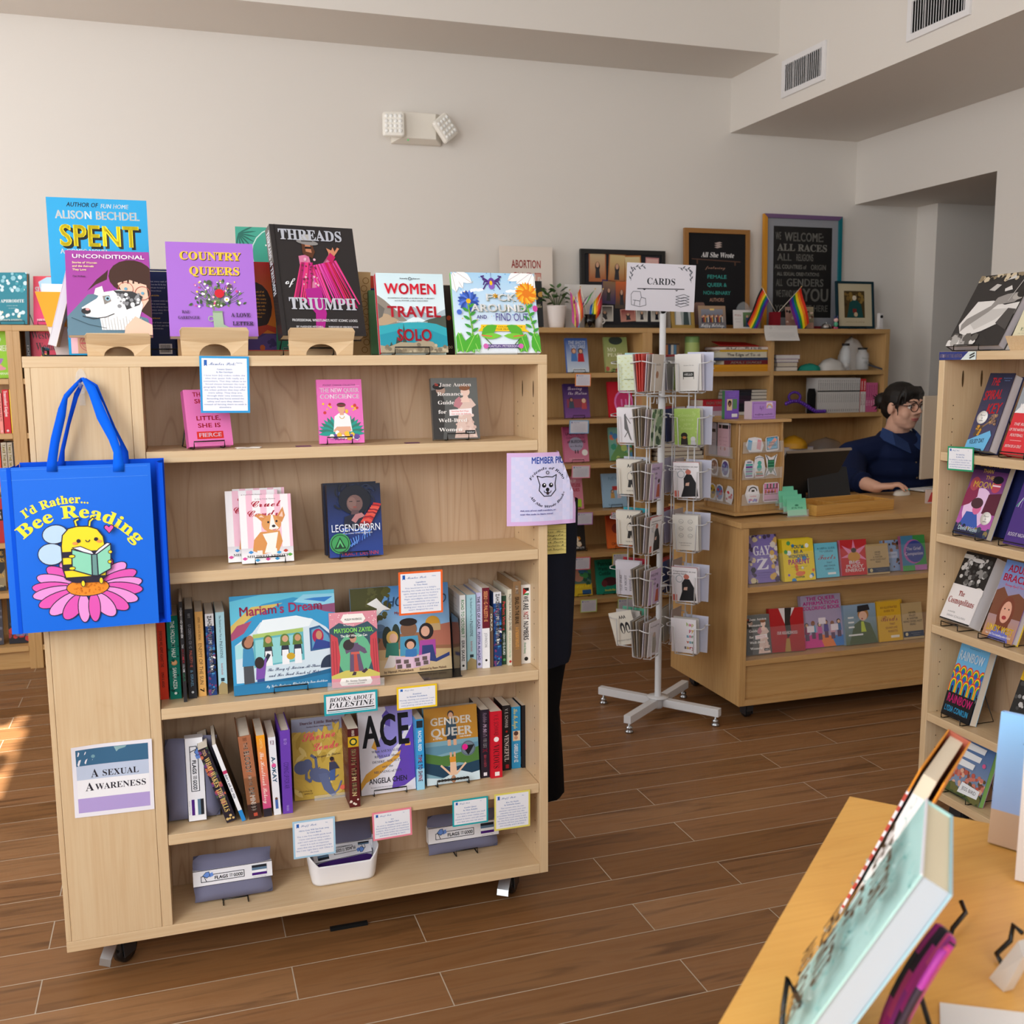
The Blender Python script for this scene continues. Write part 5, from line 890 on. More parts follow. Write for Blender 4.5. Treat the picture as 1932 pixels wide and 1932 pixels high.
def c_asex(k):
    k.r(0,0,1,1,'eceaf2'); k.r(.05,.72,.95,.95,'3f6a8c'); k.p([(.52,.95),(.55,.87),(.58,.9),(.7,.93),(.72,.95)],'8fb4b8'); k.e(.26,.84,.025,'7aa4b0'); k.r(.05,.52,.95,.72,'c0cce2'); k.r(.05,.26,.95,.52,'f0f0f4'); k.r(.05,.06,.95,.26,'b4a0d8')
    k.t('A',.27,.545,.09,.115,'2a2630','r'); k.t('SEXUAL',.59,.55,.46,.085,'2a2630','r'); k.t('A',.2,.36,.1,.115,'2a2630','r'); k.t('WARENESS',.59,.365,.64,.085,'2a2630','r')
a,c=onY(141,1535,UF-.002),onY(292,1535,UF-.002); p=Vector(((a.x+c.x)/2,UF-.002,(a.z+c.z)/2)); W_=c.x-a.x; H=hsolve(p,0,0,1400)
b=M()
def bend(x,y,q):return Vector((q.x,q.y-.012*(1-math.sin(PI*x))*y*y*(x < .5)-.004*y*y,q.z))
k=K(b,(-W_/2,0,0),(1,0,0),(0,0,1),W_,H); k.fn=bend
for i in range(12):
    for j in range(6):b.face([bend(x,y,Vector((-W_/2+W_*x,0,H*y))) for x,y in ((i/12,j/6),((i+1)/12,j/6),((i+1)/12,(j+1)/6),(i/12,(j+1)/6))],'eceaf2')
# paint the sheet in strips so that it follows the bend
def strip_rect(k,x0,y0,x1,y1,col,n=12):
    k.k+=1
    for i in range(n):
        a_,c_=x0+(x1-x0)*i/n,x0+(x1-x0)*(i+1)/n; k.mb.face([k.P(a_,y0),k.P(c_,y0),k.P(c_,y1),k.P(a_,y1)],col)
for y0,y1,cc in ((.72,.83,'3f6a8c'),(.83,.95,'3f6a8c'),(.52,.72,'c0cce2'),(.26,.52,'f0f0f4'),(.06,.26,'b4a0d8')):strip_rect(k,.05,y0,.95,y1,cc)
k.p([(.52,.945),(.55,.87),(.58,.9),(.66,.92),(.68,.945)],'8fb4b8'); k.e(.26,.84,.025,'7aa4b0',n=8)
k.t('A',.27,.545,.09,.115,'2a2630','r'); k.t('SEXUAL',.59,.55,.46,.085,'2a2630','r'); k.t('A',.2,.36,.1,.115,'2a2630','r'); k.t('WARENESS',.59,.365,.64,.085,'2a2630','r')
o=b.obj('paper_sign',None,'matte',matrix=Mx(p,0,0,R(1))); tag(o,'paper sign with grey, white and lilac stripes taped to the end panel','sign')
# member picks sheet, curling off the right-hand side panel
a,c=onY(956,993,UF-.006),onY(1090,993,UF-.006); W_=c.x-a.x; p=Vector((a.x,UF-.006,a.z)); H=hsolve(p,0,0,855)
b=M()
def curl(x,y,q):
    d=max(0,x-(.72+.28*(1-max(0,(y-.25)/.75)**1.2)))  # past this line the paper rolls back
    e=max(0,x-.82)
    return Vector((q.x-d*W_*.75-e*e*W_*.5,q.y+d*W_*.7+e*e*W_*1.2-.01*math.sin(PI*min(1,x/.8)),q.z))
k=K(b,(0,0,0),(1,0,0),(0,0,1),W_,H); k.fn=curl
N=18
for i in range(N):
    for j in range(N):b.face([curl(x,y,Vector((W_*x,0,H*y))) for x,y in ((i/N,j/N),((i+1)/N,j/N),((i+1)/N,(j+1)/N),(i/N,(j+1)/N))],'d8b4e0' if (i < 1 or j < 1 or j == N-1 or i >= N-1) else ('d2d2f2' if (i+j) % 3 else 'd8d4f2'))
k.k=12; k.t('MEMBER PICKS',.6,.85,.56,.09,'2a4aa8','B')
k.arc('Friends of Ruby',.55,.5,.26,155,25,.035,'23243a','i'); k.arc('All She Wrote Books',.55,.52,.27,205,345,.035,'23243a','i',inv=True)
k.l([(.44,.56),(.4,.68),(.47,.66),(.53,.67),(.62,.66),(.68,.69),(.66,.57),(.67,.48),(.6,.4),(.5,.4),(.43,.48),(.44,.56)],.012,'2a2a34'); k.e(.5,.55,.03,'1c1c22'); k.e(.6,.55,.03,'1c1c22'); k.e(.505,.56,.01,'fff'); k.e(.605,.56,.01,'fff'); k.e(.55,.49,.025,'1c1c22'); k.el(.525,.475,.025,.008,'1c1c22',a0=180,a1=360); k.el(.575,.475,.025,.008,'1c1c22',a0=180,a1=360); k.e(.55,.44,.02,'3a2a30'); k.el(.545,.725,.02,.007,'2a2a34'); k.t('Ask one of our staff members, or',.42,.2,.5,.02,'5a5a9c','b'); k.t('scan the code to learn more!',.4,.15,.46,.02,'5a5a9c','b')
o=b.obj('paper_sign',None,'matte',matrix=Mx(p,0,0,R(.5))); so=o.modifiers.new('thick','SOLIDIFY'); so.thickness=.0004; tag(o,'curling lilac paper sign on the right edge of the wheeled bookcase','sign')
# ---- blue tote bag on a clear adhesive hook
HX=onY(152,700,UF); HX=HX.x
def P2(u,v,Y):return onY(u,v,Y)
t=thing('adhesive_hook','clear plastic adhesive hook at the top of the end panel','hook',(HX,UF,onY(152,720,UF).z)); b=M()
n=16; pts=[(.012*math.cos(2*PI*i/n),-.0005,.028*math.sin(2*PI*i/n)) for i in range(n)]; b.slab(pts,.004,'fff',(0,-1,0)); b.obj('base',t,'clear',.001)
b=M(); b.tube([(0,-.004,.005),(0,-.012,-.008),(0,-.024,-.012),(0,-.03,-.003)],.004,'fff',8); b.obj('peg',t,'clear')
b=M(); b.box(-.006,-.0012,-.052,.006,-.0004,-.02,'fff'); b.obj('adhesive_strip',t,'clear')
BY=2.372; BB=2.42
T_=thing('tote_bag','bright blue tote bag with a reading bee hanging on the end panel','bag',(0,0,0))
A=[onY(*q,BY) for q in ((17,877),(301,881),(300,1186),(22,1186))]
# front panel
A[0].z=A[1].z=onY(150,878,BY).z; A[2].z=A[3].z=onY(150,1187,BY).z; W_=A[1].x-A[0].x; H=A[0].z-A[3].z
b=M(); b.smooth=False
def puf(x,y):return Vector((A[3].x+(W_-.0)*x,BY+.002*math.sin(PI*x)*math.sin(PI*min(1,y*1.05))*-1,A[3].z+H*y))
for i in range(16):
    for j in range(16):b.face([puf(i/16,j/16),puf((i+1)/16,j/16),puf((i+1)/16,(j+1)/16),puf(i/16,(j+1)/16)],'086ae2')
b.sm=[True]*len(b.sm)
k=K(b,(A[3].x,BY,A[3].z),(1,0,0),(0,0,1),W_,H); k.fn=lambda x,y,q:puf(x,y)+Vector((0,-k.EPS*k.k*2,0)); k.k=14
f=lambda X,Y:((X-30)/830,1-(Y-785)/880)
BL='2a2438'
k.l([(.01,.925),(.98,.925)],.0025,'4a94f0'); k.l([(.01,.985),(.98,.985)],.002,'4a94f0')
k.arc("I'd Rather...",.466,.284,.59,123.3,80,.05,'ffe93a','R'); k.arc('Bee Reading',.466,.284,.485,135,33,.075,'ffe93a','R')
def oe(X,Y,rx,ry,col,rot=0,n=24,o_=4):
    x,y=f(X,Y); k.e(x,y,(rx+o_)/830,BL,(ry+o_)/880,n=n,rot=rot); k.e(x,y,(rx-1)/830,col,(ry-1)/880,n=n,rot=rot)
def op(P,col,w=.008):
    Q=[f(*q) for q in P]; k.p(Q,col); k.l(Q+Q[:1],w,BL)
for i in range(19):     # daisy petals, back ones first
    a_=R(90+i*180/18*1.0) if 0 else None
order=sorted(range(20),key=lambda i:-math.sin(R(18*i+9)))
for i in order:
    a_=R(18*i+9); X,Y=467+150*math.cos(a_),1440-85*math.sin(a_)-(0 if math.sin(a_) < 0 else -10); dx,dy=150*math.cos(a_),100*math.sin(a_); L_=math.hypot(dx,dy)
    oe(X+dx*.25,Y-dy*.25,62+62*abs(math.cos(a_)),34+10*(1-abs(math.cos(a_))),'e45ab8' if i % 2 else 'ee9ade',rot=math.degrees(math.atan2(dy,dx)) if abs(math.cos(a_)) > .3 else 90,o_=4) if abs(math.cos(a_)) > .3 else oe(X+dx*.25,Y-dy*.25,32,78,'e45ab8' if i % 2 else 'ee9ade')
oe(467,1437,118,46,'f0912a'); k.dots(40,f(370,0)[0],f(0,1470)[1],f(560,0)[0],f(0,1405)[1],.006,['d4761a'],.004,seed=5)
oe(305,1142,68,48,'bcd8f4',10); oe(278,1247,72,56,'bcd8f4'); k.l([f(430,1120),f(418,1075),f(440,1064)],.02,BL); k.l([f(495,1120),f(500,1080),f(522,1064)],.02,BL); k.l([f(430,1120),f(420,1077),f(438,1068)],.01,'ffe53a'); k.l([f(495,1120),f(502,1082),f(520,1068)],.01,'ffe53a')
body=[(335,1210),(345,1150),(380,1115),(430,1105),(490,1107),(540,1125),(570,1165),(580,1240),(582,1340),(570,1385),(530,1408),(400,1405),(350,1385),(336,1330)]
op(body,'ffe02c')
for y0,y1 in ((1238,1270),(1305,1340),(1375,1405)):k.p([f(336,y0),f(580,y0),f(580 if y1 < 1400 else 540,y1),f(338 if y1 < 1400 else 385,y1)],BL)
k.e(*f(432,1183),.014,BL); k.e(*f(530,1178),.014,BL); k.el(*f(483,1180),.013,.006,BL,a0=180,a1=360,n=8); k.e(*f(412,1195),.018,'f79a52',.009); k.e(*f(548,1190),.018,'f79a52',.009)
op([(395,1218),(440,1212),(500,1240),(515,1258),(540,1232),(590,1200),(610,1205),(530,1262),(500,1262)],'f2eef8',.006); op([(392,1225),(500,1258),(497,1372),(387,1335)],'8fd8ba'); op([(500,1258),(530,1258),(530,1375),(497,1372)],'6f9c98'); op([(530,1258),(611,1207),(604,1340),(530,1375)],'8fd8ba')
for X,Y in ((390,1262),(388,1327),(606,1250),(600,1303),(443,1412),(545,1402)):oe(X,Y,16 if X < 440 else 10,8 if X < 440 else (16 if Y > 1390 else 8),'ffe02c',o_=3)
x,y=f(607,1128); k.p([(x,y-.028),(x-.036,y+.008),(x-.034,y+.024),(x-.016,y+.03),(x,y+.018),(x+.016,y+.03),(x+.034,y+.024),(x+.036,y+.008)],BL); k.p([(x,y-.021),(x-.029,y+.009),(x-.027,y+.02),(x-.014,y+.024),(x,y+.011),(x+.014,y+.024),(x+.027,y+.02),(x+.029,y+.009)],'ee58b4')
b.obj('front_panel',T_,'print')
b=M(); q=.004; zt,zb=A[0].z,A[3].z; xl,xr=A[0].x,A[1].x
b.slab([(xl+.012,BB,zb+.012),(xr+.007,BB,zb+.012),(xr+.009,BB,zt+.006),(xl+.014,BB,zt+.006)],.0015,'0a4fd0',(0,1,0)); b.obj('back_panel',T_,'cloth')
for s_,x0 in ((0,xl),(1,xr)):
    b=M(); ins=.016 if s_ else .014
    for (xa,ya),(xb,yb) in (((x0,BY),(x0+(-ins if s_ else ins)*.6,(BY+BB)/2)),((x0+(-ins if s_ else ins)*.6,(BY+BB)/2),(x0+(.008 if s_ else .013),BB))):b.face([(xa,ya,zb),(xb,yb,zb+.006),(xb,yb,zt+.003),(xa,ya,zt)],'0a48cc')
    e0=x0-.002 if s_ else x0-.006; b.box(e0,BY-.001,zb,e0+.008,BY+.003,zt,'0a52d8'); b.obj('side_gusset',T_,'cloth')
b=M(); b.face([(xl,BY,zb),(xr,BY,zb),(xr+.007,BB,zb+.012),(xl+.012,BB,zb+.012)],'0a48cc'); b.obj('bottom_panel',T_,'cloth')
def ribbon(L_,R_,Ys,col,name='strap'):
    b=M(); b.smooth=True; n_=len(L_); V=[onY(*L_[i],Ys[i]) for i in range(n_)]+[onY(*R_[i],Ys[i]) for i in range(n_)]
    b.idx(V,[(i,n_+i,n_+i+1,i+1) for i in range(n_-1)],col); o=b.obj(name,T_,'cloth'); m_=o.modifiers.new('thick','SOLIDIFY'); m_.thickness=.0014; m_.offset=0
y0,y1,hk=BY-.002,BB-.002,UF-.022
ribbon([(88,890),(88,876),(96,826),(110,770),(121,744),(140,724),(153,712)],[(108,890),(107,876),(112,838),(124,785),(128,752),(144,732),(156,719)],[y0,y0,2.375,2.385,2.395,2.405,hk],'0a5ae0')
ribbon([(213,890),(213,876),(214,854),(205,830),(183,790),(168,745),(153,713)],[(234,890),(234,876),(229,850),(218,816),(197,770),(180,729),(158,712)],[y0,y0,2.375,2.385,2.395,2.405,hk],'0a62e8')
ribbon([(109,884),(109,872),(116,840),(128,790),(140,742),(152,722)],[(124,884),(122,872),(122,850),(133,800),(147,752),(157,727)],[y1,y1,2.415,2.412,2.41,hk+.002],'0846c4')
ribbon([(232,884),(230,872),(226,836),(213,805),(196,765),(178,728),(158,716)],[(245,884),(244,872),(242,852),(218,806),(200,764),(184,726),(162,713)],[y1,y1,2.415,2.413,2.412,2.41,hk+.002],'0a4cc8')
# ---- dark garments hanging on the right-hand end, with a yellow list pinned over them
def cloth_hang(name,label,cat,edge,x0,Y0,Y1,col,mt='cloth'):
    """hanging cloth against the end panel: edge = outline points (pixel) of the right-hand contour; folds run down"""
    b=M(); b.smooth=True; n_=len(edge); V=[]; mcol=8
    for (u,v) in edge:
        q=onY(u,v,Y0+(Y1-Y0)*.9)
        for j in range(mcol+1):
            t_=j/mcol; V.append((x0+(q.x-x0)*math.sin(t_*PI/2),Y0+(Y1-Y0)*(1-math.cos(t_*PI/2))*.9-.004*math.sin(t_*14+v*.01),q.z))
    b.idx(V,[(i*(mcol+1)+j,i*(mcol+1)+j+1,(i+1)*(mcol+1)+j+1,(i+1)*(mcol+1)+j) for i in range(n_-1) for j in range(mcol)],col)
    V2=[]
    for (u,v) in edge:
        q=onY(u,v,Y0+(Y1-Y0)*.9)
        for j in range(mcol+1):t_=j/mcol; V2.append((x0+(q.x-x0)*math.cos(t_*PI/2),Y1+(2.78-Y1)*t_*.8,q.z))
    b.idx(V2,[(i*(mcol+1)+j,i*(mcol+1)+j+1,(i+1)*(mcol+1)+j+1,(i+1)*(mcol+1)+j) for i in range(n_-1) for j in range(mcol)],col)
    return tag(b.obj(name,None,mt),label,cat)
EX=UX1+.001
cloth_hang('hanging_shirt','navy-black cloth garment hanging on the right end of the wheeled bookcase','garment',[(1086,938),(1085,990),(1082,1050),(1080,1110),(1077,1180),(1074,1225),(1070,1236)],EX,2.50,2.62,'1a1d28')
cloth_hang('hanging_trousers','long black cloth garment hanging below the navy-black one','garment',[(1060,1200),(1066,1240),(1058,1285),(1052,1330),(1056,1390),(1059,1440),(1061,1485)],EX,2.52,2.62,'0b0b0d')
p=onY(1034,1046,2.49); pb=onY(1068,1046,2.49); H=onY(1050,990,2.49).z-p.z
board_sign('handwritten_list','yellow lined paper with handwriting below the curling lilac sign','paper',pb.x-EX-.001,H,Mx(((EX+.001+pb.x)/2,2.49,p.z),0,0),lambda k:[k.r(0,0,1,1,'d8c878')]+[k.l([(0,.12+.12*i),(1,.12+.12*i)],.012,'8a7a40') for i in range(7)]+[k.t(q,.5,.14+.12*i,.8,.07,'2c2a26','c') for i,q in enumerate(['Sarah Gonzales','Charlotte M','Zach Smith','Bob Thorne','Angela','Tess Lee'])],'d8c878',mt='matte')
# narrow black strip on the floor under the bookcase
a,c=onZ(623,1756,0),onZ(693,1743,0); b=M(); b.box(-(c.x-a.x)/2,-.006,0,(c.x-a.x)/2,.006,.008,'121212'); o=b.obj('floor_strip',None,'matte'); o.location=((a.x+c.x)/2,a.y,.0005); tag(o,'short black strip on the floor under the wheeled bookcase','strip')
# ================================================================ bookcases along the back wall
YF=5.34; ZS=[1.404,1.148,.897,.626,.383,.115]; ZT_=1.653
def WB(label,u0,u1,vb,vt,z,art,col,T=.022,Y=YF+.06,tilt=10,**k):return fb(label,u0,u1,vb,vt,Y,z,T,art,col,tilt=tilt,**k)
def WS(label,u0,u1,vb,vt,z,col,spine,D=.14,Y=YF+.012,**k):return sb(label,u0,u1,vb,vt,Y,z,D,col,spine,**k)
def pic(bg,*shapes):
    """quick cover: ('t',text,x,y,w,h,col,style) lettering, ('e',x,y,rx,col,ry), ('r',x0,y0,x1,y1,col), ('p',pts,col), ('g',lo,hi), ('d',n,x0,y0,x1,y1,r,cols)"""
    def f(k):
        k.r(0,0,1,1,bg)
        for o in shapes:
            c=o[0]
            if c == 't':k.t(*o[1:])
            elif c == 'e':k.e(o[1],o[2],o[3],o[4],o[5] if len(o) > 5 else None)
            elif c == 'r':k.r(*o[1:])
            elif c == 'p':k.p(*o[1:])
            elif c == 'g':k.g(0,0,1,1,o[1],o[2])
            elif c == 'd':k.dots(*o[1:],seed=o[1])
            elif c == 'l':k.l(*o[1:])
            elif c == 'f':person(k,*o[1:])
            elif c == 'q':k.para(*o[1:])
            elif c == 'w':flower(k,*o[1:])
    return f
WB('teal hardcover with white botanical print on the back wall top at far left',-3,52,604,514,ZT_,pic('1f7f90',('d',30,0,.6,1,1,.07,['cfe4ea','e8f0ee','8fc4d0','3f9aa8']),('t','APHRODITE',.48,.42,.84,.06,'eef4f2','r'),('q',2,.25,.7,.35,.05,.02,'bcd8dc'),('d',16,0,.1,.9,.26,.07,['cfe4ea','e8f0ee','f0e8d0']),('t','PHOENICIA ROGERSON',.42,.06,.8,.04,'d8e4dc','b')),'1f7f90',.03,rz=-16,hard=1,tilt=8,pg='b8906c')
WB('pink-red hardcover with pale blue shape beside the teal one',62,128,604,521,ZT_,pic('e23a5c',('g','e83a78','e2485a'),('p',[(.15,.88),(.4,.98),(.75,.98),(.75,.2),(.5,.3),(.42,.55),(.25,.6)],'b8dcf0'),('t','SUPER',.3,.66,.5,.12,'f4f4f6','h'),('d',10,.4,.15,.7,.32,.04,['f0a030','f4f0e8','e8602c','3a5a9c']),('t','MERYEM EL MEHDATI',.5,.07,.8,.05,'f4e8ec','b')),'e23a5c',.02,rz=-12,hard=1,tilt=10)
for u,n_ in ((26,'teal botanical hardcover'),(96,'pink-red hardcover')):p=onY(u,604,5.4); easel('black wire easel under the '+n_,p.x,5.39,ZT_,.11,.03,10,R(-14))
WB('bright green book with white capitals at the far left edge',-22,30,715,622,ZS[0],pic('8cc21c',('t','ODD',.3,.75,.5,.1,'eef4e0','h'),('t','CORNERS',.42,.56,.95,.12,'f4f8e8','h'),('p',[(0,.3),(.3,.42),(.6,.4),(.5,.3),(0,.22)],'9c6ab0'),('e',.3,.24,.25,'e0987a',.06),('e',.45,.2,.22,'d88a9a',.04),('t','BUCHANAN',.5,.07,.6,.05,'e4f0c8','b')),'8cc21c',.03,tilt=4)
G5='upright books at the far left of the back wall'
def ws(lab,*a,**k):WS(lab,*a,group=G5,**k)
ws('yellow spine right of the bright green book',31,38.5,714,634,ZS[0],'f2c52c',sp(('t','HALLE BUTLER',.06,.4,'6a5414','b'),('t','BANAL NIGHTMARE',.45,.86,'3a3010','b'),('e',.93,.25,'c89a20')))
ws('black spine with white dog lettering on the back wall',50,58,668,624,ZS[0],'1c1a1c',sp(('t','DOGS',.3,.62,'e8e4e0','h',.5)))
WB('raspberry-red book with black title and yellow oval',59,112,672,617,ZS[0]+.012,pic('c2304c',('t','Westward',.6,.76,1.1,.16,'2a1418','r'),('t','Women',.62,.52,.86,.16,'2a1418','r'),('e',.5,.25,.25,'e8b83a',.2)),'c2304c',.02,Y=5.38,tilt=4)
for u0,u1,vt,c,a_,lab in ((1,7.5,742,'ee8f86',('t','STORIES',.1,.7,'8a3a3c','b'),'salmon-pink spine at the left edge of the picture'),(9.5,21.5,735,'c81c28',('t','Transcendent Kingdom',.03,.62,'f0e8e8','r',.5),'scarlet spine with white title beside the tote strap'),(23,32.5,735,'f2cc1c',('t','AND SO I ROAR',.05,.5,'c06a1c','b',.5),'yellow spine with orange title beside the tote strap'),(34,44,735,'26384c',('t','CASEBOOK 10 RIVER SMITH',.13,.8,'c8c0c4','b',.4),'navy spine beside the tote strap'),(44.8,50,734,'e4ea9a',('t','SALT',.46,.66,'5a6a4a','b',.4),'pale lime spine beside the tote strap')):
    ws(lab,u0,u1,818,vt,ZS[1],c,sp(a_,('e',.94,.2,'e0d0d0')))
for u0,u1,vt,c,a_,lab in ((-5,6,832,'d8482c',('t','FIRE',.3,.6,'f0d0c0','b'),'orange-red spine at the left edge, one shelf above the red books'),(8,18,835,'b9ac98',('t','TAKE THE SKY',.04,.6,'e0c83a','h',.5),'stone-grey spine with yellow title, left copy'),(19.5,29,835,'b5a894',('t','TAKE THE SKY',.04,.6,'e0c83a','h',.5),'stone-grey spine with yellow title, right copy'),(30,38,835,'2a2a26',('t','DAUGHTER OF CHAOS',.04,.6,'a8404c','b',.45),'dark green and red spine above the tote bag'),(39,48,834,'18181a',('t','MASQUERADE',.03,.62,'f2f2f2','h',.6),'black spine with bold white title above the tote bag'),(49,57,826,'e8942c',('t','LIGHTBREAKERS',.05,.7,'3a3040','b',.5),'orange spine with dark title above the tote bag')):
    ws(lab,u0,u1,925,vt,ZS[2],c,sp(a_))
ws('red and black spine at the left edge beside the tote bag',-3,9,1021,940,ZS[3],'b02830',sp(('r',.25,.5,'1c1416'),('t','SWIFT',.3,.46,'e8e0e0','b')))
WB('dark book with gold capitals at the left edge beside the tote',-34,12,1114,1034,ZS[4],pic('1c1a18',('t','THE',.75,.82,.4,.1,'d8a83a','r'),('t','EMBERS',.6,.66,.8,.1,'d8a83a','r'),('p',[(.4,.1),(1,.5),(1,.1)],'8a7a5a'),('t','DAYS',.75,.3,.4,.1,'d8a83a','r'),('t','SIMON',.7,.08,.4,.05,'e8d8b0','b')),'1c1a18',tilt=6)
WB('grey illustrated book at the left edge of the lowest shelf',-30,7,1212,1130,ZS[5],pic('3c3a44',('d',16,.5,.1,1,.8,.1,['6a6a78','8a7a6c'])),'3c3a44',tilt=6)
WB('dark book with red and blue ornaments below the tote bag',17,71,1207,1128,ZS[5],pic('14121c',('d',24,0,.06,1,.5,.1,['b8342c','28406c','8a2a30']),('p',[(.3,.5),(.5,.3),(.7,.5)],'d8c060'),('t','MADDISON LOW',.5,.16,.5,.05,'4a9ac0','b')),'14121c',tilt=6)
# books faced out on the middle bookcase
W2=[(0,1071,1112,704,638,'3a6ab8',[('g','c8d4e0','2a58a8'),('t','THE SHOTS',.5,.82,.8,.1,'e8ecf2','I'),('t','YOU TAKE',.52,.7,.72,.1,'e8ecf2','I'),('f',.35,.1,.6,'d8a888','8a4a30','4a78b8'),('f',.66,.08,.62,'d8a888','1c1a1c','b81c28'),('t','RACHEL REID',.55,.05,.6,.06,'f0f0f0','b')],'blue book of two embracing hockey players'),
 (0,1144,1187,703,636,'9aa466',[('g','b0ac70','8a9c5c'),('e',.5,.9,.3,'2f3a34',.12),('t','MO',.3,.58,.4,.12,'e8e8c8','r'),('t','PEARL',.45,.44,.7,.1,'e8e8c8','r'),('q',3,.2,.8,.3,.06,.03,'6a7044'),('d',10,0,0,1,.15,.08,['b8584a','7a8a4a'])],'olive-green book with dark foliage on top'),
 (1,1067,1114,789,724,'4a2a6c',[('g','7a4a8c','32205a'),('r',.1,.3,.9,.55,'8a3a50'),('t','Leaving',.45,.82,.6,.1,'e0c8d8','c'),('t','the Station',.55,.68,.76,.1,'e8d4e0','c'),('f',.28,.1,.5,'b07a68','1c1620','3a4a5c'),('f',.78,.08,.48,'e0b0a0','e0c890','b8484c')],'purple book of two seated women'),
 (1,1151,1196,792,720,'c8142c',[('e',.62,.4,.4,'e07ac0',.36),('e',.62,.4,.33,'c8306c',.3),('r',.5,.3,.56,.5,'e07ac0'),('r',.68,.3,.74,.5,'e07ac0')],'crimson book with large pink circle'),
 (2,1066,1112,873,805,'d0688c',[('g','d8849c','b8487c'),('t','UNEXPECTED',.5,.76,.8,.08,'2a1a24','b'),('t','CONSEQUENCES',.5,.66,.76,.06,'7a3a58','b'),('e',.5,.5,.3,'a8a4bc',.2),('t','of BLEEDING',.52,.54,.74,.08,'1c1620','I'),('t','on a Tuesday',.5,.43,.5,.06,'1c1620','c'),('r',.44,.24,.48,.34,'2a1a24'),('r',.54,.24,.58,.34,'2a1a24'),('e',.84,.26,.12,'f0eee8'),('t','KELSEY B TOMEY',.5,.06,.6,.05,'e8a8b8','b')],'pink book with a white round sticker on its cover'),
 (2,1153,1194,870,806,'7ab09c',[('e',.6,.6,.3,'c8906c',.24),('p',[(0,.1),(.4,.5),(.8,.2),(1,.5),(1,0),(0,0)],'6a9a5a'),('d',14,0,0,1,1,.12,['3a9a7a','d87a5a','4a8ac0','b0c870'])],'multicoloured painted book on the third shelf behind the spinner'),
 (3,1063,1102,962,899,'d88498',[('t','BOOK OF',.45,.82,.5,.08,'f4e0e4','b'),('t','COUNTLESS',.5,.68,.8,.1,'c02040','h'),('t','LEAGUES',.5,.54,.7,.1,'c02040','h'),('f',.4,.05,.42,'e0b090','4a3024','3a3a44'),('r',.6,.05,.9,.3,'a8d03a')],'pink book with a lime-green corner'),
 (3,1140,1184,959,893,'9cc0dc',[('t','NEW',.5,.8,.5,.1,'7aa0c4','b'),('r',.4,.5,.8,.62,'c03a3a'),('f',.4,.12,.4,'d8b090','3a2a24','d0a05a'),('f',.68,.12,.38,'e0b8a0','2a2024','d8c8d0'),('t','ELAINE MOORE',.5,.05,.6,.05,'5a7a9c','b')],'pale blue book with two small figures'),
 (4,1148,1192,1039,972,'d8602c',[('g','e8742c','c84a24'),('e',.4,.6,.2,'8a3020',.15),('t','CANTONESE',.5,.1,.7,.08,'7a2a1c','b')],'orange book on the fifth shelf behind the spinner'),
 (4,1085,1106,1042,988,'241f1c',[('d',8,0,0,1,.5,.2,['d88a2c','3a6a5a','e8d8c0']),('t','IN LOS',.5,.06,.7,.08,'f0f0f0','h')],'small dark book with orange petals'),
 (5,1081,1118,1126,1074,'d8b01c',[('r',0,.45,1,1,'5a7a6c'),('e',.35,.75,.28,'c08870',.22),('d',12,.5,.4,1,1,.16,['3a7a9c','4a9a5a','2a5a44']),('r',0,0,1,.4,'d8b82c'),('t','SILENT',.45,.3,.8,.12,'f0e03a','c'),('r',.5,.04,.95,.22,'2a5a8c')],'yellow book with a face among leaves'),
 (5,1128,1168,1119,1055,'1a8a70',[('t','Patricia',.42,.82,.66,.11,'0f3a34','h'),('t','Wants to',.42,.68,.66,.11,'0f3a34','h'),('t','Cuddle',.4,.54,.56,.11,'0f3a34','h'),('e',.62,.35,.36,'4a2028',.13),('e',.35,.3,.14,'6a2a30',.1),('t','Samantha Allen',.6,.08,.5,.06,'d8c83a','b')],'green book with a dark red creature')]
for zi,u0,u1,vb,vt,c,sh_,lab in W2:
    WB(lab+' behind the card spinner',u0,u1,vb,vt,ZS[zi],pic(c,*sh_),c,.02,Y=5.42,tilt=12,rz=R(0),scol=c)
    p=onY((u0+u1)/2,vb,5.42); easel('black wire easel under the '+lab,p.x,5.42,ZS[zi],.07,.024,12)
for u0,u1,vb,vt,c,lab in ((1085,1114.5,729,705,'f08a3c','orange-bordered review card under the hockey-player book'),(1074,1110.5,818,793,'7ab0dc','pale blue-bordered review card under the purple two-women book'),(1078.5,1113,902,878,'ee8fa4','pink-bordered review card under the pink book with white sticker'),(1088,1118,990,967,'c88ad0','mauve-bordered review card beside the dark hanging garment'),(1084,1113.5,1075,1051,'e85a68','red-bordered review card above the yellow face book'),(1155,1187,1066,1044,'d8c45a','yellow-bordered review card above the green creature book'),(1095,1126,1155,1131,'c4d87a','lime-bordered review card on the lowest shelf edge, left one'),(1165,1196,1155,1129,'c4d88a','lime-bordered review card on the lowest shelf edge, right one'),(1153,1186,978,966,'ee8fa4','pink-bordered review card half hidden behind the spinner')):
    a,q=onY(u0,vb,YF-.004),onY(u1,vb,YF-.004); H=hsolve(Vector(((a.x+q.x)/2,YF-.004,(a.z+q.z)/2)),0,0,vt)
    board_sign('review_card',lab,'card',q.x-a.x,H,Mx(((a.x+q.x)/2,YF-.004,(a.z+q.z)/2),0,R(-1),R(1)),lambda k,c=c:(k.r(0,0,1,1,c),k.r(.05,.06,.95,.94,'d8d4dc'),k.r(.1,.78,.15,.9,'2a5aa8'),k.t('Staff Pick',.36,.8,.3,.09,'4a66a0','c'),k.para(7,.12,.88,.66,.09,.035,'7a84ac',int(u0))),c,T=.0008,group='review cards on shelf edges')
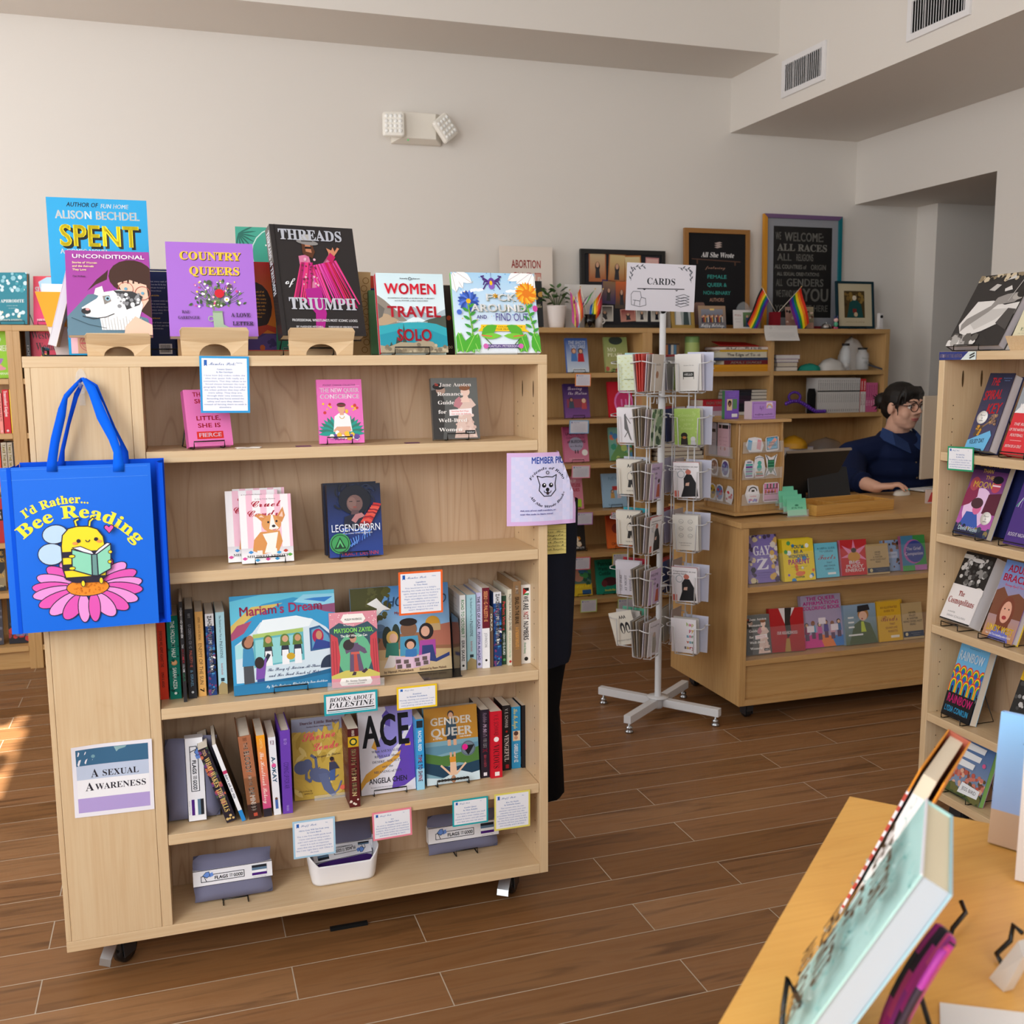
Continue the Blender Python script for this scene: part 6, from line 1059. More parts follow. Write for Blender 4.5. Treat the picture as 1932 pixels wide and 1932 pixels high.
# ---- on top of the back bookcases
def FS(name,label,cat,u0,u1,vb,vt,Y,art,col,**k):return fsign(name,label,cat,u0,u1,vb,vt,Y,ZT_+.001,art,col,**k)
FS('poster','cream poster with red ornamental lettering leaning on the back wall','poster',945,1044,614,465,5.56,lambda k:(k.r(0,0,1,1,'e4d8cc'),k.t('ABORTION',.5,.74,.56,.095,'b8322c','B'),k.t('CARE',.5,.42,.58,.27,'b8322c','r'),k.t('CARE',.5,.435,.54,.24,'d8a090','b')),'e4d8cc',T=.004,tilt=2)
WB('dark hardcover with gold script beside the colouring book',985,1026,613,530,ZT_,pic('26282a',('d',14,.3,.55,1,.95,.09,['4a6a44','c8984a','7a9a6a']),('t','Honeysuckle',.5,.42,.9,.09,'d8cca0','c')),'26282a',.03,Y=5.40,rz=R(0),hard=1,tilt=8)
b=M(); p=onY(1010,616,YF-.003); b.box(-.016,-.002,-.03,.016,0,.004,'b8bcc0'); o=b.obj('price_tag_holder',None,'clear'); o.location=p; tag(o,'small clear label holder on the back bookcase edge','label holder')
p=onY(1050,614,5.43); t=thing('potted_plant','leafy green plant in white ribbed pot on the back bookcase','plant',(p.x,5.43,ZT_)); b=M(); b.lathe([(.001,.001),(.04,.001)]+[(.041+.016*i/16+(.0015 if i % 2 else 0),.004+.118*i/16) for i in range(17)]+[(.054,.122),(.05,.11),(.001,.11)],'e2d8d2',24); b.obj('pot',t,'paint')
b=M(); b.lathe([(.001,.112),(.051,.108)],'3a2c22',16); b.obj('soil',t,'matte'); g_=random.Random(3); b=M()
for i in range(30):
    a=g_.uniform(0,2*PI); r_=g_.uniform(.02,.085); z=.12+g_.uniform(0,.1)*(1-r_*4)+.02; L_=g_.uniform(.035,.05); dx,dy=math.cos(a),math.sin(a); q=Vector((r_*dx,r_*dy*.6,z)); d=Vector((dx,dy*.6,g_.uniform(-.6,.9))).normalized(); s_=d.cross(Vector((0,0,1))).normalized()*L_*.36; n_=Vector((0,0,.008))
    b.idx([q,q+d*L_*.35+s_,q+d*L_*.75+s_*.8,q+d*L_,q+d*L_*.75-s_*.8,q+d*L_*.35-s_,q+d*L_*.5+n_],[(0,1,6),(1,2,6),(2,3,6),(3,4,6),(4,5,6),(5,0,6)],g_.choice(['2c4a24','3a5c2c','243e20','48683a']))
b.obj('leaves',t,'print')
b=M()
for i in range(7):a=2*PI*i/7; b.tube([(0,0,.1),(.03*math.cos(a),.02*math.sin(a),.15),(.06*math.cos(a),.04*math.sin(a),.19)],.0025,'4a5c30',5)
b.obj('stems',t,'print')
FS('card','plain white card standing behind the small pride flags','card',1067,1137,614,537,5.50,lambda k:(k.r(0,0,1,1,'d8d4d0'),k.para(1,.3,.8,.7,.05,.02,'8a8680',2)),'d8d4d0',T=.002,tilt=4)
t=thing('photo_board','black framed photo board leaning on the back wall','picture frame'); a,c=onY(1097,614,5.57),onY(1256,614,5.57); W_=c.x-a.x; H=hsolve(Vector(((a.x+c.x)/2,5.57,ZT_)),0,0,471); t.matrix_world=Mx(((a.x+c.x)/2,5.57,ZT_+.001),0,R(2))
def frame(t,W,H,w,cols,T=.022,name='frame',mt='paint'):
    c4=cols if isinstance(cols,tuple) else (cols,)*4; b=M(); x,z=W/2,H
    for P,c_ in (([(-x,z),(x,z),(x-w,z-w),(-x+w,z-w)],c4[0]),([(x,z),(x,0),(x-w,w),(x-w,z-w)],c4[1]),([(x,0),(-x,0),(-x+w,w),(x-w,w)],c4[2]),([(-x,0),(-x,z),(-x+w,z-w),(-x+w,w)],c4[3])):b.slab([(q[0],0,q[1]) for q in P],T,c_,(0,1,0))
    b.obj(name,t,mt,.0008)
frame(t,W_,H,.026,'161616'); b=M(); b.box(-W_/2+.02,.012,.02,W_/2-.02,.014,H-.02,'2a2a2e'); b.obj('backing',t,'matte')
for x,y,w_,h_,c1,c2,rot in ((.2,.6,.2,.38,'a8623a','c8b088',0),(.42,.58,.2,.38,'a86a3c','d0b880',3),(.62,.6,.2,.34,'b8783c','d8c898',-2),(.84,.62,.16,.3,'c88a8a','d8b0a8',2),(.32,.3,.17,.3,'3a2a5a','8a6a4a',4),(.48,.24,.16,.36,'4a3a2c','c8602c',0),(.28,.06,.2,.2,'d4d0c8','3a3028',0),(.56,.06,.18,.16,'c88a7a','7a2a2c',-4),(.72,.06,.14,.2,'d8d4cc','3a322c',0),(.9,.06,.14,.2,'d4d0c8','4a3c30',0)):
    b=M(); k=K(b,(0,0,0),(1,0,0),(0,0,1),w_*W_,h_*H); ww,hh=w_*W_,h_*H; b.box(-ww/2,0,0,ww/2,.001,hh,c1); k=K(b,(-ww/2,0,0),(1,0,0),(0,0,1),ww,hh); k.g(.06,.1,.94,.94,c1,c2); k.e(.5,.5,.14,'2a2224',.16); k.p([(.36,.12),(.4,.44),(.6,.44),(.66,.12)],'26242a'); k.e(.5,.56,.09,'c89a7c',.09)
    o=b.obj('snapshot',t,'gloss'); o.location=(-W_/2+x*W_,.009,y*H*.92+.02); o.rotation_euler=(0,R(rot),0)
def miniflag(label,base,tip,wv,cols,group,n=6,hoist=None,hang=.0):
    """small flag on a stick; wv = fly direction and drop, cols along the hoist"""
    t=thing('pride_flag',label,'flag',base,group=group); d=Vector(tip)-Vector(base); b=M(); b.tube([(0,0,0),d],.0016,'e8dcc8',6); b.obj('stick',t,'paint'); b=M(); b.ball(d,.004,'d8b060',8); b.obj('finial',t,'paint')
    b=M(); b.smooth=True; H=d.length*.52; u=d.normalized(); m_=len(cols); g=[[d-(Vector(hoist)*1.5 if hoist else u*H)*(j/m_)-u*.004+Vector(wv)*(i/n)+Vector((0,.006*math.sin(7*i/n),-hang*(i/n)**1.5)) for j in range(m_+1)] for i in range(n+1)]
    for i in range(n):
        for j in range(m_):b.face([g[i][j],g[i][j+1],g[i+1][j+1],g[i+1][j]],cols[j])
    b.obj('cloth',t,'print'); return t
p=onY(1113,614,5.40); t=thing('glass_cup','glass cup holding four small pride flags','cup',(p.x,5.40,ZT_)); b=M(); b.lathe([(.001,.002),(.03,.001),(.034,.075),(.032,.075),(.028,.006),(.001,.006)],'fff',20); b.obj('cup',t,'glass'); b=M(); b.ball((0,0,.03),.02,'4a3a5a',10,(1,1,1.1)); b.obj('filling',t,'matte')
PF='small flags in the glass cup'; p0=Vector((p.x,5.395,ZT_+.01))
for u,v,wv,hg,ho,cs,lab in ((1075,547,(.008,-.01,-.15),.02,(-.03,0,.04),['d85aa8','e8d05a','5ab0dc'],'pink, yellow and blue small flag at the left of the cup'),(1095,541,(.012,-.015,-.16),.0,(.028,0,.05),['d8402c','f08a2c','f4ece8','d8689c','a83a6c'],'orange, white and pink small flag in the cup'),(1123,545,(-.055,.01,-.08),.01,(.035,0,.03),['4aa04a','d8d8d8','7a4a8c'],'purple, white and green small flag in the cup'),(1138,545,(-.015,-.01,-.13),.0,(.05,0,.06),['1c5ac0','1c8a3c','f0d82c','f08a1c','d82c2c','7a1c2c'][::-1],'rainbow small flag at the right of the cup')):
    q=onY(u,v,5.40); miniflag(lab,p0,q,wv,cs,PF,hang=hg,hoist=ho)
p=onY(1137,614,5.43); t=thing('mug','white mug beside the glass cup of flags','mug',(p.x-.03,5.45,ZT_)); b=M(); b.lathe([(.001,.001),(.03,.001),(.034,.08),(.031,.08),(.028,.006),(.001,.006)],'dcd8d4',20); b.obj('body',t,'paint'); b=M(); b.tube([(.03+.022*math.sin(PI*i/8),0,.02+.045*i/8) for i in range(9)],.004,'dcd8d4',6); b.obj('handle',t,'paint')
t=thing('picture_frame','small gold photo frame under the spinner sign','picture frame'); a,c=onY(1267,614,5.45),onY(1313,614,5.45); W_=c.x-a.x; t.matrix_world=Mx(((a.x+c.x)/2,5.45,ZT_+.001),R(6),R(8)); frame(t,W_,.17,.022,'b89a58',.015,mt='metal')
b=M(); b.box(-W_/2+.015,.008,.015,W_/2-.015,.01,.155,'c8c4bc'); k=K(b,(-W_/2+.02,.008,.02),(1,0,0),(0,0,1),W_-.04,.13); k.r(0,0,1,1,'a8b0b0'); k.p([(.1,0),(.15,.6),(.4,.7),(.45,0)],'e0e0e0'); k.p([(.55,0),(.6,.65),(.85,.6),(.9,0)],'3a4a4c'); b.obj('picture',t,'print')
FS('holiday_card','photo greeting card of a large group wishing happy holidays','card',1319,1370.5,614,577,5.44,lambda k:(k.g(0,0,1,1,'5a6474','a88a6c'),k.g(.1,.25,.9,.85,'4a4e60','8a8c98'),[k.e(.14+.052*i,.52+.03*(i % 3),.03,['c8906c','e0b898','8a5a40'][i % 3],.045) for i in range(15)],[k.r(.12+.052*i,.28,.165+.052*i,.48+.03*(i % 3),['2a2a34','8a2a30','b88a3c','3a4a5c','c8c0b8'][i % 5]) for i in range(15)],k.r(.42,.8,.58,.88,'e8c87a'),k.t('Happy Holidays',.5,.08,.86,.16,'f0f0f2','c')),'5a6474',tilt=8)
t=thing('chalkboard_sign','black sign in wooden frame with handwritten white and teal lettering','sign'); a,c=onY(1292,613,5.55),onY(1414.5,613,5.55); W_=c.x-a.x; H=hsolve(Vector(((a.x+c.x)/2,5.55,ZT_)),0,0,431); t.matrix_world=Mx(((a.x+c.x)/2,5.55,ZT_+.001),0,R(2)); frame(t,W_,H,.027,'9a6a34',.022)
b=M(); b.box(-W_/2+.02,.01,.02,W_/2-.02,.012,H-.02,'1b1a1c'); k=K(b,(-W_/2,.01,0),(1,0,0),(0,0,1),W_,H)
for i in range(3):k.p([(.46,.82+.02*i),(.54,.835+.02*i),(.58,.825+.02*i),(.5,.81+.02*i)],'b8a49c')
k.t('All She Wrote',.51,.72,.5,.05,'e8e6e4','i'); k.l([(.12,.7),(.86,.68)],.014,'5a4034'); k.l([(.2,.69),(.2,.655)],.02,'5a4034'); k.l([(.78,.68),(.78,.645)],.02,'5a4034'); k.t('featuring',.48,.605,.3,.03,'a8806c','c')
for q,y,w_,c_ in (('FEMALE',.51,.3,'3f9a90'),('QUEER &',.43,.3,'3f9a90'),('NON-BINARY',.35,.42,'3f9a90'),('AUTHORS',.28,.22,'a8806c')):k.t(q,.5,y,w_,.036,c_,'b')
k.p([(.12,.04),(.12,.24),(.18,.27),(.3,.27),(.33,.22),(.33,.04)],'8a6a60'); b.obj('panel',t,'matte')
FS('card','white note card with a small photo before the chalkboard sign','card',1384,1428,614,585,5.43,lambda k:(k.r(0,0,1,1,'d8d4d2'),k.g(.42,.1,.9,.88,'3a4a44','6a8a5a'),k.r(.55,.1,.65,.6,'3a4a7a'),k.r(.68,.1,.78,.6,'4a5a8a'),k.e(.6,.66,.05,'c8a088'),k.e(.73,.66,.05,'c8a088'),k.t('Happy',.2,.7,.3,.1,'a86a6c','c'),k.para(2,.05,.38,.5,.15,.06,'a8a0a0',3)),'d8d4d2',tilt=6)
t=thing('glass_award','clear pointed glass award with etched lettering behind the note card','award'); p=onY(1404,585,5.50); t.matrix_world=Mx((p.x,5.50,ZT_+.03),0,R(4)); b=M(); P=[(-.055+.0,0,0),(.055,0,0)]+[(.055*math.cos(PI/2*i/8)**.7,0,.13*math.sin(PI/2*i/8)) for i in range(1,8)]+[(0,0,.135)]+[(-.055*math.cos(PI/2*i/8)**.7,0,.13*math.sin(PI/2*i/8)) for i in range(7,0,-1)]; b.slab(P,.012,'fff',(0,1,0)); b.obj('plate',t,'clear'); b=M(); k=K(b,(-.055,-.0006,0),(1,0,0),(0,0,1),.11,.13); k.para(4,.2,.8,.5,.1,.04,'b8bcc0',3); k.dots(8,.15,.15,.4,.5,.06,['6a9a6a']); k.e(.28,.12,.1,'d8d8d8',.1); b.obj('etching',t,'matte'); b=M(); b.box(-.05,-.02,-.03,.05,.04,0,'2a2a2e'); b.obj('base',t,'gloss')
t=thing('framed_poster','framed black welcome poster with yellow, purple and teal frame sides','picture frame'); a,c=onY(1440,612,5.58),onY(1586,612,5.58); W_=c.x-a.x; H=hsolve(Vector(((a.x+c.x)/2,5.58,ZT_)),0,0,405); t.matrix_world=Mx(((a.x+c.x)/2,5.58,ZT_+.001),0,R(1.5)); frame(t,W_,H,.024,('6c5078','0f6a74','7a2030','c8881c'),.024)
b=M(); b.box(-W_/2+.015,.012,.015,W_/2-.015,.014,H-.015,'8e9096'); k=K(b,(-W_/2,.012,0),(1,0,0),(0,0,1),W_,H); k.r(.13,.11,.88,.9,'1c1b1b'); wc='77756f'
for q,x,y,w_,h_,st in (('WE',.19,.785,.07,.065,'B'),('WELCOME:',.52,.775,.5,.075,'h'),('ALL RACES',.5,.69,.64,.06,'R'),('ALL',.27,.605,.18,.06,'h'),('RELIGIONS',.53,.605,.22,.06,'s'),('ALL COUNTRIES of',.35,.535,.4,.035,'b'),('ORIGIN',.71,.53,.2,.045,'h'),('ALL SEXUAL ORIENTATIONS',.45,.475,.54,.03,'b'),('ALL',.21,.385,.08,.06,'B'),('GENDERS',.54,.385,.48,.065,'h'),('WE STAND WITH',.33,.29,.32,.06,'s'),('YOU',.68,.255,.34,.11,'h'),("YOU'RE SAFE HERE",.5,.165,.68,.055,'B')):k.t(q,x,y,w_,h_,wc,st)
b.obj('poster_sheet',t,'print')
RB=['d8301c','f0801c','f4d81c','1c8a3c','2440a8','6a1c7a']; p=onY(1462,613,5.42)
t=thing('flag_holder','dark red holder between the two rainbow flags','holder',(p.x,5.42,ZT_)); b=M(); b.box(-.025,-.02,0,.025,.03,.1,'7a1420'); b.obj('box',t,'matte')
miniflag('progress pride flag on the left of the dark red holder',(p.x-.01,5.40,ZT_+.1),onY(1437,541,5.40),(-.1,-.01,-.17),['1c1a1a','d8301c','f0801c','f4d81c','1c8a3c','2440a8','6a1c7a'],'rainbow flags on the back bookcase',hang=.03)
miniflag('plain rainbow flag on the right of the dark red holder',(p.x+.01,5.40,ZT_+.1),onY(1512,541,5.40),(.06,-.01,-.19),RB,'rainbow flags on the back bookcase',hang=.02)
for u0,u1,vt,cs,lab in ((1483,1508,579,('8a5a4c','c8a090'),'small reddish photo print under the plain rainbow flag'),(1521,1536,579,('5a5a4c','a89a7c'),'narrow brown photo print right of the rainbow flags')):FS('photo_print',lab,'photo',u0,u1,613,vt,5.46,lambda k,cs=cs:(k.g(0,0,1,1,*cs),k.dots(10,.1,.3,.9,.9,.1,['3a2a2a','d8c0b0','6a3a34']),k.r(.05,.05,.95,.3,'a88070')),cs[0],tilt=6)
p=onY(1559,614,5.42); t=thing('desk_bell','chrome desk bell on the back bookcase','bell',(p.x,5.42,ZT_)); b=M(); b.lathe([(.034,.001),(.034,.008),(.03,.01)],'1a1a1a',20); b.obj('base',t,'paint'); b=M(); b.lathe([(.031,.01),(.029,.02),(.022,.03),(.01,.035),(.001,.036)],'c8c8c8',20); b.obj('dome',t,'metal'); b=M(); b.lathe([(.004,.036),(.004,.043),(.001,.044)],'c8c8c8',10); b.obj('button',t,'metal')
p=onY(1577,614,5.42); t=thing('figurine','tiny pastel creature figurine beside the desk bell','figurine',(p.x,5.42,ZT_)); b=M(); b.ball((0,0,.055),.014,'e8b8b0',10); b.ball((0,0,.03),.013,'5ab08a',10,(1,1,1.3)); b.obj('body',t,'print')
for s_ in (-1,1):b=M(); b.ball((s_*.009,0,.072),.006,'4a4a78',8,(.7,.7,2)); b.obj('ear',t,'print'); b=M(); b.ball((s_*.007,0,.008),.008,'d86a8a',8); b.obj('foot',t,'print')
t=thing('framed_portrait','small framed portrait of a seated figure in dark green robes','picture frame'); a,c=onY(1580,613,5.46),onY(1651,613,5.46); W_=c.x-a.x; H=hsolve(Vector(((a.x+c.x)/2,5.46,ZT_)),0,0,532); t.matrix_world=Mx(((a.x+c.x)/2,5.46,ZT_+.008),0,R(6)); frame(t,W_,H,.014,'12303a',.015); b=M(); b.box(-W_/2+.01,.008,.01,W_/2-.01,.01,H-.01,'c4b89a'); k=K(b,(-W_/2,.008,0),(1,0,0),(0,0,1),W_,H); k.r(.22,.23,.76,.8,'4a3a1e'); k.dots(24,.24,.5,.74,.78,.04,['7a6030','3a2c18','8a7038']); k.p([(.28,.23),(.36,.55),(.44,.6),(.56,.6),(.66,.52),(.72,.23)],'1c4a48'); k.e(.49,.65,.055,'d8cdb8'); k.r(.44,.34,.54,.42,'7a2a24'); k.e(.52,.3,.05,'c8b090'); k.t('with love to the bookshop',.5,.13,.5,.03,'8a7a5c','c'); b.obj('picture',t,'print'); easel('black wire stand under the small framed portrait',(a.x+c.x)/2,5.46,ZT_,.12,.015,6)
p=onY(1660,614,5.42); t=thing('security_camera','white upright camera at the right end of the back bookcase','camera',(p.x,5.42,ZT_)); b=M(); b.box(-.016,-.012,.01,.016,.012,.1,'d8d4d2'); b.obj('body',t,'paint',.004); b=M(); b.box(-.018,-.016,0,.018,.016,.012,'d0ccca'); b.obj('foot',t,'paint',.002); b=M(); b.lathe([(.001,-.004),(.009,-.004),(.009,0)],'141416',14,(0,-.012,.078),'y'); b.obj('lens',t,'gloss')
a,c=onY(1441,643,YF-.006),onY(1503,643,YF-.006); p=Vector(((a.x+c.x)/2,YF-.006,(a.z+c.z)/2)); b=M(); W_,H=c.x-a.x,hsolve(p,0,0,614); cv=lambda x,y,q:Vector((q.x+.006*(1-y)*(x-.5),q.y-.03*(1-y)**2,q.z)); k=K(b,(-W_/2,0,0),(1,0,0),(0,0,1),W_,H); k.fn=cv
for i in range(8):b.face([cv(x,y,Vector((-W_/2+W_*x,0,H*y))) for x,y in ((0,i/8),(1,i/8),(1,(i+1)/8),(0,(i+1)/8))],'d4d0cc')
k.k=4; k.el(.2,.85,.03,.008,'888'); k.para(3,.3,.9,.9,.08,.03,'9a9a9a',5); k.para(5,.1,.9,.5,.08,.03,'9a9a9a',6); tag(b.obj('letter',None,'matte',matrix=Mx(p)),'white printed letter hanging over the back bookcase edge','letter')
# ---- stock behind the counter
def flat(label,u0,u1,v0,v1,z,Y,D,col,pages=None,side='l',group=None,name='book',txt=None):
    """book lying flat: v1 its lower picture row -> stacked heights given by z"""
    a,c=onY(u0,v1,Y),onY(u1,v1,Y); W_=c.x-a.x; T=abs(onY(u0,v0,Y).z-onY(u0,v1,Y).z); t=thing(name,label,'book',((a.x+c.x)/2,Y,z),group=group); b=M(); e=.0015
    if txt == 'half':b.box(-W_/2,-.001,e,-W_*.02,e,T-e,col); txt=None
    b.box(-W_/2,0,0,W_/2,D,e,col); b.box(-W_/2,0,T-e,W_/2,D,T,col)
    if pages is None:b.box(-W_/2,0,e,W_/2,e,T-e,col)
    if txt:
        k=K(b,(-W_/2,0,0),(1,0,0),(0,0,1),W_,T); k.t(txt,.5,.26,.7,.48,'e8dcd0','h')
    b.obj('cover',t); b=M(); b.box(-W_/2+.003,e if pages is None else .002,e,W_/2-.003,D-.002,T-e,pages or 'd8ccb8'); b.obj('page_block',t,'matte'); return z+T
GS='stock lying in stacks behind the counter'
def stack(items,z,Y=5.37,D=.16):
    for lab,u0,u1,v0,v1,col,pg,txt in items:z=flat(lab,u0,u1,v0,v1,z,Y,D,col,pg,group=GS,txt=txt)+.0003
stack([('ochre padded envelope at the bottom of the mixed stack',1345,1457,697,701.5,'c88a1c',None,None),('ochre padded envelope second from the bottom of the mixed stack',1348,1458,693,697,'c88a1c',None,None),('ochre padded envelope third from the bottom of the mixed stack',1346,1456,688,692.5,'d0921c',None,None),('dark red book above the ochre envelopes',1366,1449,680,688,'6a1420',None,'ADULT BRACES'),('dark blue picture book jutting out of the mixed stack',1343,1462,675,680,'2a3a5a',None,None),('cream book with black lettering in the mixed stack',1358,1448,662,673,'d0c8a8','cfc8b4','The Edge of Town'),('yellow book near the top of the mixed stack',1358,1448,659,662.5,'c8a01c',None,None),('red book near the top of the mixed stack',1354,1452,653,659,'a81c20','d8d0c8','SUNRISE')],ZS[0])
b=M(); a,c=onY(1357,654,5.39),onY(1430,654,5.39); b.slab([(a.x,5.38,a.z+.004),(c.x,5.38,a.z+.001),(c.x-.02,5.5,a.z+.024),(a.x+.01,5.5,a.z+.03)],.004,'a81c18',(0,0,1)); tag(b.obj('magazine',None),'red magazine on top of the mixed stack','magazine',GS)
stack([('navy-covered book at the bottom of the four pale books',1464,1505,693,701,'2a3040','d8d0c4',None),('tan-covered book second in the stack of four',1466,1505,684,692.5,'6a4a4a','d0c4b0',None),('violet-covered book third in the stack of four',1465,1507,677,683,'7a6aa8','d4ccc4',None),('pink-covered book on top of the stack of four',1464,1510,668,676,'b07a8a','d8d4d0',None)],ZS[0])
STK=[('black',1391,1457,748,757,'1c1a20'),('black',1380,1455,740,747,'201c24'),('plum',1381,1454,732,739,'3a2038'),('plum',1380,1458,724,731,'2c1c2c'),('navy',1381,1458,717,723,'20202c'),('black',1383,1457,711,716,'1c1820')]
stack([(c+'-covered book, %s from the bottom of the dark stack' % ('lowest','second','third','fourth','fifth','sixth')[i],u0,u1,v0,v1,h_,'cfc8bc','half') for i,(c,u0,u1,v0,v1,h_) in enumerate(STK)],ZS[1]+.02)
stack([('maroon book under the dark stack',1388,1462,757,764,'3a1c28','cfc8bc',None)],ZS[1])
stack([('pale mixed book at the bottom beside the spinning tower',1325,1376,770,779,'b8a8b4',None,None),('rose book with pale lettering beside the dark stack',1332,1376,760,769,'a86078',None,None),('red book with white capitals beside the dark stack',1326,1371,747,759,'b01828',None,'FIGHT LIVES')],ZS[1])
stack([(('cream','tan','grey','white')[i % 4]+'-paged book, %s in the stack behind the spinner' % ('lowest','second','third','fourth','fifth')[i],1234+3*i,1330-4*i,861-9*i,869-9*i,('3a2430','5a4a3c','7a2a30','2a3040','4a5a3a')[i],'d0c6b4',None) for i in range(5)],ZS[2])
stack([(('violet','crimson','plum','navy')[i]+'-covered book in the short stack beside the tower, %s up' % ('first','second','third','fourth')[i],1329,1346,862-9*i,870-9*i,('4a2a7a','8a1c28','4a1c3a','26305a')[i],'c8beb0',None) for i in range(4)],ZS[2])
p=onY(1308,702,5.42); t=thing('tin_can','green printed tin on the back shelf beside the card spinner','tin',(p.x,5.44,ZS[0])); b=M(); b.lathe([(.001,0),(.043,0),(.043,.2),(.04,.205),(.001,.205)],'7a9a5a',20); b.obj('body',t,'paint'); b=M(); b.lathe([(.0435,.03),(.0435,.17)],'a8b86a',20); b.obj('paper_label',t,'print')
b=M(); p=onY(1268,702,5.45); b.box(-.045,0,0,.045,.08,.165,'4a3a34'); k=K(b,(-.045,0,0),(1,0,0),(0,0,1),.09,.165)
for i in range(5):k.r(.2*i,.55,.2*i+.18,.95,['b8784a','2a4a6c','d8d4cc','5a8ab0','8a6a4a'][i])
o=b.obj('card_box',None); o.location=(p.x,5.45,ZS[0]); tag(o,'dark box of small packets on the back shelf behind the spinner','box')
# jars, cloth bags, tablet on the upper right shelf
def jar(label,u,w,vt,lid,vl,Y=5.42):
    p=onY(u,700,Y); h=onY(u,vt,Y).z-ZS[0]; r=w/2; t=thing('glass_jar',label,'jar',(p.x,Y,ZS[0])); b=M(); b.lathe([(.001,.001),(r*.9,.001),(r,.008),(r,h*.72),(r*.66,h*.84),(r*.66,h*.92),(r*.6,h*.92),(r*.6,h*.83),(r*.93,h*.7),(r*.93,.01),(.001,.006)],'fff',24); b.obj('glass',t,'clear'); b=M(); b.lathe([(.001,h*.93),(r*.72,h*.92),(r*.74,h*.94),(r*.74,h),(.001,h)],lid,24); b.obj('lid',t,'paint')
    b=M(); b.ball((0,0,h*.2),r*.75,'d8d4d0',10,(1,1,.8)) if vl else None
    if vl:b.obj('cotton',t,'cloth')
    else:
        k=K(b,(-r*.7,-r*.8,h*.2),(1,0,0),(0,0,1),r*1.4,h*.5); k.t('Thank you',.5,.6,.9,.2,'222','c'); k.t('Tips',.5,.2,.6,.25,'222','c'); b.obj('lettering',t,'matte')
jar('tall glass bottle with dark lid on the back shelf',1594,.062,648,'1c1c1e',1); jar('squat glass jar with black lid and handwriting',1626,.08,656,'161618',0)
def lump(name,label,u0,u1,vt,z,Y,col,cat,seed=1,D=.1,mt='cloth'):
    a,c=onY(u0,700,Y),onY(u1,700,Y); W_=c.x-a.x; h=onY((u0+u1)/2,vt,Y).z-z; g_=random.Random(seed); b=M(); b.smooth=True; n,m_=16,8; V=[]
    for i in range(m_+1):
        f_=i/m_; r_=math.cos(f_*PI/2)**.6
        for j in range(n):a_=2*PI*j/n; q=r_*(1+.13*math.sin(3*a_+seed)+.1*g_.uniform(-1,1)); V.append((W_/2*q*math.cos(a_),D/2*q*math.sin(a_),h*(f_**.8)*(1+.06*g_.uniform(-1,1))))
    b.idx(V,[(i*n+j,i*n+(j+1) % n,(i+1)*n+(j+1) % n,(i+1)*n+j) for i in range(m_) for j in range(n)],col); o=b.obj(name,None,mt); o.location=((a.x+c.x)/2,Y,z+.001); tag(o,label,cat)
lump('cloth_bag','white drawstring cloth bag behind the glass bottle',1578,1632,637,ZS[0],5.53,'cfcac4','bag',2,.12); lump('cloth_bag','white crumpled cloth bag left of the glass bottle',1543,1588,676,ZS[0],5.44,'c8c4be','bag',3,.14); lump('fabric_bundle','folded teal fabric beside the stack of four books',1506,1546,686,ZS[0],5.42,'2a8a78','fabric',4,.08)
b=M(); a,c=onY(1638,696,5.41),onY(1672,698,5.36); b.slab([(a.x,5.42,ZS[0]+.03),(c.x-.03,5.36,ZS[0]+.001),(c.x+.01,5.42,ZS[0]+.001),(a.x+.05,5.5,ZS[0]+.05)],.012,'3a3a40',(0,-.2,.9)); tag(b.obj('tablet_computer',None,'gloss'),'dark tablet lying beside the squat jar','tablet')
def manga(u0,u1,n,vt,col,art,lab,grp,z=ZS[1],vb=778):
    for i in range(n):
        a_=u0+(u1-u0)*i/n; WS(lab,a_+.15,a_+(u1-u0)/n-.1,vb,vt,z,col,art,D=.12,Y=YF+.03,group=grp)
manga(1541,1621,20,713,'c8c4c0',sp(('t','A SERIES',.06,.34,'5a5858','b',.4),('r',.36,.4,'2a2a2a'),('t','VOLUME ONE',.45,.7,'7a7878','b',.35),('r',.9,.96,'8a8686',.3,.7)),'white spine in the long matching row behind the counter','matching white volumes')
manga(1622,1632,2,715,'c83438',sp(('r',.38,1,'d8d0cc'),('t','SERIES',.06,.34,'f0e0e0','b',.4),('t','VOLUME',.45,.8,'8a3a3c','b',.4)),'red-topped spine right of the matching white row','red-topped volumes')
manga(1632.5,1654,5,722,'c8608c',sp(('t','ANOTHER',.08,.5,'8a2a5a','b',.4),('t','SET',.6,.8,'f0d0dc','b',.4)),'pink spine at the right end of the row behind the counter','pink volumes')
b=M(); p=onY(1531,778,5.36); b.slab([(-.03,0,0),(.03,0,0),(.03,0,.12),(.022,0,.15),(-.022,0,.15),(-.03,0,.12)],.0025,'141416',(0,1,0)); o=b.obj('bookend',None,'gloss'); o.location=(p.x,5.365,ZS[1]); tag(o,'black metal bookend left of the matching white row','bookend')
t=thing('bead_garland','string of purple beads on the back shelf','garland'); b=M()
for i in range(40):q=onY(1484+74*i/39,762+14*(i/39)**2-6*math.sin(i*.15),5.35); b.ball((q.x,5.352+.01*(i % 2),max(ZS[1]+.012,q.z)),.011,'5a2c9c',8)
b.obj('strand',t,'paint'); b=M()
for i in range(22):a_=2*PI*i/22; q=onY(1499,749,5.4); b.ball((q.x+.04*math.cos(a_),5.40,q.z+.028*math.sin(a_)),.0085,'5a2c9c',8)
b.obj('loop',t,'paint')
lump('padded_envelope','yellow padded envelope on the shelf behind the counter',1477,1527,822,ZS[2]+.04,5.42,'c8901c','envelope',6,.16,'print'); lump('plastic_bag','crumpled clear plastic bag on the shelf behind the counter',1528,1596,826,ZS[2],5.44,'b8bcc8','bag',7,.14,'smoke')
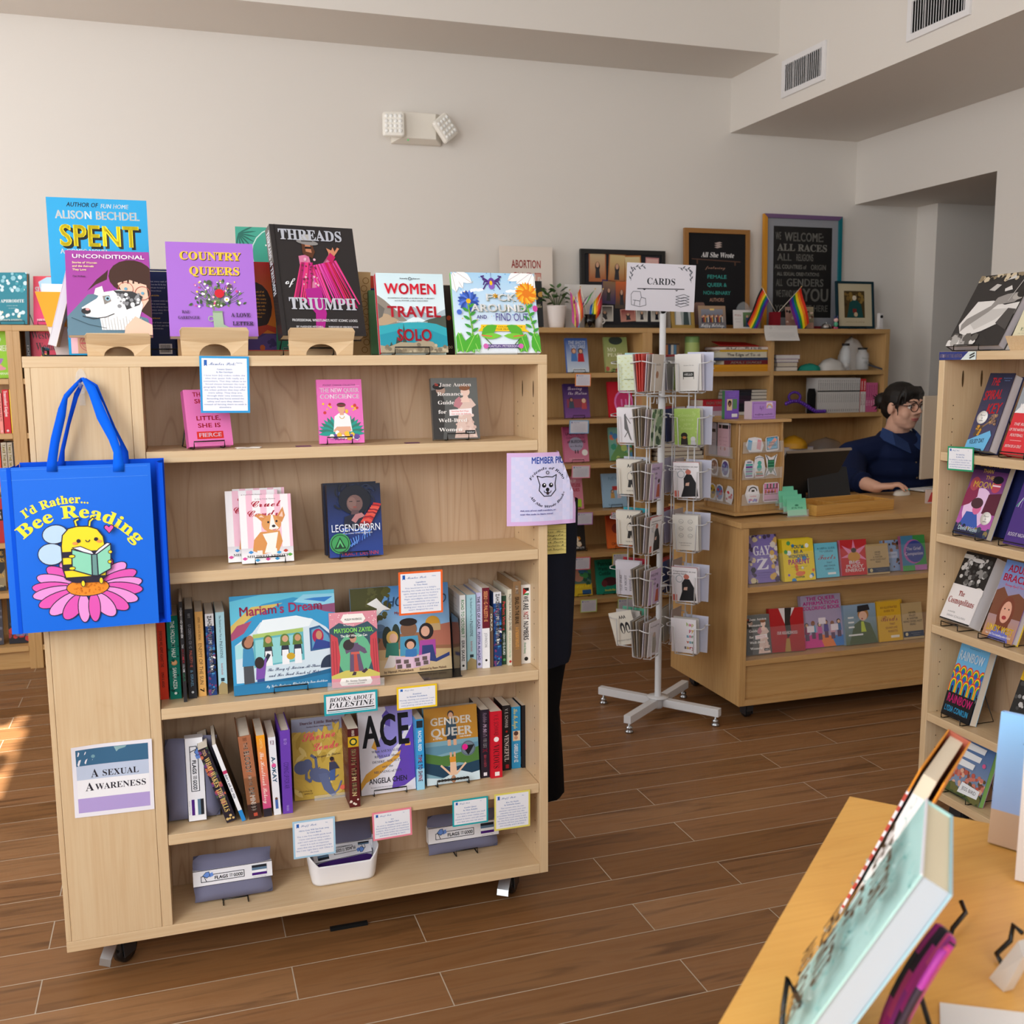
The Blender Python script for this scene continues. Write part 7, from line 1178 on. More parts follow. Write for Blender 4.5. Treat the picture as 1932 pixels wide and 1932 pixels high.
stack([('white paperback stock under the yellow padded envelope',1476,1533,860,868,'c8bcc4','d0c8c4',None),('pale violet paperback stock under the yellow padded envelope',1478,1535,853,860,'a89ac0','d0c8c4',None)],ZS[2])
# ================================================================ greeting-card spinner
RXc,RYc=1.857,3.737; G=Vector((RXc,RYc,0))
t=thing('card_spinner','white wire card spinner on a four-armed base beside the counter','card rack',(RXc,RYc,0))
WHT='d9dadc'
for k_ in range(4):
    a_=R(38+90*k_); d=Vector((math.cos(a_),math.sin(a_),0)); s_=Vector((-d.y,d.x,0))*.0155; b=M(); b.slab([d*.03-s_+Vector((0,0,.042)),d*.275-s_+Vector((0,0,.042)),d*.275+s_+Vector((0,0,.042)),d*.03+s_+Vector((0,0,.042))],.032,WHT,(0,0,1)); o=b.obj('base_arm',t,'paint',.001)
    b=M(); q=d*.257; b.lathe([(.001,0),(.016,0),(.017,.008),(.009,.014),(.013,.018),(.013,.024),(.004,.028),(.004,.042)],'b8bcc0',16,(q.x,q.y,0)); b.obj('levelling_foot',o,'metal')
b=M(); b.lathe([(.001,.075),(.045,.075),(.045,.079),(.02,.081),(.001,.081)],WHT,16); b.lathe([(.02,.03),(.03,.042),(.03,.075)],WHT,12); b.obj('base_plate',t,'paint')
zt=onY(1242,592,RYc).z; b=M(); b.lathe([(.0135,.08),(.0135,.28),(.0125,.285),(.0125,.72),(.0145,.725),(.0145,1.3),(.0125,1.302),(.0125,zt),(.001,zt)],WHT,18); b.obj('pole',t,'paint')
b=M(); b.tube([(.016*math.cos(2*PI*i/16+.5),-.004*math.sin(i),zt+.014+.016*math.sin(2*PI*i/16+.5)) for i in range(16)],.002,WHT,6,closed=True); b.obj('sign_clip',t,'paint')
for z,r_ in ((1.325,.13),(.555,.13)):
    b=M(); b.lathe([(.001,z),(.035,z),(.035,z-.004),(.001,z-.004)],WHT,16)
    for k_ in range(4):
        ar=Vector(((.65,-.759,0),(-.759,-.65,0),(-.65,.759,0),(.759,.65,0))[k_]); b.tube([ar*.02+Vector((0,0,z)),ar*r_+Vector((0,0,z))],.0025,WHT); b.tube([ar*.03+Vector((0,0,z)),ar*.035+Vector((0,0,z-.03)),ar*.05+Vector((0,0,z-.03)),ar*.05+Vector((0,0,z-.01))],.002,WHT)
    b.obj('spoke_ring',t,'paint')
AR={'right':Vector((.65,-.759,0)),'front':Vector((-.759,-.65,0)),'left':Vector((-.65,.759,0)),'back':Vector((.759,.65,0))}
for n_,ar in AR.items():
    b=M()
    for r_ in (.115,.142):b.tube([ar*r_+Vector((0,0,.32)),ar*r_+Vector((0,0,1.44))],.003,WHT,8)
    b.obj('upright_rods',t,'paint')
ZP=[1.34-.211*i for i in range(6)]       # pocket floors
TN=['top','second','third','fourth','fifth','bottom']
def pocket_bm(ar,n_,z):
    b=M(); P=lambda x,y,h:ar*(.068+x)+n_*y+Vector((0,0,z+h)); w_=.122
    b.tube([P(-.012,.002,.122),P(-.02,.03,.118),P(-.012,.046,.114),P(.018,.046,.112),P(.022,.04,.0),P(.024,.006,-.004),P(.047,.004,0)],.0024,WHT,5)
    b.tube([P(w_+.012,.002,.122),P(w_+.02,.03,.118),P(w_+.012,.046,.114),P(w_-.018,.046,.112),P(w_-.022,.04,.0),P(w_-.024,.006,-.004),P(.075,.004,0)],.0024,WHT,5); b.tube([P(.022,.036,-.001),P(w_-.022,.036,-.001)],.0024,WHT,5)
    return b
def card(label,ar,n_,z,art,col,y=.02,lean=.012,w_=.108,h=.142,x=.0,rot=0,group=None,sl='d8d8d4',edge=None):
    right=n_.cross(Vector((0,0,1))); right=-right if n_ == 0 else right   # viewer's right when looking at the face
    right=Vector((-n_.y,n_.x,0)); upv=(Vector((0,0,1))*math.cos(lean*4)+n_*math.sin(lean*4))
    o=G+ar*(.129+x)+n_*y+Vector((0,0,z+.006))
    m_=Matrix(((right.x,-n_.x,upv.x,o.x),(right.y,-n_.y,upv.y,o.y),(right.z,0,upv.z,o.z),(0,0,0,1))) @ Matrix.Rotation(R(rot),4,'Y')
    b=M(); b.box(-w_/2,0,0,w_/2,.0022,h,col,{4:col,1:edge or sl})
    if edge:b.box(-w_/2-.0006,-.0006,h-.008,w_/2+.0006,.0028,h+.001,edge)
    if art:art(K(b,(-w_/2,-.0007 if edge else 0,0),(1,0,0),(0,0,1),w_,h))
    return tag(b.obj('greeting_card',None,'gloss' if not art else 'print',matrix=m_),label,'card',group)
def a_panda(k):k.r(0,0,1,1,'e8e4d8'); k.t('AAA',.62,.78,.34,.1,'2c2c2c','H'); k.e(.6,.5,.16,'2c2c2c',.16); k.e(.55,.5,.1,'e8e4d8',.12); k.e(.6,.64,.05,'2c2c2c',.03); k.p([(.45,.2),(.5,.42),(.72,.42),(.75,.2),(.64,.2),(.61,.3),(.57,.2)],'2c2c2c'); k.t("YOU'RE PREGGO",.6,.08,.44,.04,'555','s')
def a_congrats(k):k.r(0,0,1,1,'f0eef2'); k.tl(['Congratulations on your','growing family'],.06,.86,.0,.045,.07,'2a2c34','r',0); k.p([(.28,.02),(.4,.3),(.4,.55),(.52,.68),(.7,.66),(.9,.4),(.95,.05)],'26282c'); k.e(.58,.73,.11,'c87868',.07); k.p([(.48,.42),(.62,.44),(.6,.34),(.46,.34)],'e0b8a4'); k.el(.3,.66,.13,.02,'8aa0a8'); k.r(.03,.02,.2,.2,'d8786a')
def a_purple(k):k.r(0,0,1,1,'c8b4d8'); k.tl(['WELCOME','to the','family'],.4,.82,.0,.07,.13,'4a3a6c','I'); k.p([(.6,.05),(.66,.4),(.85,.42),(.92,.05)],'b8604c'); k.e(.76,.5,.08,'3a2a2c',.06)
def a_green(k):k.r(0,0,1,1,'a4c464'); k.dots(30,0,0,1,1,.03,['b4d07a'],seed=2); k.tl(['CONGRATS','ON YOUR','NEW','FURBABY'],.5,.78,0,.06,.12,'c8dc94','s'); k.p([(.24,.0),(.26,.2),(.5,.2),(.52,0)],'2a2624'); k.e(.38,.26,.13,'2a2624',.08); k.e(.38,.2,.08,'b87a44',.04); k.e(.72,.16,.1,'d0d0d4',.07); k.p([(.62,0),(.64,.12),(.8,.12),(.84,0)],'c0c0c4')
def a_happy(k):
    k.r(0,0,1,1,'f0eef4'); cs=['a8c83c','e83a8c','c8b83c','d83060','f0c030','3aa0c8','d8308c','2f9a5c','d8602c','4ab0c8','3a8a6c','2a2a34','e8c030','d83a4a','c83060']; i=0
    for r_,q in enumerate(('hap','py','ann','ver','sary')):
        for j,ch in enumerate(q):k.t(ch,.92-.1*(len(q)-j)+.04,.8-.17*r_,.095,.1,cs[i % 15],'h'); i+=1
def a_hello(k):k.r(0,0,1,1,'e4e2de'); k.para(1,.2,.85,.68,.1,.035,'777',3); k.r(.3,.32,.72,.52,'2c302e'); k.t('HELLO',.51,.42,.32,.06,'f0f0f0','h'); k.r(.32,.3,.7,.38,'e4e2de')
def a_faces(k):
    k.r(0,0,1,1,'e6e4dc')
    for i in range(3):
        for j in range(2):k.el(.34+.36*j,.82-.2*i,.09,.01,'8a8a88',.055); k.l([(.28+.36*j,.82-.2*i),(.4+.36*j,.8-.2*i)],.01,'8a8a88')
    k.para(2,.2,.8,.2,.07,.03,'666',4)
def a_draw(k):k.r(0,0,1,1,'eceaf0'); k.p([(.3,.8),(.36,.84),(.44,.5),(.5,.3),(.6,.05),(.52,.1),(.42,.3),(.3,.4)],'6a6a6c'); k.l([(.35,.78),(.55,.55)],.03,'5a5a5c'); k.l([(.42,.3),(.3,.16)],.03,'5a5a5c'); k.e(.84,.18,.12,'8a5a4c',.05); k.tl(['For the','no hug'],.78,.76,0,.05,.09,'222','r'); k.t('all day',.8,.4,.28,.05,'222','i')
def a_words(k):k.r(0,0,1,1,'dcdae6'); [k.t(q,.25+.2*i,.12,.62,.07,'4a4a5c','r',0,rot=90) for i,q in enumerate(['I LAY AWAKE','AT NIGHT','WHISPERING','I LOVE YOU'])]
def a_pengu(k):k.r(0,0,1,1,'e8e4d8'); k.t('AAA',.55,.78,.3,.1,'2c2c2c','H'); k.e(.46,.5,.1,'26262a',.17); k.e(.68,.5,.1,'26262a',.17); k.e(.46,.46,.045,'e8e4d8',.12); k.e(.68,.46,.045,'e8e4d8',.12); k.t('YOU FOUND YOUR PENGUIN',.5,.12,.8,.04,'555','s')
def a_pale(k):
    k.r(0,0,1,1,'dce8cc')
    for i in range(10):
        for j in range(4):leaf(k,.15+.25*j,.9-.09*i,.12,.05,20 if i % 2 else 160,'d4dca8')
    k.t('with deepest sympathy',.5,.3,.5,.04,'6a7a54','i')
def a_line(k):k.r(0,0,1,1,'d8cfc4'); k.t('catch',.5,.7,.5,.06,'5a4a40','s'); k.e(.5,.45,.12,'a87a5c',.1)
def a_flor(k):k.r(0,0,1,1,'c4d0bc'); k.dots(24,.1,.05,.9,.95,.12,['5a7a5c','8aa488','3f5a48'],seed=3)
def a_grey(k):k.r(0,0,1,1,'d8d6e0'); k.t('You brought me',.5,.84,.8,.05,'333','r'); k.p([(.3,.1),(.36,.6),(.6,.66),(.75,.3),(.7,.05)],'9a9890'); k.e(.5,.6,.12,'b8a498',.08)
LA=[a_pale,a_draw,a_panda,a_panda,a_words,a_pengu]; RA=[a_hello,a_green,a_congrats,a_faces,a_congrats,a_happy]; BA=[a_line,a_flor,a_purple,a_congrats,a_purple,a_grey]
LN=['pale green leaf-pattern card','white card with an animal sketch','cream card with a black bear figure','cream card with a black bear figure','clear-sleeved white card with sideways lettering','tilted cream card with two penguins']
RN=['white card with a black name badge','green card with puppy and kitten','red-edged congratulations card','white card with rows of drawn faces','red-edged congratulations card','white card with multicoloured birthday-style lettering']
BN=['beige card with small figure','sage floral card','lilac card with purple lettering','red-topped congratulations card','lilac card with purple lettering','grey card with pencil drawing']
F_,B_,L_,R_=AR['front'],AR['back'],AR['left'],AR['right']
first=None
for i,z in enumerate(ZP):
    for ar,n_ in ((L_,F_),(R_,F_),(F_,R_),(F_,L_),(B_,L_),(B_,R_),(L_,B_),(R_,B_)):pocket_bm(ar,n_,z).obj('wire_pocket',t,'paint')
    tn=TN[i]+' pocket'; kr=['8c7a64','c8c4c0']
    for ar,n_,nm,NN,AA,side in ((L_,F_,'left',LN,LA,1),(R_,F_,'right',RN,RA,1)):
        for j in range(2):card('plain backing card behind the front one, %s, spinner\'s %s column' % (tn,nm),ar,n_,z,None,kr[j] if i not in (0,4) else 'd8d4e0',.006+.007*j,.02,x=.004*(j-1),h=.144,group='backing cards in the spinner')
        card('%s, %s on the spinner\'s %s side' % (NN[i],tn,nm),ar,n_,z,AA[i],'e4e2de',.03,.025,x=-.004,rot=-14 if (nm == 'left' and i == 5) else 0,edge='b83038' if (nm == 'right' and i in (2,4)) else None)
    for j in range(4):card('kraft envelope edge fanned in the %s on the near-left face of the spinner' % tn,F_,L_,z,None,('e05a50' if i == 0 and j < 3 else kr[j % 2]),.006+.0085*j,.008+.014*j,h=.146,group='fanned cards on the near-left face, '+tn)
    for j in range(2):card('card behind the front one in the %s on the near-right face of the spinner' % tn,F_,R_,z,None,['d8d4e0','b8a8a0'][j],.008+.009*j,.02,group='cards on the near-right face, '+tn)
    card('%s in the %s facing right on the spinner' % (BN[i],tn),F_,R_,z,BA[i],'d8d4d0',.03,.03,edge='b83038' if i == 3 else None)
    for j in range(2):card('pale card in the %s on the far-left face of the spinner' % tn,B_,L_,z,None,(['c8c4d0','2a3a6c','b8b4c8','a8a4c0','2a4070','b0aca0'])[i],.01+.012*j,.03,edge='a82830' if i in (0,1,3,4) else None,group='cards on the far-left face, '+tn)
    card('green card in the %s on the far-right face of the spinner' % tn if i == 0 else 'pale card in the %s on the far-right face of the spinner' % tn,B_,R_,z,None,'6a7a2c' if i == 0 else 'c8c4cc',.02,.02)
    card('plain white envelope back, %s on the far side of the right column' % tn,R_,B_,z,None,'cdd0e4',.015,.01,x=.024,h=.15); q=R_
    card('card turned away in the %s on the far side of the left column' % tn,L_,B_,z,None,['9cc8c8','b0a8a4','c4ccdc','3aa8b8','a8303c','6ab89c'][i],.015,.01,x=-.01,h=.15)
def c_cards(k):
    k.r(0,0,1,1,'e6e4ee'); k.t('CARDS',.5,.56,.42,.14,'2c3038','r'); k.l([(.16,.46),(.84,.48)],.012,'2c3038')
    for x in (.26,.73):k.p([(x-.025,.455),(x+.025,.46),(x,.43)],'2c3038')
    for s_,x0 in ((1,.06),(-1,.94)):
        k.l([(x0,.62),(x0+s_*.02,.9),(x0+s_*.2,.94)],.004,'4a4e58')
        for i in range(5):leaf(k,x0+s_*.004*i,.65+.05*i,.05,.018,60 if i % 2 else 120,'6a6e78'); leaf(k,x0+s_*(.03+.035*i),.9+.008*i,.05,.018,40 if i % 2 else -40,'6a6e78')
    for P in ([(.08,.12),(.07,.34),(.1,.4),(.2,.4),(.22,.28),(.28,.26),(.29,.12),(.2,.08),(.08,.12)],[(.1,.22),(.2,.2),(.22,.28)],[(.12,.12),(.13,.22)],[(.2,.2),(.2,.1)]):k.l(P,.006,'4a4e58')
    for i in range(4):k.l([(.72,.14+.06*i),(.8,.1+.06*i),(.92,.15+.06*i),(.84,.19+.06*i),(.72,.14+.06*i)],.006,'4a4e58')
a,c=onY(1180,588,RYc-.02),onY(1309,588,RYc-.02); rz=R(-12); p=Vector(((a.x+c.x)/2,RYc-.02,(a.z+c.z)/2)); H=hsolve(p,0,0,499)
so=board_sign('card_sign','white sign with plant sprigs and armchair drawing on the spinner pole','sign',(c.x-a.x),H,Mx(p+Vector((0,0,.002)),0,R(-2),R(1)),c_cards,'e6e4ee',mt='gloss')
# ================================================================ on the sales counter
def tower():
    x,y=2.249,3.76; rz=R(6.5); t=thing('spinning_display','square wooden spinning display of stickers on the counter','display stand',(x,y,CT),(0,0,rz)); w_=.122; h=.395
    b=M(); b.lathe([(.001,0),(.09,0),(.09,.012),(.001,.012)],'5a4630',20); b.obj('turntable',t,'paint')
    b=M(); b.box(-.145,-.145,.012,.145,.145,.022); b.obj('base_board',t,'dark_wood_x',.001); b=M(); b.box(-.135,-.135,h-.012,.135,.135,h); b.obj('top_board',t,'dark_wood_x',.001)
    for k_ in range(4):
        b=M(); b.box(-w_+.004,-w_*.86,.022,w_-.004,-w_*.86+.006,h-.012); o=b.obj('face_panel',t,'dark_wood_z'); o.rotation_euler=(0,0,PI/2*k_)
        b=M(); n=10; P=[(-.0,0,.022+(h-.034)*i/n) for i in range(n+1)]; Q=[(.02+.014*math.sin(PI*i/n),0,.022+(h-.034)*i/n) for i in range(n,-1,-1)]; b.slab(P+Q,.006,'fff',(0,1,0)); o=b.obj('corner_fin',t,'dark_wood_z'); o.rotation_euler=(0,0,PI/2*k_-PI*.75); o.location=Vector((math.cos(PI/2*k_-PI*.75),math.sin(PI/2*k_-PI*.75),0))*.132
    def at(face,u,z,d=.006):a_=-PI/2 if face == 'f' else PI; n_=Vector((0,-1,0)) if face == 'f' else Vector((-1,0,0)); r_=Vector((1,0,0)) if face == 'f' else Vector((0,-1,0)); return n_*(w_*.86+d)+r_*u+Vector((0,0,z)),r_,n_
    for f_ in 'fl':
        for z in (.05,.155,.262):
            if f_ == 'l' and z > .2:z=.24
            o,r_,n_=at(f_,0,z,.001); b=M(); W_=.2 if f_ == 'f' else .19
            b.slab([o-r_*W_/2+n_*.02,o+r_*W_/2+n_*.02,o+r_*W_/2+n_*.022+Vector((0,0,.045)),o-r_*W_/2+n_*.022+Vector((0,0,.045))],.0012,'fff',n_); b.slab([o-r_*W_/2,o+r_*W_/2,o+r_*W_/2+n_*.02,o-r_*W_/2+n_*.02],.0012,'fff',(0,0,-1)); b.obj('acrylic_pocket',t,'clear')
    def stk(lab,face,u,z,w2,h2,art,d=.012,rot=0,shape=None,grp=None):
        o,r_,n_=at(face,u,z,d); Mw=Matrix.Translation((x,y,CT)) @ Matrix.Rotation(rz,4,'Z'); b=M(); P=shape or [(-.5,0),(.5,0),(.5,1),(-.5,1)]; c_,s_=math.cos(R(rot)),math.sin(R(rot)); V=[o+r_*((px*w2)*c_-(py*h2)*s_)+Vector((0,0,(px*w2)*s_+(py*h2)*c_)) for px,py in P]
        b.slab(V,.0008,'e8e6ea',n_); k=K(b,o-r_*w2/2+n_*.0009,r_*c_+Vector((0,0,s_)),Vector((0,0,c_))-r_*s_,w2,h2); art(k); tag(b.obj('sticker',None,'gloss',matrix=Mw),lab,'sticker',grp)
    rnd=[(-.5,.1),(-.4,0),(.4,0),(.5,.1),(.5,.9),(.4,1),(-.4,1),(-.5,.9)]; hx=[(-.3,0),(.4,0),(.5,.4),(.35,.9),(.0,1),(-.35,.95),(-.5,.5)]
    stk('sticker of three blue, white and pink book shapes','f',-.035,.265,.09,.06,lambda k:[k.p([(.08+.26*i,.2+.0*i),(.3+.26*i,.1),(.36+.26*i,.75),(.14+.26*i,.85)],c) or k.l([(.16+.26*i,.4),(.3+.26*i,.36)],.03,'2a3a4a') for i,c in enumerate(('5aa8d8','f0f0f2','e89aa8'))],shape=hx)
    stk('square sticker with blue and pink bands and black lettering','f',.055,.265,.066,.06,lambda k:(k.r(.08,.08,.92,.92,'1c1c20'),k.r(.12,.12,.88,.88,'5ab4e0'),k.p([(.12,.3),(.3,.12),(.88,.7),(.7,.88)],'f0a89a'),k.t('READ',.5,.5,.5,.14,'1c1c20','h'),k.t('BANNED',.5,.3,.6,.14,'1c1c20','h')),rot=4,shape=rnd)
    stk('sticker of a striped purple and teal jar','f',-.06,.16,.056,.075,lambda k:[k.r(.2,.06+.12*i,.8,.16+.12*i,['6a2a8a','3aa8a8'][i % 2]) for i in range(6)] and k.r(.3,.8,.7,.9,'8a8aa8'),shape=hx)
    stk('sticker of a small green dragon on books','f',-.012,.16,.06,.09,lambda k:(k.r(.2,.05,.85,.12,'a83a3c'),k.r(.25,.13,.8,.2,'3a7a5a'),k.r(.2,.21,.75,.27,'c8903a'),k.e(.5,.45,.2,'4ab0a0',.16),k.e(.5,.66,.17,'4ab0a0',.1),k.el(.5,.84,.34,.04,'5a6a8a',.08,0,180)),shape=hx,d=.016)
    stk('sticker of a green shield with crossed swords','f',.05,.162,.062,.09,lambda k:(k.l([(.1,.05),(.9,.95)],.06,'2a4a5a'),k.l([(.9,.05),(.1,.95)],.06,'2a4a5a'),k.p([(.22,.75),(.78,.75),(.76,.35),(.5,.12),(.24,.35)],'1f6a4c'),[k.r(.26,.38+.13*i,.74,.43+.13*i,'3a9a6c') for i in range(3)]),shape=[(-.5,0),(-.1,.1),(.1,.1),(.5,0),(.3,.4),(.5,1),(0,.85),(-.5,1),(-.3,.4)])
    stk('sticker of a white kettle with black outline','f',-.04,.056,.075,.075,lambda k:(k.p([(.2,.1),(.14,.55),(.35,.7),(.7,.7),(.88,.5),(.82,.1)],'f0eef2'),k.el(.52,.66,.26,.06,'26262a',.2,0,180),k.r(.42,.62,.62,.72,'3a3026'),k.dots(12,.28,.08,.78,.2,.06,['d85a8a','5a6ad0','a83a9c']),k.t('reading',.52,.34,.44,.08,'d8305a','i')),shape=hx)
    stk('square pink sticker of a bookshelf','f',.052,.056,.08,.08,lambda k:(k.r(.04,.04,.96,.96,'d890b8'),[k.r(.08,.08+.3*i,.92,.12+.3*i,'6a3a44') for i in range(3)],[k.r(.12+.1*i,.42+.3*(i % 2),.2+.1*i,.64+.3*(i % 2),['a85a2c','2a7a6a','c87a3a','7a3a2c'][i % 4]) for i in range(8)],k.t('BANNED',.5,.46,.5,.09,'3a2a30','h')),shape=rnd,d=.014)
    for u,z,cs,lab in ((-.04,.16,('8a6a5a','b89a8a'),'brown leafy sticker'),(.035,.16,('5a4a8a','7a8ab0'),'blue striped sticker'),(-.05,.056,('c8a83a','6a5a3a'),'yellow badge sticker'),(.0,.056,('5a7ab8','b8485a'),'blue and red heart sticker'),(.06,.056,('e8e6e8','c83a44'),'tilted white card sticker')):stk(lab+' in the left-hand pockets of the wooden tower','l',u,z,.055,.07,lambda k,cs=cs:(k.e(.5,.5,.42,cs[0],.42),k.dots(8,.25,.25,.75,.75,.1,[cs[1]])),shape=hx,rot=-12 if u > .05 else 0)
    for j in range(4):stk('pale pink bookmark standing in the top left pocket of the tower','l',.005+.03*(j % 2),.245,.05,.15,lambda k:(k.r(0,0,1,1,'d8b0bc'),k.r(.1,.75,.9,.85,'26242a'),k.r(0,.85,1,1,'dcdce0'),k.para(3,.2,.8,.5,.1,.03,'a87a8c',2),k.e(.5,.2,.14,'b0604c')),d=.004+.004*j,grp='pink bookmarks in the wooden tower')
    for j in range(2):stk('grey bookmark at the far end of the top left pocket of the tower','l',-.06,.245,.05,.135,lambda k:(k.r(0,0,1,1,'a8a0a8'),k.r(.1,.7,.9,.8,'26242a'),k.para(3,.2,.8,.45,.1,.03,'6a646c',4)),d=.004+.005*j,grp='grey bookmarks in the wooden tower')
    zt_=CT+h
    Mt=Matrix.Translation((x,y,zt_)) @ Matrix.Rotation(rz,4,'Z'); b=M(); b.box(-.06,-.05,0,.06,.0,.072,'e8e0e4',{2:'b89ad8',5:'dcc8d0'}); k=K(b,(-.06,-.05,0),(1,0,0),(0,0,1),.12,.072); k.r(.0,.0,1,1,'b48ad4'); k.l([(.06,.12),(.94,.12),(.94,.9),(.06,.9),(.06,.12)],.012,'7a4aa0'); k.t('Gift',.4,.56,.2,.2,'6a3a94','c'); k.t('wrapping available',.5,.24,.76,.12,'3a2a5a','c'); k.r(.6,.6,.86,.94,'e8d8e8'); [k.el(.73,.64,.12-.025*i,.025,c,None,0,180,8) for i,c in enumerate(('e89a8a','e8c88a','8ab0d8'))]; tag(b.obj('gift_box',None,'print',matrix=Mt @ Matrix.Translation((.02,-.05,.0005))),'purple and white gift-wrap box on top of the wooden tower','box')
    book('violet book with a small portrait standing on the wooden tower',.07,.115,.02,Mt @ Matrix.Translation((-.08,-.02,.001)),lambda k:(k.r(0,0,1,1,'7a56b8'),k.para(3,.15,.85,.9,.06,.03,'9c80d0',3),k.r(.15,.3,.52,.7,'e0c8a0'),k.e(.34,.55,.13,'2a1c1c',.11),k.e(.34,.5,.08,'8a5a44',.08),k.r(.56,.35,.86,.7,'5a8a5a'),k.r(.5,.06,.9,.18,'e8e8e8')),'7a56b8',scol='4a8a5a')
    b=M(); b.box(.085,-.02,.0005,.13,.04,.06,'c8c0b4'); tag(b.obj('card_stack',None,'matte',matrix=Mt),'cream stack of cards right of the gift-wrap box','cards')
tower()
# stepped holder of mint-green gift cards
p=onZ(1507,976,CT); t=thing('card_holder','clear stepped holder on the counter beside the wooden tower','card holder',(p.x,p.y+.005,CT)); b=M()
for i in range(4):y=.03*i; z=.012*i; b.slab([(-.05,y,z+.001),(.05,y,z+.001),(.05,y+.004,z+.03),(-.05,y+.004,z+.03)],.0015,'fff',(0,-1,0)); b.slab([(-.05,y,z+.001),(.05,y,z+.001),(.05,y+.03,z+.001),(-.05,y+.03,z+.001)],.0015,'fff',(0,0,1))
b.obj('holder',t,'clear')
for i in range(4):
    board_sign('gift_card','mint-green gift card, %s step of the clear holder' % ('front','second','third','rear')[i],'card',.09,.07,Mx(p+Vector((0,.009+.03*i,.006+.013*i)),0,R(12)),lambda k:(k.g(0,0,1,1,'8ad8b0','6ac4a0'),k.e(.5,.6,.1,'3a8a6a',.06),k.t('All She Wrote',.5,.4,.6,.12,'2a6a54','i')),'8ad8b0')
# bamboo divided tray
a,c=onZ(1540,975,CT),onZ(1672,958,CT); t=thing('wooden_tray','shallow bamboo tray with dividers on the counter','tray',(a.x,a.y,CT),(0,0,R(8))); W_,D_=.43,.2
for nm,q in (('tray_base',(0,0,.001,W_,D_,.008)),('tray_side',(0,0,.008,W_,.012,.045)),('tray_side',(0,D_-.012,.008,W_,D_,.045)),('tray_side',(0,.012,.008,.012,D_-.012,.045)),('tray_side',(W_-.012,.012,.008,W_,D_-.012,.045)),('divider',(.15,.012,.008,.156,D_-.012,.04)),('divider',(.156,.1,.008,W_-.012,.106,.04))):
    b=M(); b.box(*q); b.obj(nm,t,'bamboo',.0015)
# till tablet, laptop-style screen, monitor, mouse, keyboard
p=onZ(1552,945,CT); t=thing('tablet_stand','black tablet seen from behind on the counter','tablet',(p.x+.04,p.y,CT),(0,0,R(-14))); b=M(); b.slab([(-.1,0,.004),(.1,0,.004),(.09,.045,.15),(-.1,.045,.15)],.009,'17181a',(0,.95,-.3)); b.obj('tablet',t,'paint',.004); b=M(); b.slab([(-.04,.01,.001),(.04,.01,.001),(.03,.1,.001),(-.03,.1,.001)],.006,'1a1a1c',(0,0,1)); b.slab([(-.03,.09,.006),(.03,.09,.006),(.03,.045,.1),(-.03,.045,.1)],.005,'1a1a1c',(0,1,.3)); b.obj('stand',t,'paint')
p=onY(1548,905,4.02); t=thing('point_of_sale_screen','wide dark screen leaning back behind the black tablet','screen',(2.72,4.03,CT),(0,0,R(-8))); b=M(); b.slab([(-.17,0,.03),(.13,0,.03),(.2,-.07,.235),(-.11,-.07,.225)],.012,'2a2724',(0,.9,.3)); b.obj('screen',t,'paint',.003); b=M(); b.slab([(-.112,-.0705,.226),(.202,-.0705,.236),(.2,-.073,.228),(-.11,-.073,.219)],.012,'8a7a68',(0,.9,.3)); b.obj('bezel',t,'paint'); b=M(); b.box(-.1,-.04,0,.1,.06,.012,'1c1a1a'); b.box(-.02,0,.012,.02,.02,.08,'1c1a1a'); b.obj('stand',t,'paint')
a=onY(1737,905,3.95); t=thing('computer_monitor','slim computer monitor seen from behind at the right of the counter','monitor',(a.x,3.95,CT),(0,0,R(12))); b=M(); b.box(0,0,.075,.56,.012,.465,'b8a894'); b.obj('back_shell',t,'paint',.004); b=M(); b.box(.004,.0125,.08,.556,.0145,.46,'0c0d10'); b.obj('screen',t,'gloss'); b=M(); b.box(.2,-.01,.008,.36,.14,.014,'b8b4ae'); b.slab([(.23,.012,.014),(.33,.012,.014),(.33,-.004,.2),(.23,-.004,.2)],.006,'b8b4ae',(0,-1,0)); b.obj('stand',t,'paint')
MP=onZ(1701,934,CT); t=thing('computer_mouse','white computer mouse under the hand of the seated person','mouse',(MP.x,MP.y,CT),(0,0,R(20))); b=M(); b.smooth=True
V=[]; n=16
for i in range(7):
    f_=i/6*PI/2
    for j in range(n):a_=2*PI*j/n; V.append((.055*math.cos(a_)*math.cos(f_)**.5,.03*math.sin(a_)*math.cos(f_)**.5,.001+.026*math.sin(f_)))
b.idx(V,[(i*n+j,i*n+(j+1) % n,(i+1)*n+(j+1) % n,(i+1)*n+j) for i in range(6) for j in range(n)],'dcd6cc'); b.obj('body',t,'paint')
p=onZ(1718,930,CT); t=thing('keyboard','slim white keyboard right of the mouse','keyboard',(p.x+.05,p.y+.03,CT),(0,0,R(8))); b=M(); b.box(0,-.05,.004,.3,.05,.01,'c8c6c4'); b.obj('case',t,'paint',.003); b=M()
for i in range(14):
    for j in range(5):b.box(.008+.0205*i,-.044+.018*j,.0101,.026+.0205*i,-.029+.018*j,.0125,'e6e4e2')
o=b.obj('keys',t,'paint'); o['kind'] ='stuff'
p=onZ(1756,950,CT); b=M(); b.box(-.022,0,.001,.022,.012,.062,'c8b4ac'); k=K(b,(-.022,0,.001),(1,0,0),(0,0,1),.044,.061); k.p([(.1,.1),(.5,.8),(.9,.8),(.9,.1)],'b83a3c'); o=b.obj('counter_card',None); o.location=p; tag(o,'small red and white card on the counter below the monitor','card')
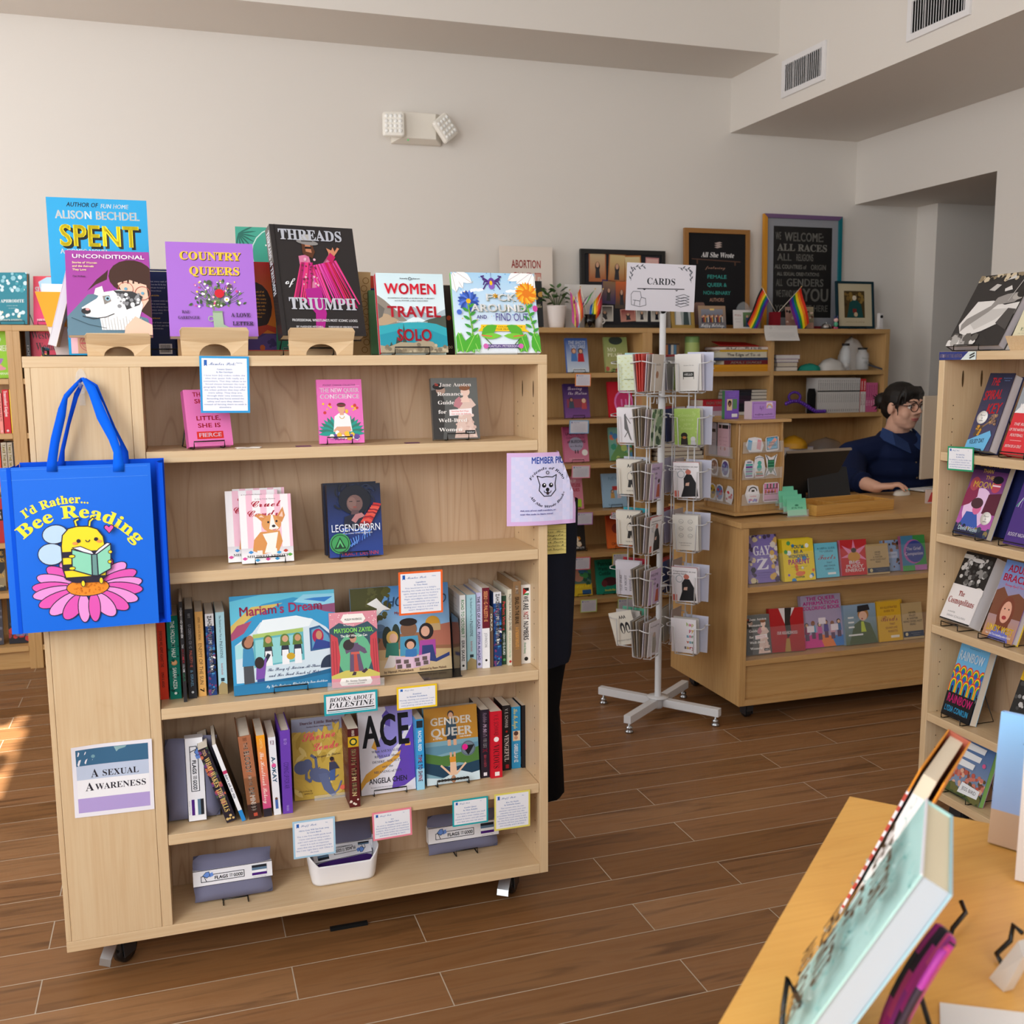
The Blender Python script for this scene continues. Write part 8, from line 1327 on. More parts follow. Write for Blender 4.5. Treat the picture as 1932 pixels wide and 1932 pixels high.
# books on the two ledges of the counter front
def CB(label,u0,u1,vb,vt,z,art,col,T=.018,Y=CY+.045,tilt=12,**k):return fb(label,u0,u1,vb,vt,Y,z,T,art,col,tilt=tilt,**k)
Z1_,Z2_=CL
CB('violet book edged with pansies at the left of the upper counter ledge',1413,1471,1107,1009,Z1_,pic('8272b8',('d',26,0,0,.22,1,.07,['4a3a5c','d8c8a0','2a2430','8a7aa8']),('d',26,.78,0,1,1,.07,['e0d8d0','4a3a5c','c8b8c0','d8b060']),('d',8,.2,.9,.8,1,.06,['4a3a5c','d8c8a0']),('t','GAY',.48,.58,.56,.19,'e4e0ee','R'),('t','TO',.48,.5,.08,.03,'e4e0ee','r'),('t','Z',.48,.28,.4,.22,'e4e0ee','R'),('q',3,.2,.8,.2,.05,.02,'5a4a94')),'8272b8',.02)
for du,dv,nm in ((-7,-2,'rear'),(-3.5,-1,'middle'),(0,0,'front')):
    CB('yellow parenting book with confetti, %s copy of three' % nm,1481+du,1539+du,1106,1017+dv,Z1_,pic('ecd028',('d',18,0,0,1,1,.06,['8a6ac0','3a8ac8','e8702c','f0f0e8','4aa05a']),('t',"YOU'LL",.5,.78,.44,.08,'20507c','h'),('t','BE A',.5,.66,.3,.08,'20507c','h'),('t','WONDERFUL',.5,.55,.66,.08,'20507c','h'),('t','PARENT',.5,.4,.7,.12,'c83a8c','h'),('q',2,.2,.8,.33,.05,.025,'6a8a4a'),('e',.5,.17,.14,'e87a4a',.06),('t','JASPER',.5,.07,.3,.04,'3a5a3a','h')),'ecd028',.016,Y=CY+.03+(0 if nm == 'front' else .02 if nm == 'middle' else .038))
CB('sky-blue book with red script on the upper counter ledge',1541,1584,1098,1024,Z1_,pic('6ac4dc',('t','A USEFUL GUIDE',.5,.82,.76,.05,'2a5a7a','b'),('t','TO USELESS',.5,.73,.6,.05,'2a5a7a','b'),('t','Facts',.5,.52,.8,.15,'a82a44','c'),('t','THAT',.6,.4,.24,.05,'2a5a7a','b'),('t','ARE KINDA',.6,.31,.5,.05,'2a5a7a','b'),('t','USEFUL',.6,.22,.38,.05,'2a5a7a','b'),('r',.5,.08,.85,.14,'e8eef0')),'6ac4dc',.02)
CB('red book with pink starburst and crouching animal on the counter ledge',1590,1637,1097,1018,Z1_,pic('c01c24',('p',[(.5,1),(.58,.7),(1,.85),(.7,.6),(1,.4),(.68,.48),(.6,.3),(.5,.45),(.3,.3),(.34,.5),(0,.5),(.3,.6),(.05,.85),(.42,.7)],'e088b0'),('e',.5,.52,.24,'c88a2c',.14),('e',.5,.7,.1,'2a1c14',.07),('t','BIG',.5,.32,.44,.09,'f0e8e8','h'),('t','PUSSY',.5,.21,.66,.09,'f0e8e8','h'),('t','ENERGY',.5,.1,.74,.09,'f0e8e8','h')),'c01c24',.02,rz=-4,scol='d87a9c')
def kraft(k):k.r(0,0,1,1,'b89c6c'); k.tl(['NEVER','TRUST','A WRITER','WHO DOES NOT','READ'],.5,.7,0,.055,.08,'3a3024','b'); k.r(0,.06,1,.22,'1c2c4a'); k.e(.16,.14,.07,'c8b88a'); k.para(2,.35,.9,.15,.05,.02,'9a9a9c',3)
CB('kraft notebook with navy band on the upper counter ledge',1638,1679,1092,1026,Z1_,kraft,'b89c6c',.012,Y=CY+.035)
CB('pale blue book printed with small birds on the counter ledge',1667,1702,1090,1019,Z1_,pic('8aa4cc',('d',26,0,.1,1,1,.07,['6a4a34','3a2c28','8a5a3c']),('r',.18,.42,.8,.62,'b8c4dc'),('t','FIELD NOTES',.5,.5,.5,.05,'5a6a94','r')),'8aa4cc',.012,Y=CY+.07)
CB('quartered blue, green and pink book on the counter ledge',1704,1749,1087,1010,Z1_,pic('3a7aa0',('r',.5,.15,1,1,'2f8a3c'),('r',0,0,.5,.15,'4a9a4a'),('r',.5,0,1,.15,'b06aa8'),('e',.5,.54,.42,'a85aa0'),('e',.56,.54,.38,'283a8c'),('t','The Grief',.5,.58,.6,.09,'e0d8ec','B'),('t','Companion',.5,.44,.76,.09,'e0d8ec','B')),'3a7aa0',.018,scol='a85a7a')
CB('grey old-painting paperback at the left of the lower counter ledge',1411,1457,1232,1160,Z2_,c_jane,'5a5a58',.03)
CB('red book with a white collar and dark tie on the lower counter ledge',1458,1518,1223,1147,Z2_,pic('b0181c',('g','9c141a','b81c20'),('p',[(.28,1),(.45,.62),(.62,.8),(.75,1)],'e4dcdc'),('p',[(.46,1),(.66,1),(.6,.7),(.62,.4),(.5,.3),(.44,.6)],'2a2420'),('t','OUR NEIGHBORHOOD',.5,.4,.6,.07,'f0e8e8','h'),('p',[(.4,0),(.46,.3),(.56,.3),(.58,0)],'a8843c')),'b0181c',.024,rz=-6)
CB('tall colouring book with pink bubble letters and a marching crowd',1518,1593,1220,1122,Z2_,pic('a89ab8',('r',0,0,1,.2,'3a7ac0'),('p',[(0,0),(0,.2),(.4,.3),(.5,0)],'d0308c'),('p',[(.5,0),(.4,.25),(.7,.2),(.8,0)],'e07a3a'),('t','THE QUEER',.5,.9,.72,.07,'d8309c','h'),('t','AFFIRMATIONS',.5,.81,.9,.07,'d8309c','h'),('t','COLORING BOOK',.5,.72,.94,.07,'d8309c','h'),*[('f',.1+.16*i,.14+.03*(i % 2),.34,['c08a6c','8a5a40','e0b090'][i % 3],['2a2024','8a4a2c','1c1a1c'][i % 3],['8a2a5c','3a9ac0','c85a9c','4a3a8a','d8a0b0','3a6a9c'][i],'5a3a5a') for i in range(6)],*[('r',.1+.3*i,.3+.14*(i % 2),.28+.3*i,.42+.14*(i % 2),'e8dce4') for i in range(3)]),'a89ab8',.02,Y=CY+.06)
CB('book of a startled woman in black hat and yellow gloves',1597,1657,1216,1140,Z2_,pic('7a94a8',('g','5a6a4a','8aa4c0'),('p',[(.1,0),(.3,.5),(.5,.6),(.8,.5),(1,0)],'4a5a3a'),('e',.6,.74,.17,'a8763a',.15),('e',.59,.7,.13,'e0b49c',.12),('p',[(.42,.8),(.44,.96),(.78,.98),(.82,.84)],'1c1a20'),('e',.56,.63,.025,'a82a34',.02),('p',[(.5,.3),(.52,.56),(.6,.56),(.66,.3)],'b8c83a'),*[('r',.12,.66-.12*i,.3,.7-.12*i,'e0e0e0') for i in range(3)],('r',.1,.22,.55,.26,'e0e0e0')),'7a94a8',.02,Y=CY+.045)
for du,dv,nm in ((3,-2,'rear'),(0,0,'front')):CB('golden-yellow bird guide with red script, %s copy' % nm,1660+du,1704+du,1210,1134+dv,Z2_,pic('d8a81c',('t','AN ILLUSTRATED',.5,.82,.72,.05,'7a3a1c','b'),('t','GUIDE TO',.5,.73,.44,.05,'7a3a1c','b'),('t','Birds',.48,.5,.74,.15,'8a2a24','c'),('t','THAT',.6,.4,.24,.05,'7a3a1c','b'),('t','SOUND LIKE',.55,.31,.5,.05,'7a3a1c','b'),('t','INSECTS',.6,.22,.4,.05,'7a3a1c','b'),('r',.5,.08,.86,.14,'e8e0d0')),'d8a81c',.016,Y=CY+.045+(.02 if nm == 'rear' else 0))
CB('kraft notebook with navy band on the lower counter ledge',1706,1744,1205,1137,Z2_,kraft,'b89c6c',.012)
# ================================================================ the person behind the counter
PX,PY=3.56,4.42
PR=thing('person','seated person in navy denim shirt and glasses using a computer mouse','person',(PX,PY,0)); 
t=thing('stool','round dark stool under the seated person behind the counter','stool',(PX,PY+.02,0)); b=M(); b.lathe([(.001,.44),(.19,.44),(.2,.46),(.19,.485),(.001,.49)],'2a2a2c',24); b.obj('seat',t,'cloth')
for k_ in range(4):a_=PI/4+PI/2*k_; b=M(); b.tube([(.12*math.cos(a_),.12*math.sin(a_),.44),(.19*math.cos(a_),.19*math.sin(a_),.0)],.012,'3a3a3c',8); b.obj('leg',t,'paint')
L3=lambda u,v,Y:onY(u,v,Y)-Vector((PX,PY,0))
sh_,el_,wr_=L3(1604,862,4.42),L3(1606,918,4.24),L3(1655,924,4.05); el_.z=.885; wr_.z=CT+.035; hd=Vector((MP.x-PX-.005,MP.y-PY-.014,CT+.03))
hc=L3(1703,768,4.38); FD=Vector((.2,-.97,-.1)).normalized(); RT_=Vector((0,0,1)).cross(FD).normalized()*-1; UP_=RT_.cross(FD)
RT_=FD.cross(Vector((0,0,1))).normalized(); UP_=RT_.cross(FD).normalized()   # RT_ = the face's own right-to-left axis as seen from the front
def HP(x,y,z):return hc+RT_*x+FD*y+UP_*z
def remesh(b,name,parent,m_,vox,sm=4):
    o=b.obj(name,parent,m_); r_=o.modifiers.new('remesh','REMESH'); r_.mode='VOXEL'; r_.voxel_size=vox; r_.use_smooth_shade=True; s_=o.modifiers.new('smooth','SMOOTH'); s_.iterations=sm; s_.factor=.5; return o
mat('skin_tone',.5,attr=False,col='d8a890',spec=.3); mat('denim',.85,attr=False,col='162040',spec=.15); mat('hair',.5,attr=False,col='17120f',spec=.35); mat('trousers',.9,attr=False,col='23252c',spec=.1)
def eb(b,c,rx,ry,rz_,n=16):
    i0=len(b.v); b.ball((0,0,0),1,'fff',n)
    for i in range(i0,len(b.v)):x,y,z=b.v[i]; b.v[i] =tuple(c+RT_*(x*rx)+FD*(y*ry)+UP_*(z*rz_))
def limb(b,a,c,r1,r2):b.tube([a+(c-a)*i/6 for i in range(7)],r1,'fff',12,r2=r2); b.ball(a,r1,'fff',12); b.ball(c,r2,'fff',12)
b=M(); eb(b,HP(0,-.008,.03),.076,.095,.088); eb(b,HP(0,.022,-.04),.064,.068,.072); eb(b,HP(0,.05,-.082),.034,.032,.026); eb(b,HP(.034,.05,-.03),.03,.03,.034); eb(b,HP(-.034,.05,-.03),.03,.03,.034)
b.tube([HP(0,.086,.022),HP(0,.1,-.002),HP(0,.108,-.018)],.009,'fff',8,r2=.015); eb(b,HP(.013,.09,-.02),.01,.01,.008,8); eb(b,HP(-.013,.09,-.02),.01,.01,.008,8); eb(b,HP(0,.082,-.046),.024,.012,.011,8); eb(b,HP(0,.08,.04),.055,.016,.014,10)
for s_ in (1,-1):eb(b,HP(s_*.079,-.008,-.006),.011,.02,.032,10)
nk=Vector((-.01,.02,1.06)); limb(b,hc+Vector((0,.02,-.06)),nk,.056,.066); limb(b,nk,Vector((0,.02,.98)),.08,.13)
for z,rx,ry in ((.93,.17,.1),(.84,.19,.13),(.74,.185,.14),(.64,.18,.145),(.55,.19,.15)):
    i0=len(b.v); b.ball((0,0,0),1,'fff',16)
    for i in range(i0,len(b.v)):x,y,q=b.v[i]; b.v[i] =(x*rx,.02+y*ry,z+q*.1)
limb(b,sh_+Vector((.03,.02,-.02)),el_,.056,.046); limb(b,el_,wr_,.042,.027); eL=Vector((.27,-.12,.86)); wL=Vector((.22,-.36,CT+.04)); limb(b,Vector((.19,.02,.97)),eL,.056,.046); limb(b,eL,wL,.042,.027)
def hand(b,w0,dirv,side,curl):
    d=dirv.normalized(); s_=Vector((d.y,-d.x,0)).normalized()*side; u=Vector((0,0,1)); pc=w0+d*.045+u*.008
    for i in range(4):limb(b,w0+s_*(.022-.015*i)*.7,pc+d*.03+s_*(.03-.02*i),.017,.0125)
    for i in range(4):
        f0=pc+d*.032+s_*(.031-.0205*i)+u*.004; L_=(.066,.074,.07,.055)[i]*.95; f1=f0+d*L_*.5+u*.004; f2=f1+d*L_*.3-u*.012*curl; f3=f2+d*L_*.22-u*.014*curl; b.tube([f0,f1],.0092,'fff',10,r2=.0085); b.tube([f1,f2,f3],.0085,'fff',10,r2=.0068); [b.ball(q,r_,'fff',8) for q,r_ in ((f0,.0092),(f1,.0086),(f2,.008),(f3,.007))]; nails.append((f3+d*.0035+u*.0035,d))
    t0=w0+d*.02+s_*.026; t1=t0+d*.028+s_*.022-u*.004; t2=t1+d*.03+s_*.002-u*.006; b.tube([t0,t1,t2],.0125,'fff',10,r2=.008); [b.ball(q,r_,'fff',8) for q,r_ in ((t0,.0125),(t1,.0105),(t2,.0085))]; nails.append((t2+d*.005+u*.004,d))
nails=[]; hdir=Vector((hd.x-wr_.x,hd.y-wr_.y,0)); hw=hd-hdir.normalized()*.125; hw.z=CT+.036; wr_=hw.copy(); limb(b,el_,wr_,.042,.027); hand(b,wr_,hdir,-1,1.0); hand(b,wL,Vector((.15,-1,0)),1,.9)
for s_ in (-1,1):
    kn=Vector((s_*.13,-.4,.5)); an=Vector((s_*.13,-.36,.09)); limb(b,Vector((s_*.1,0,.56)),kn,.085,.06); limb(b,kn,an,.056,.036); limb(b,an+Vector((0,.02,-.04)),an+Vector((0,-.13,-.055)),.036,.03)
body=remesh(b,'body',PR,'skin_tone',.0048,3)
# shirt: torso, sleeves rolled to the mid forearm, collar, placket
b=M()
for z,rx,ry in ((1.03,.13,.12),(.985,.185,.15),(.9,.215,.165),(.82,.222,.155),(.73,.215,.165),(.63,.21,.17),(.56,.215,.17)):
    i0=len(b.v); b.ball((0,0,0),1,'fff',16)
    for i in range(i0,len(b.v)):x,y,q=b.v[i]; b.v[i] =(x*rx,.02+y*ry,z+q*.085)
cf=el_+(wr_-el_)*.42; limb(b,Vector((-.06,.02,1.02)),sh_+Vector((.02,.02,.0)),.07,.078); limb(b,sh_+Vector((.02,.02,-.02)),el_,.08,.066); limb(b,el_,cf,.064,.047); limb(b,Vector((.06,.02,1.02)),Vector((.19,.02,.97)),.07,.078); limb(b,Vector((.19,.02,.96)),eL,.08,.066); limb(b,eL,eL+(wL-eL)*.42,.064,.047)
b.tube([Vector((-.01+.074*math.cos(a_),.022+.074*math.sin(a_),1.065+.022*math.sin(a_))) for a_ in [2*PI*i/18 for i in range(18)]],.016,'fff',8,closed=True)
SH_=remesh(b,'shirt',PR,'denim',.008,5)
for s_ in (-1,1):
    b=M(); q=[Vector((s_*.014-.01,-.07,1.03)),Vector((s_*.076-.01,-.03,1.085)),Vector((s_*.09-.01,.03,1.105)),Vector((s_*.115-.01,.02,1.05)),Vector((s_*.1-.01,-.085,1.02)),Vector((s_*.045-.01,-.135,.985))]; b.idx(q,[(0,1,4,5),(1,2,3,4)],'2a3c66'); b.xf(Matrix.Translation((0,-.022,.012))); o=b.obj('collar',SH_,'cloth'); m_=o.modifiers.new('thick','SOLIDIFY'); m_.thickness=.006; m_.offset=1
b=M()
for i in range(4):b.ball((.012,-.118-.012*min(2,i),.945-.075*i),.006,'8a7050',8,(1,.5,1))
o=b.obj('button',SH_,'paint')
b=M(); a_=(wr_-el_).normalized(); b.tube([cf-a_*.015,cf+a_*.02],.053,'fff',18); o=b.obj('cuff',SH_,'denim')
b=M()
for s_ in (-1,1):limb(b,Vector((s_*.1,.01,.56)),Vector((s_*.13,-.4,.5)),.098,.072); limb(b,Vector((s_*.13,-.4,.5)),Vector((s_*.13,-.36,.13)),.068,.055)
remesh(b,'trousers',PR,'trousers',.012,4)
# hair: cap, fringe, side strands, loose bun
b=M(); eb(b,HP(0,-.018,.04),.084,.1,.09); eb(b,HP(0,-.06,.0),.07,.06,.075); eb(b,HP(0,.055,.082),.062,.035,.03)
for i in range(9):x=-.062+.0155*i; b.tube([HP(x*.8,.045,.108),HP(x,.082-abs(x)*.3,.078),HP(x*1.06,.092-abs(x)*.45,.05-.012*(i % 3))],.0115,'fff',6,r2=.006)
for s_ in (-1,1):b.tube([HP(s_*.06,.045,.09),HP(s_*.078,.04,.05),HP(s_*.08,.034,.0),HP(s_*.074,.038,-.04)],.011,'fff',6,r2=.003)
HR=remesh(b,'hair',PR,'hair',.005,2)
b=M(); c0=HP(0,-.13,.015); eb(b,c0,.042,.04,.045); g_=random.Random(2)
for i in range(34):q=Vector((g_.uniform(-1,1),g_.uniform(-1,1),g_.uniform(-1,.8))).normalized(); b.tube([c0+q*.03,c0+q*g_.uniform(.045,.062)+Vector((0,0,g_.uniform(-.012,.008)))],.006,'fff',5,r2=.001)
b.obj('bun',HR,'hair')
GLS=M()
for s_ in (-1,1):
    GLS.tube([HP(s_*.034+.027*math.cos(2*PI*i/18),.102-.12*abs(s_*.034+.027*math.cos(2*PI*i/18))*.35,.012+.022*math.sin(2*PI*i/18)) for i in range(18)],.0024,'3a2420',6,closed=True); GLS.tube([HP(s_*.06,.094,.018),HP(s_*.08,.06,.018),HP(s_*.084,-.01,.012)],.0024,'3a2420',6)
GLS.tube([HP(-.008,.105,.016),HP(.008,.105,.016)],.0022,'3a2420',6); GLS.obj('glasses',PR,'gloss')
for s_ in (-1,1):
    b=M(); b.ball(HP(s_*.033,.072,.012),.0125,'e8e2dc',12); b.ball(HP(s_*.033+.002,.0795,.011),.0062,'3a2a1e',10); o=b.obj('eye',PR,'gloss')
    b=M(); b.tube([HP(s_*.014,.094,.036),HP(s_*.034,.09,.042),HP(s_*.056,.076,.036)],.0032,'241a16',6); b.tube([HP(s_*.02,.087,.02),HP(s_*.034,.087,.024),HP(s_*.05,.077,.019)],.002,'2a1a16',5); b.obj('eyebrow',PR,'matte')
b=M(); b.tube([HP(-.024,.082,-.05),HP(-.01,.094,-.047),HP(0,.095,-.0485),HP(.01,.094,-.047),HP(.024,.082,-.05)],.0042,'a8605a',6); b.tube([HP(-.018,.085,-.0545),HP(0,.094,-.0555),HP(.018,.085,-.0545)],.0045,'b06a64',6); b.obj('lips',PR,'matte')
for q,d in nails:b=M(); b.ball((0,0,0),.006,'1c9a94',8,(1,1,.45)); o=b.obj('nail',PR,'gloss'); o.location=q
b=M(); q=wr_+hdir.normalized()*.08; b.tube([q+Vector((0,.0105*math.cos(2*PI*i/12),.008+.0105*math.sin(2*PI*i/12))) for i in range(12)],.002,'b09a6a',6,closed=True); b.obj('ring',PR,'metal')
# ================================================================ right-hand bookcase
RF=2.222
def FX(label,u0,u1,vb,vt,z,T,art,col,tilt=20,X=RF,lift=None,**k):
    tl=R(tilt); a,c=onX(u0,vb,X),onX(u1,vb,X); W_=abs(a.y-c.y); zz=z+T*math.sin(tl)+.001 if lift is None else z+lift; p=Vector((X,(a.y+c.y)/2,zz)); H=hsolve(p,tl,R(-90),vt); T_=book(label,W_,H,T,Mx(p,R(-90),tl),art,col,**k)
    return T_,p,W_
def RE(label,p,w_,T,z,tilt=20):return easel(label,p.x-.004,p.y,z,w_,T+.012,tilt,R(-90),.1)
def signed(T_,W_,H,x,z):
    b=M(); b.lathe([(.001,0),(.02,0),(.02,-.0006),(.001,-.0006)],'efece8',20,(x,-.0009,z),'y'); k=K(b,(x-.02,-.0016,z-.02),(1,0,0),(0,0,1),.04,.04); k.t('Signed',.5,.62,.5,.14,'333','c'); k.t('by',.5,.4,.16,.16,'333','c'); k.t('author',.5,.22,.36,.1,'333','b'); b.obj('round_sticker',T_,'print')
def c_photo(k):
    k.r(0,0,1,1,'2e2b2a'); k.dots(40,0,.92,1,1,.04,['c8b89c','2a2622','8a7a60'],seed=2); k.p([(.05,.3),(.2,.62),(.5,.62),(.75,.55),(1,.58),(1,.42),(.8,.3),(.55,.2),(.3,.14),(.15,.18)],'d8d4d0'); k.p([(.2,.35),(.5,.5),(.9,.5),(.7,.35),(.4,.22)],'c0bcb8'); k.p([(.1,.3),(.15,.38),(.5,.55),(.55,.66),(.7,.7),(.95,.72),(1,.66),(.9,.58),(.62,.56),(.5,.46),(.2,.26),(.14,.2)],'8f8a86'); k.e(.92,.66,.1,'a8a29c',.05); k.e(.98,.7,.1,'2a2624',.06)
    k.p([(.3,.78),(.4,.86),(.5,.84),(.42,.76)],'b8b4b0'); k.p([(.6,.78),(.7,.82),(.75,.76),(.62,.74)],'d0ccc8'); k.p([(.55,.9),(.68,.97),(.72,.92)],'c8c4c0'); k.dots(30,0,0,.5,.12,.06,['a8a4a0','5a5652','d8d4d0'],seed=5); k.l([(.9,.95),(.78,.6)],.012,'b8b4b0'); k.p([(.75,.3),(.85,.5),(1,.48),(1,.2)],'4a4644')
T_,p,W_=FX('large black-and-white photography hardcover leaning on the right bookcase top',1784,1882,661,516,1.481,.03,c_photo,'4a4744',30,hard=1,pg='c8c4cc',X=2.23); RE('black wire easel under the photography hardcover',p,.1,.04,1.481,30)
T_,p,W_=FX('cream hardcover on a wooden holder at the right picture edge',1907,1975,633,528,1.481,.025,pic('d8d0b0',('t','F',.2,.16,.1,.05,'6a7a5a','r'),('q',3,.1,.9,.14,.04,.02,'8a8a7a')),'d8d0b0',26,X=2.24,lift=.03,hard=1)
t=thing('wooden_book_stand','wooden book holder at the right end of the bookcase top','book stand',(2.232,p.y,1.481),(0,0,R(-90))); b=M(); b.slab([(-.05,-.004,.0),(.05,-.004,0),(.055,-.02,.04),(-.055,-.02,.04)],.005,'fff',(0,1,0)); b.obj('front_lip',t,'wood_y',.0006); b=M(); b.box(-.045,.002,.018,.045,.07,.026); b.box(-.04,.07,0,.04,.076,.12); b.obj('back_rest',t,'wood_y',.0006)
book('red book standing behind the wooden holder on the right bookcase top',.14,.06,.03,Mx((2.34,p.y+.03,1.482),R(-90),R(8)),None,'a81c24')
a=onX(1772,675,RX-.002); c=onX(1841,675,RX-.002); board_sign('shelf_label','navy and white author-signed label on the right bookcase edge','label',abs(a.y-c.y),.024,Mx((RX-.002,(a.y+c.y)/2,1.4565),R(-90)),lambda k:(k.r(0,0,1,1,'2f3a7c'),k.p([(.6,0),(.8,1),(1,1),(1,0)],'d8e4e0'),k.t('SIGNED BY THE AUTHOR',.33,.3,.62,.42,'e0c8d4','h'),k.l([(.84,.2),(.96,.5)],.03,'3a3a3c'),k.l([(.84,.5),(.96,.8)],.03,'3a3a3c')),'2f3a7c')
Q1,Q2,Q3,Q4,Q5=RS
def c_spiral(k):k.g(0,0,1,1,'4a4668','23253c'); k.para(2,.6,.95,.93,.03,.012,'7aa0d8',3,al=.5); k.t('THE',.34,.84,.34,.1,'d82430','I'); k.t('SPIRAL',.42,.66,.7,.12,'d82430','I',rot=6); k.t('KEY',.62,.48,.56,.13,'d82430','I',rot=6); k.l([(.25,.25),(.8,.42)],.05,'8a6a4a'); k.dots(24,.2,.2,.4,.32,.05,['c8902c','5a4632'],seed=3); k.dots(24,.62,.34,.9,.46,.05,['8a6a5a','4a3a34','c8a060'],seed=4); k.p([(0,.0),(.02,.12),(.8,.26),(.9,.2),(.8,0)],'6ab4e0'); k.t('KELSEY DAY',.42,.09,.56,.055,'23304c','h',rot=9)
T_,p,W_=FX('dark hardcover with jagged red title, first on the upper right shelf',1820,1866,833,704,Q1,.036,c_spiral,'2c2c44',hard=1,pg='d4d4d8',bcol='20264c'); signed(T_,W_,0,-W_*.2,.1); RE('black wire easel under the jagged red-titled hardcover',p,.07,.04,Q1)
T_,p,W_=FX('red hardcover with white capitals at the right end of the upper shelf',1888,1950,842,728,Q1,.03,pic('d8303a',('r',0,.6,1,1,'9aa0a8'),('p',[(0,.6),(.4,.9),(.9,.6)],'f0f0f0'),('t','MAKERS',.5,.62,.8,.12,'f4f0f0','h'),('t','THE RISE',.3,.42,.4,.04,'f4e8e8','I'),('t','OF THE NATIONAL',.3,.34,.56,.04,'f4e8e8','I'),('t','FOOTBALL',.3,.26,.4,.04,'f4e8e8','I'),('r',.15,.2,.5,.205,'f0d0d0'),('t','BRITNI DE LA CRUZ',.3,.1,.5,.04,'f4e8e8','I')),'d8303a',hard=1); RE('black wire easel under the red hardcover with white capitals',p,.09,.03,Q1)
c0=onX(1787,887,RX-.003); c1=onX(1836,890,RX-.003); board_sign('review_card','green-bordered review card hanging at the far end of the right bookcase','card',abs(c0.y-c1.y),hsolve(Vector((RX-.003,(c0.y+c1.y)/2,(c0.z+c1.z)/2)),0,0,843),Mx((RX-.003,(c0.y+c1.y)/2,(c0.z+c1.z)/2),R(-90),0,R(-2)),staff('1f9a6a','Bea',('The Spiral Key','by Kelsey Day'),['An addictive, timely thriller that',"is so brilliant! Haven't the",'protested the future I had to lie','on the floor and process after.'],.05),'1f9a6a',group='review cards on shelf edges')
def c_moon(k):k.g(0,0,1,1,'c060b8','1a1c4a'); k.r(0,.84,1,1,'1a1c4a'); k.e(.44,.36,.38,'e8c4e8',.26); k.p([(0,.55),(.1,.7),(.3,.72),(.36,.5),(.2,.4),(0,.35)],'8a2a50'); k.e(.18,.66,.13,'b04a58',.09); k.p([(.62,.3),(.66,.55),(1,.58),(1,.3)],'5a1c34'); k.e(.78,.66,.13,'c0485c',.085); k.e(.78,.74,.15,'141620',.05); k.r(.68,.655,.9,.675,'f0d0e0'); k.p([(.1,.12),(.2,.3),(.5,.3),(.66,.1)],'3a5ab0'); k.e(.46,.36,.12,'d86a9c',.085); k.e(.42,.42,.17,'4a2a34',.07); k.r(0,0,1,.1,'23264c'); k.dots(14,0,0,1,.14,.05,['1c2a44','3a4a5c','8a7a4a']); k.t('BRIGHTER',.5,.89,.7,.06,'d8b83a','s'); k.t('THAN',.44,.81,.3,.05,'d8b83a','s'); k.t('THE',.54,.73,.24,.05,'d8b83a','s'); k.t('MOON',.42,.62,.56,.08,'e0c03a','s'); k.t('David Valdes',.4,.06,.56,.055,'d8ecf4','B')
T_,p,W_=FX('blue and magenta book with gold thin title on the second right shelf',1797,1862,992,866,Q2,.02,c_moon,'23265c',pg='d0c8b4',bcol='3a4aa0'); signed(T_,W_,0,W_*.3,.06); RE('black wire easel under the blue and magenta book',p,.09,.02,Q2)
book('deep blue hardcover behind the blue and magenta book',.15,.21,.02,Mx((p.x+.07,p.y-.02,Q2+.006),R(-90),R(14)),None,'232a5c',hard=1)
T_,p,W_=FX('purple book with green and white swirls on the second right shelf',1893,1950,1002,896,Q2,.02,lambda k:(k.r(0,0,1,1,'4a2f80'),[k.el(.3+.1*i,.4+.08*i,.3,.02,['5ac890','d8d4ec','8a6ac8'][i % 3],.25,20*i,20*i+150) for i in range(7)],k.e(.8,.6,.2,'2a2038',.14),k.t('ROGUE NIGHT',.4,.12,.6,.05,'e4dcf0','I')),'3f2c78'); RE('black wire easel under the purple swirl book',p,.1,.02,Q2)
def c_cosmo(k):k.r(0,.52,1,1,'1e1c1c'); k.dots(60,.1,.55,.9,.95,.06,['5a5856','8a8886','c8c6c4','3a3838'],seed=6); k.r(.0,.9,.3,.96,'c8c6c2'); k.e(.5,.9,.2,'d0cecc',.03); k.r(0,0,1,.52,'e6e2e2'); k.t('The',.4,.37,.2,.07,'8a2420','R'); k.t('Cosmopolitans',.48,.25,.86,.085,'8a2420','R'); k.t('a novel by',.3,.12,.24,.025,'777','i'); k.t('SARAH SCHULMAN',.5,.06,.62,.03,'7a7a7c','s'); k.r(0,0,1,.02,'1c1a1a')
T_,p,W_=FX('thick paperback half black photo half white with red serif title',1774,1830,1150,1046,Q3,.045,c_cosmo,'e6e2e2',24,pg='d8d8da',lift=.022); signed(T_,W_,0,W_*.36,.1); RE('black wire easel under the half-black half-white paperback',p,.07,.05,Q3,24)
def c_brace(k):k.g(0,0,1,1,'c08a5a','6a94d8'); k.p([(0,.3),(0,.6),(.2,.66),(.4,.56),(.7,.62),(1,.55),(1,.3)],'7a4a34'); k.p([(.2,0),(.3,.16),(.7,.16),(.85,0)],'6a70c0'); k.e(.5,.34,.24,'7a3f2c',.22); k.e(.5,.36,.16,'e0a890',.14); k.p([(.3,.1),(.3,.4),(.38,.2)],'7a3f2c'); k.p([(.7,.1),(.7,.4),(.62,.2)],'7a3f2c'); k.e(.5,.29,.07,'a83a3c',.025); k.e(.44,.4,.02,'2a1c1a'); k.e(.57,.4,.02,'2a1c1a'); k.t('ADULT',.5,.86,.7,.09,'d8244c','h'); k.t('BRACES',.5,.74,.86,.09,'d8244c','h'); k.t('Driving Myself Sane',.5,.68,.6,.035,'d8244c','c'); k.t('LINDY WEST',.5,.1,.84,.08,'f4d02c','h'); k.t('New York Times bestselling author of Shrill',.5,.05,.8,.025,'e8e8ee','b')
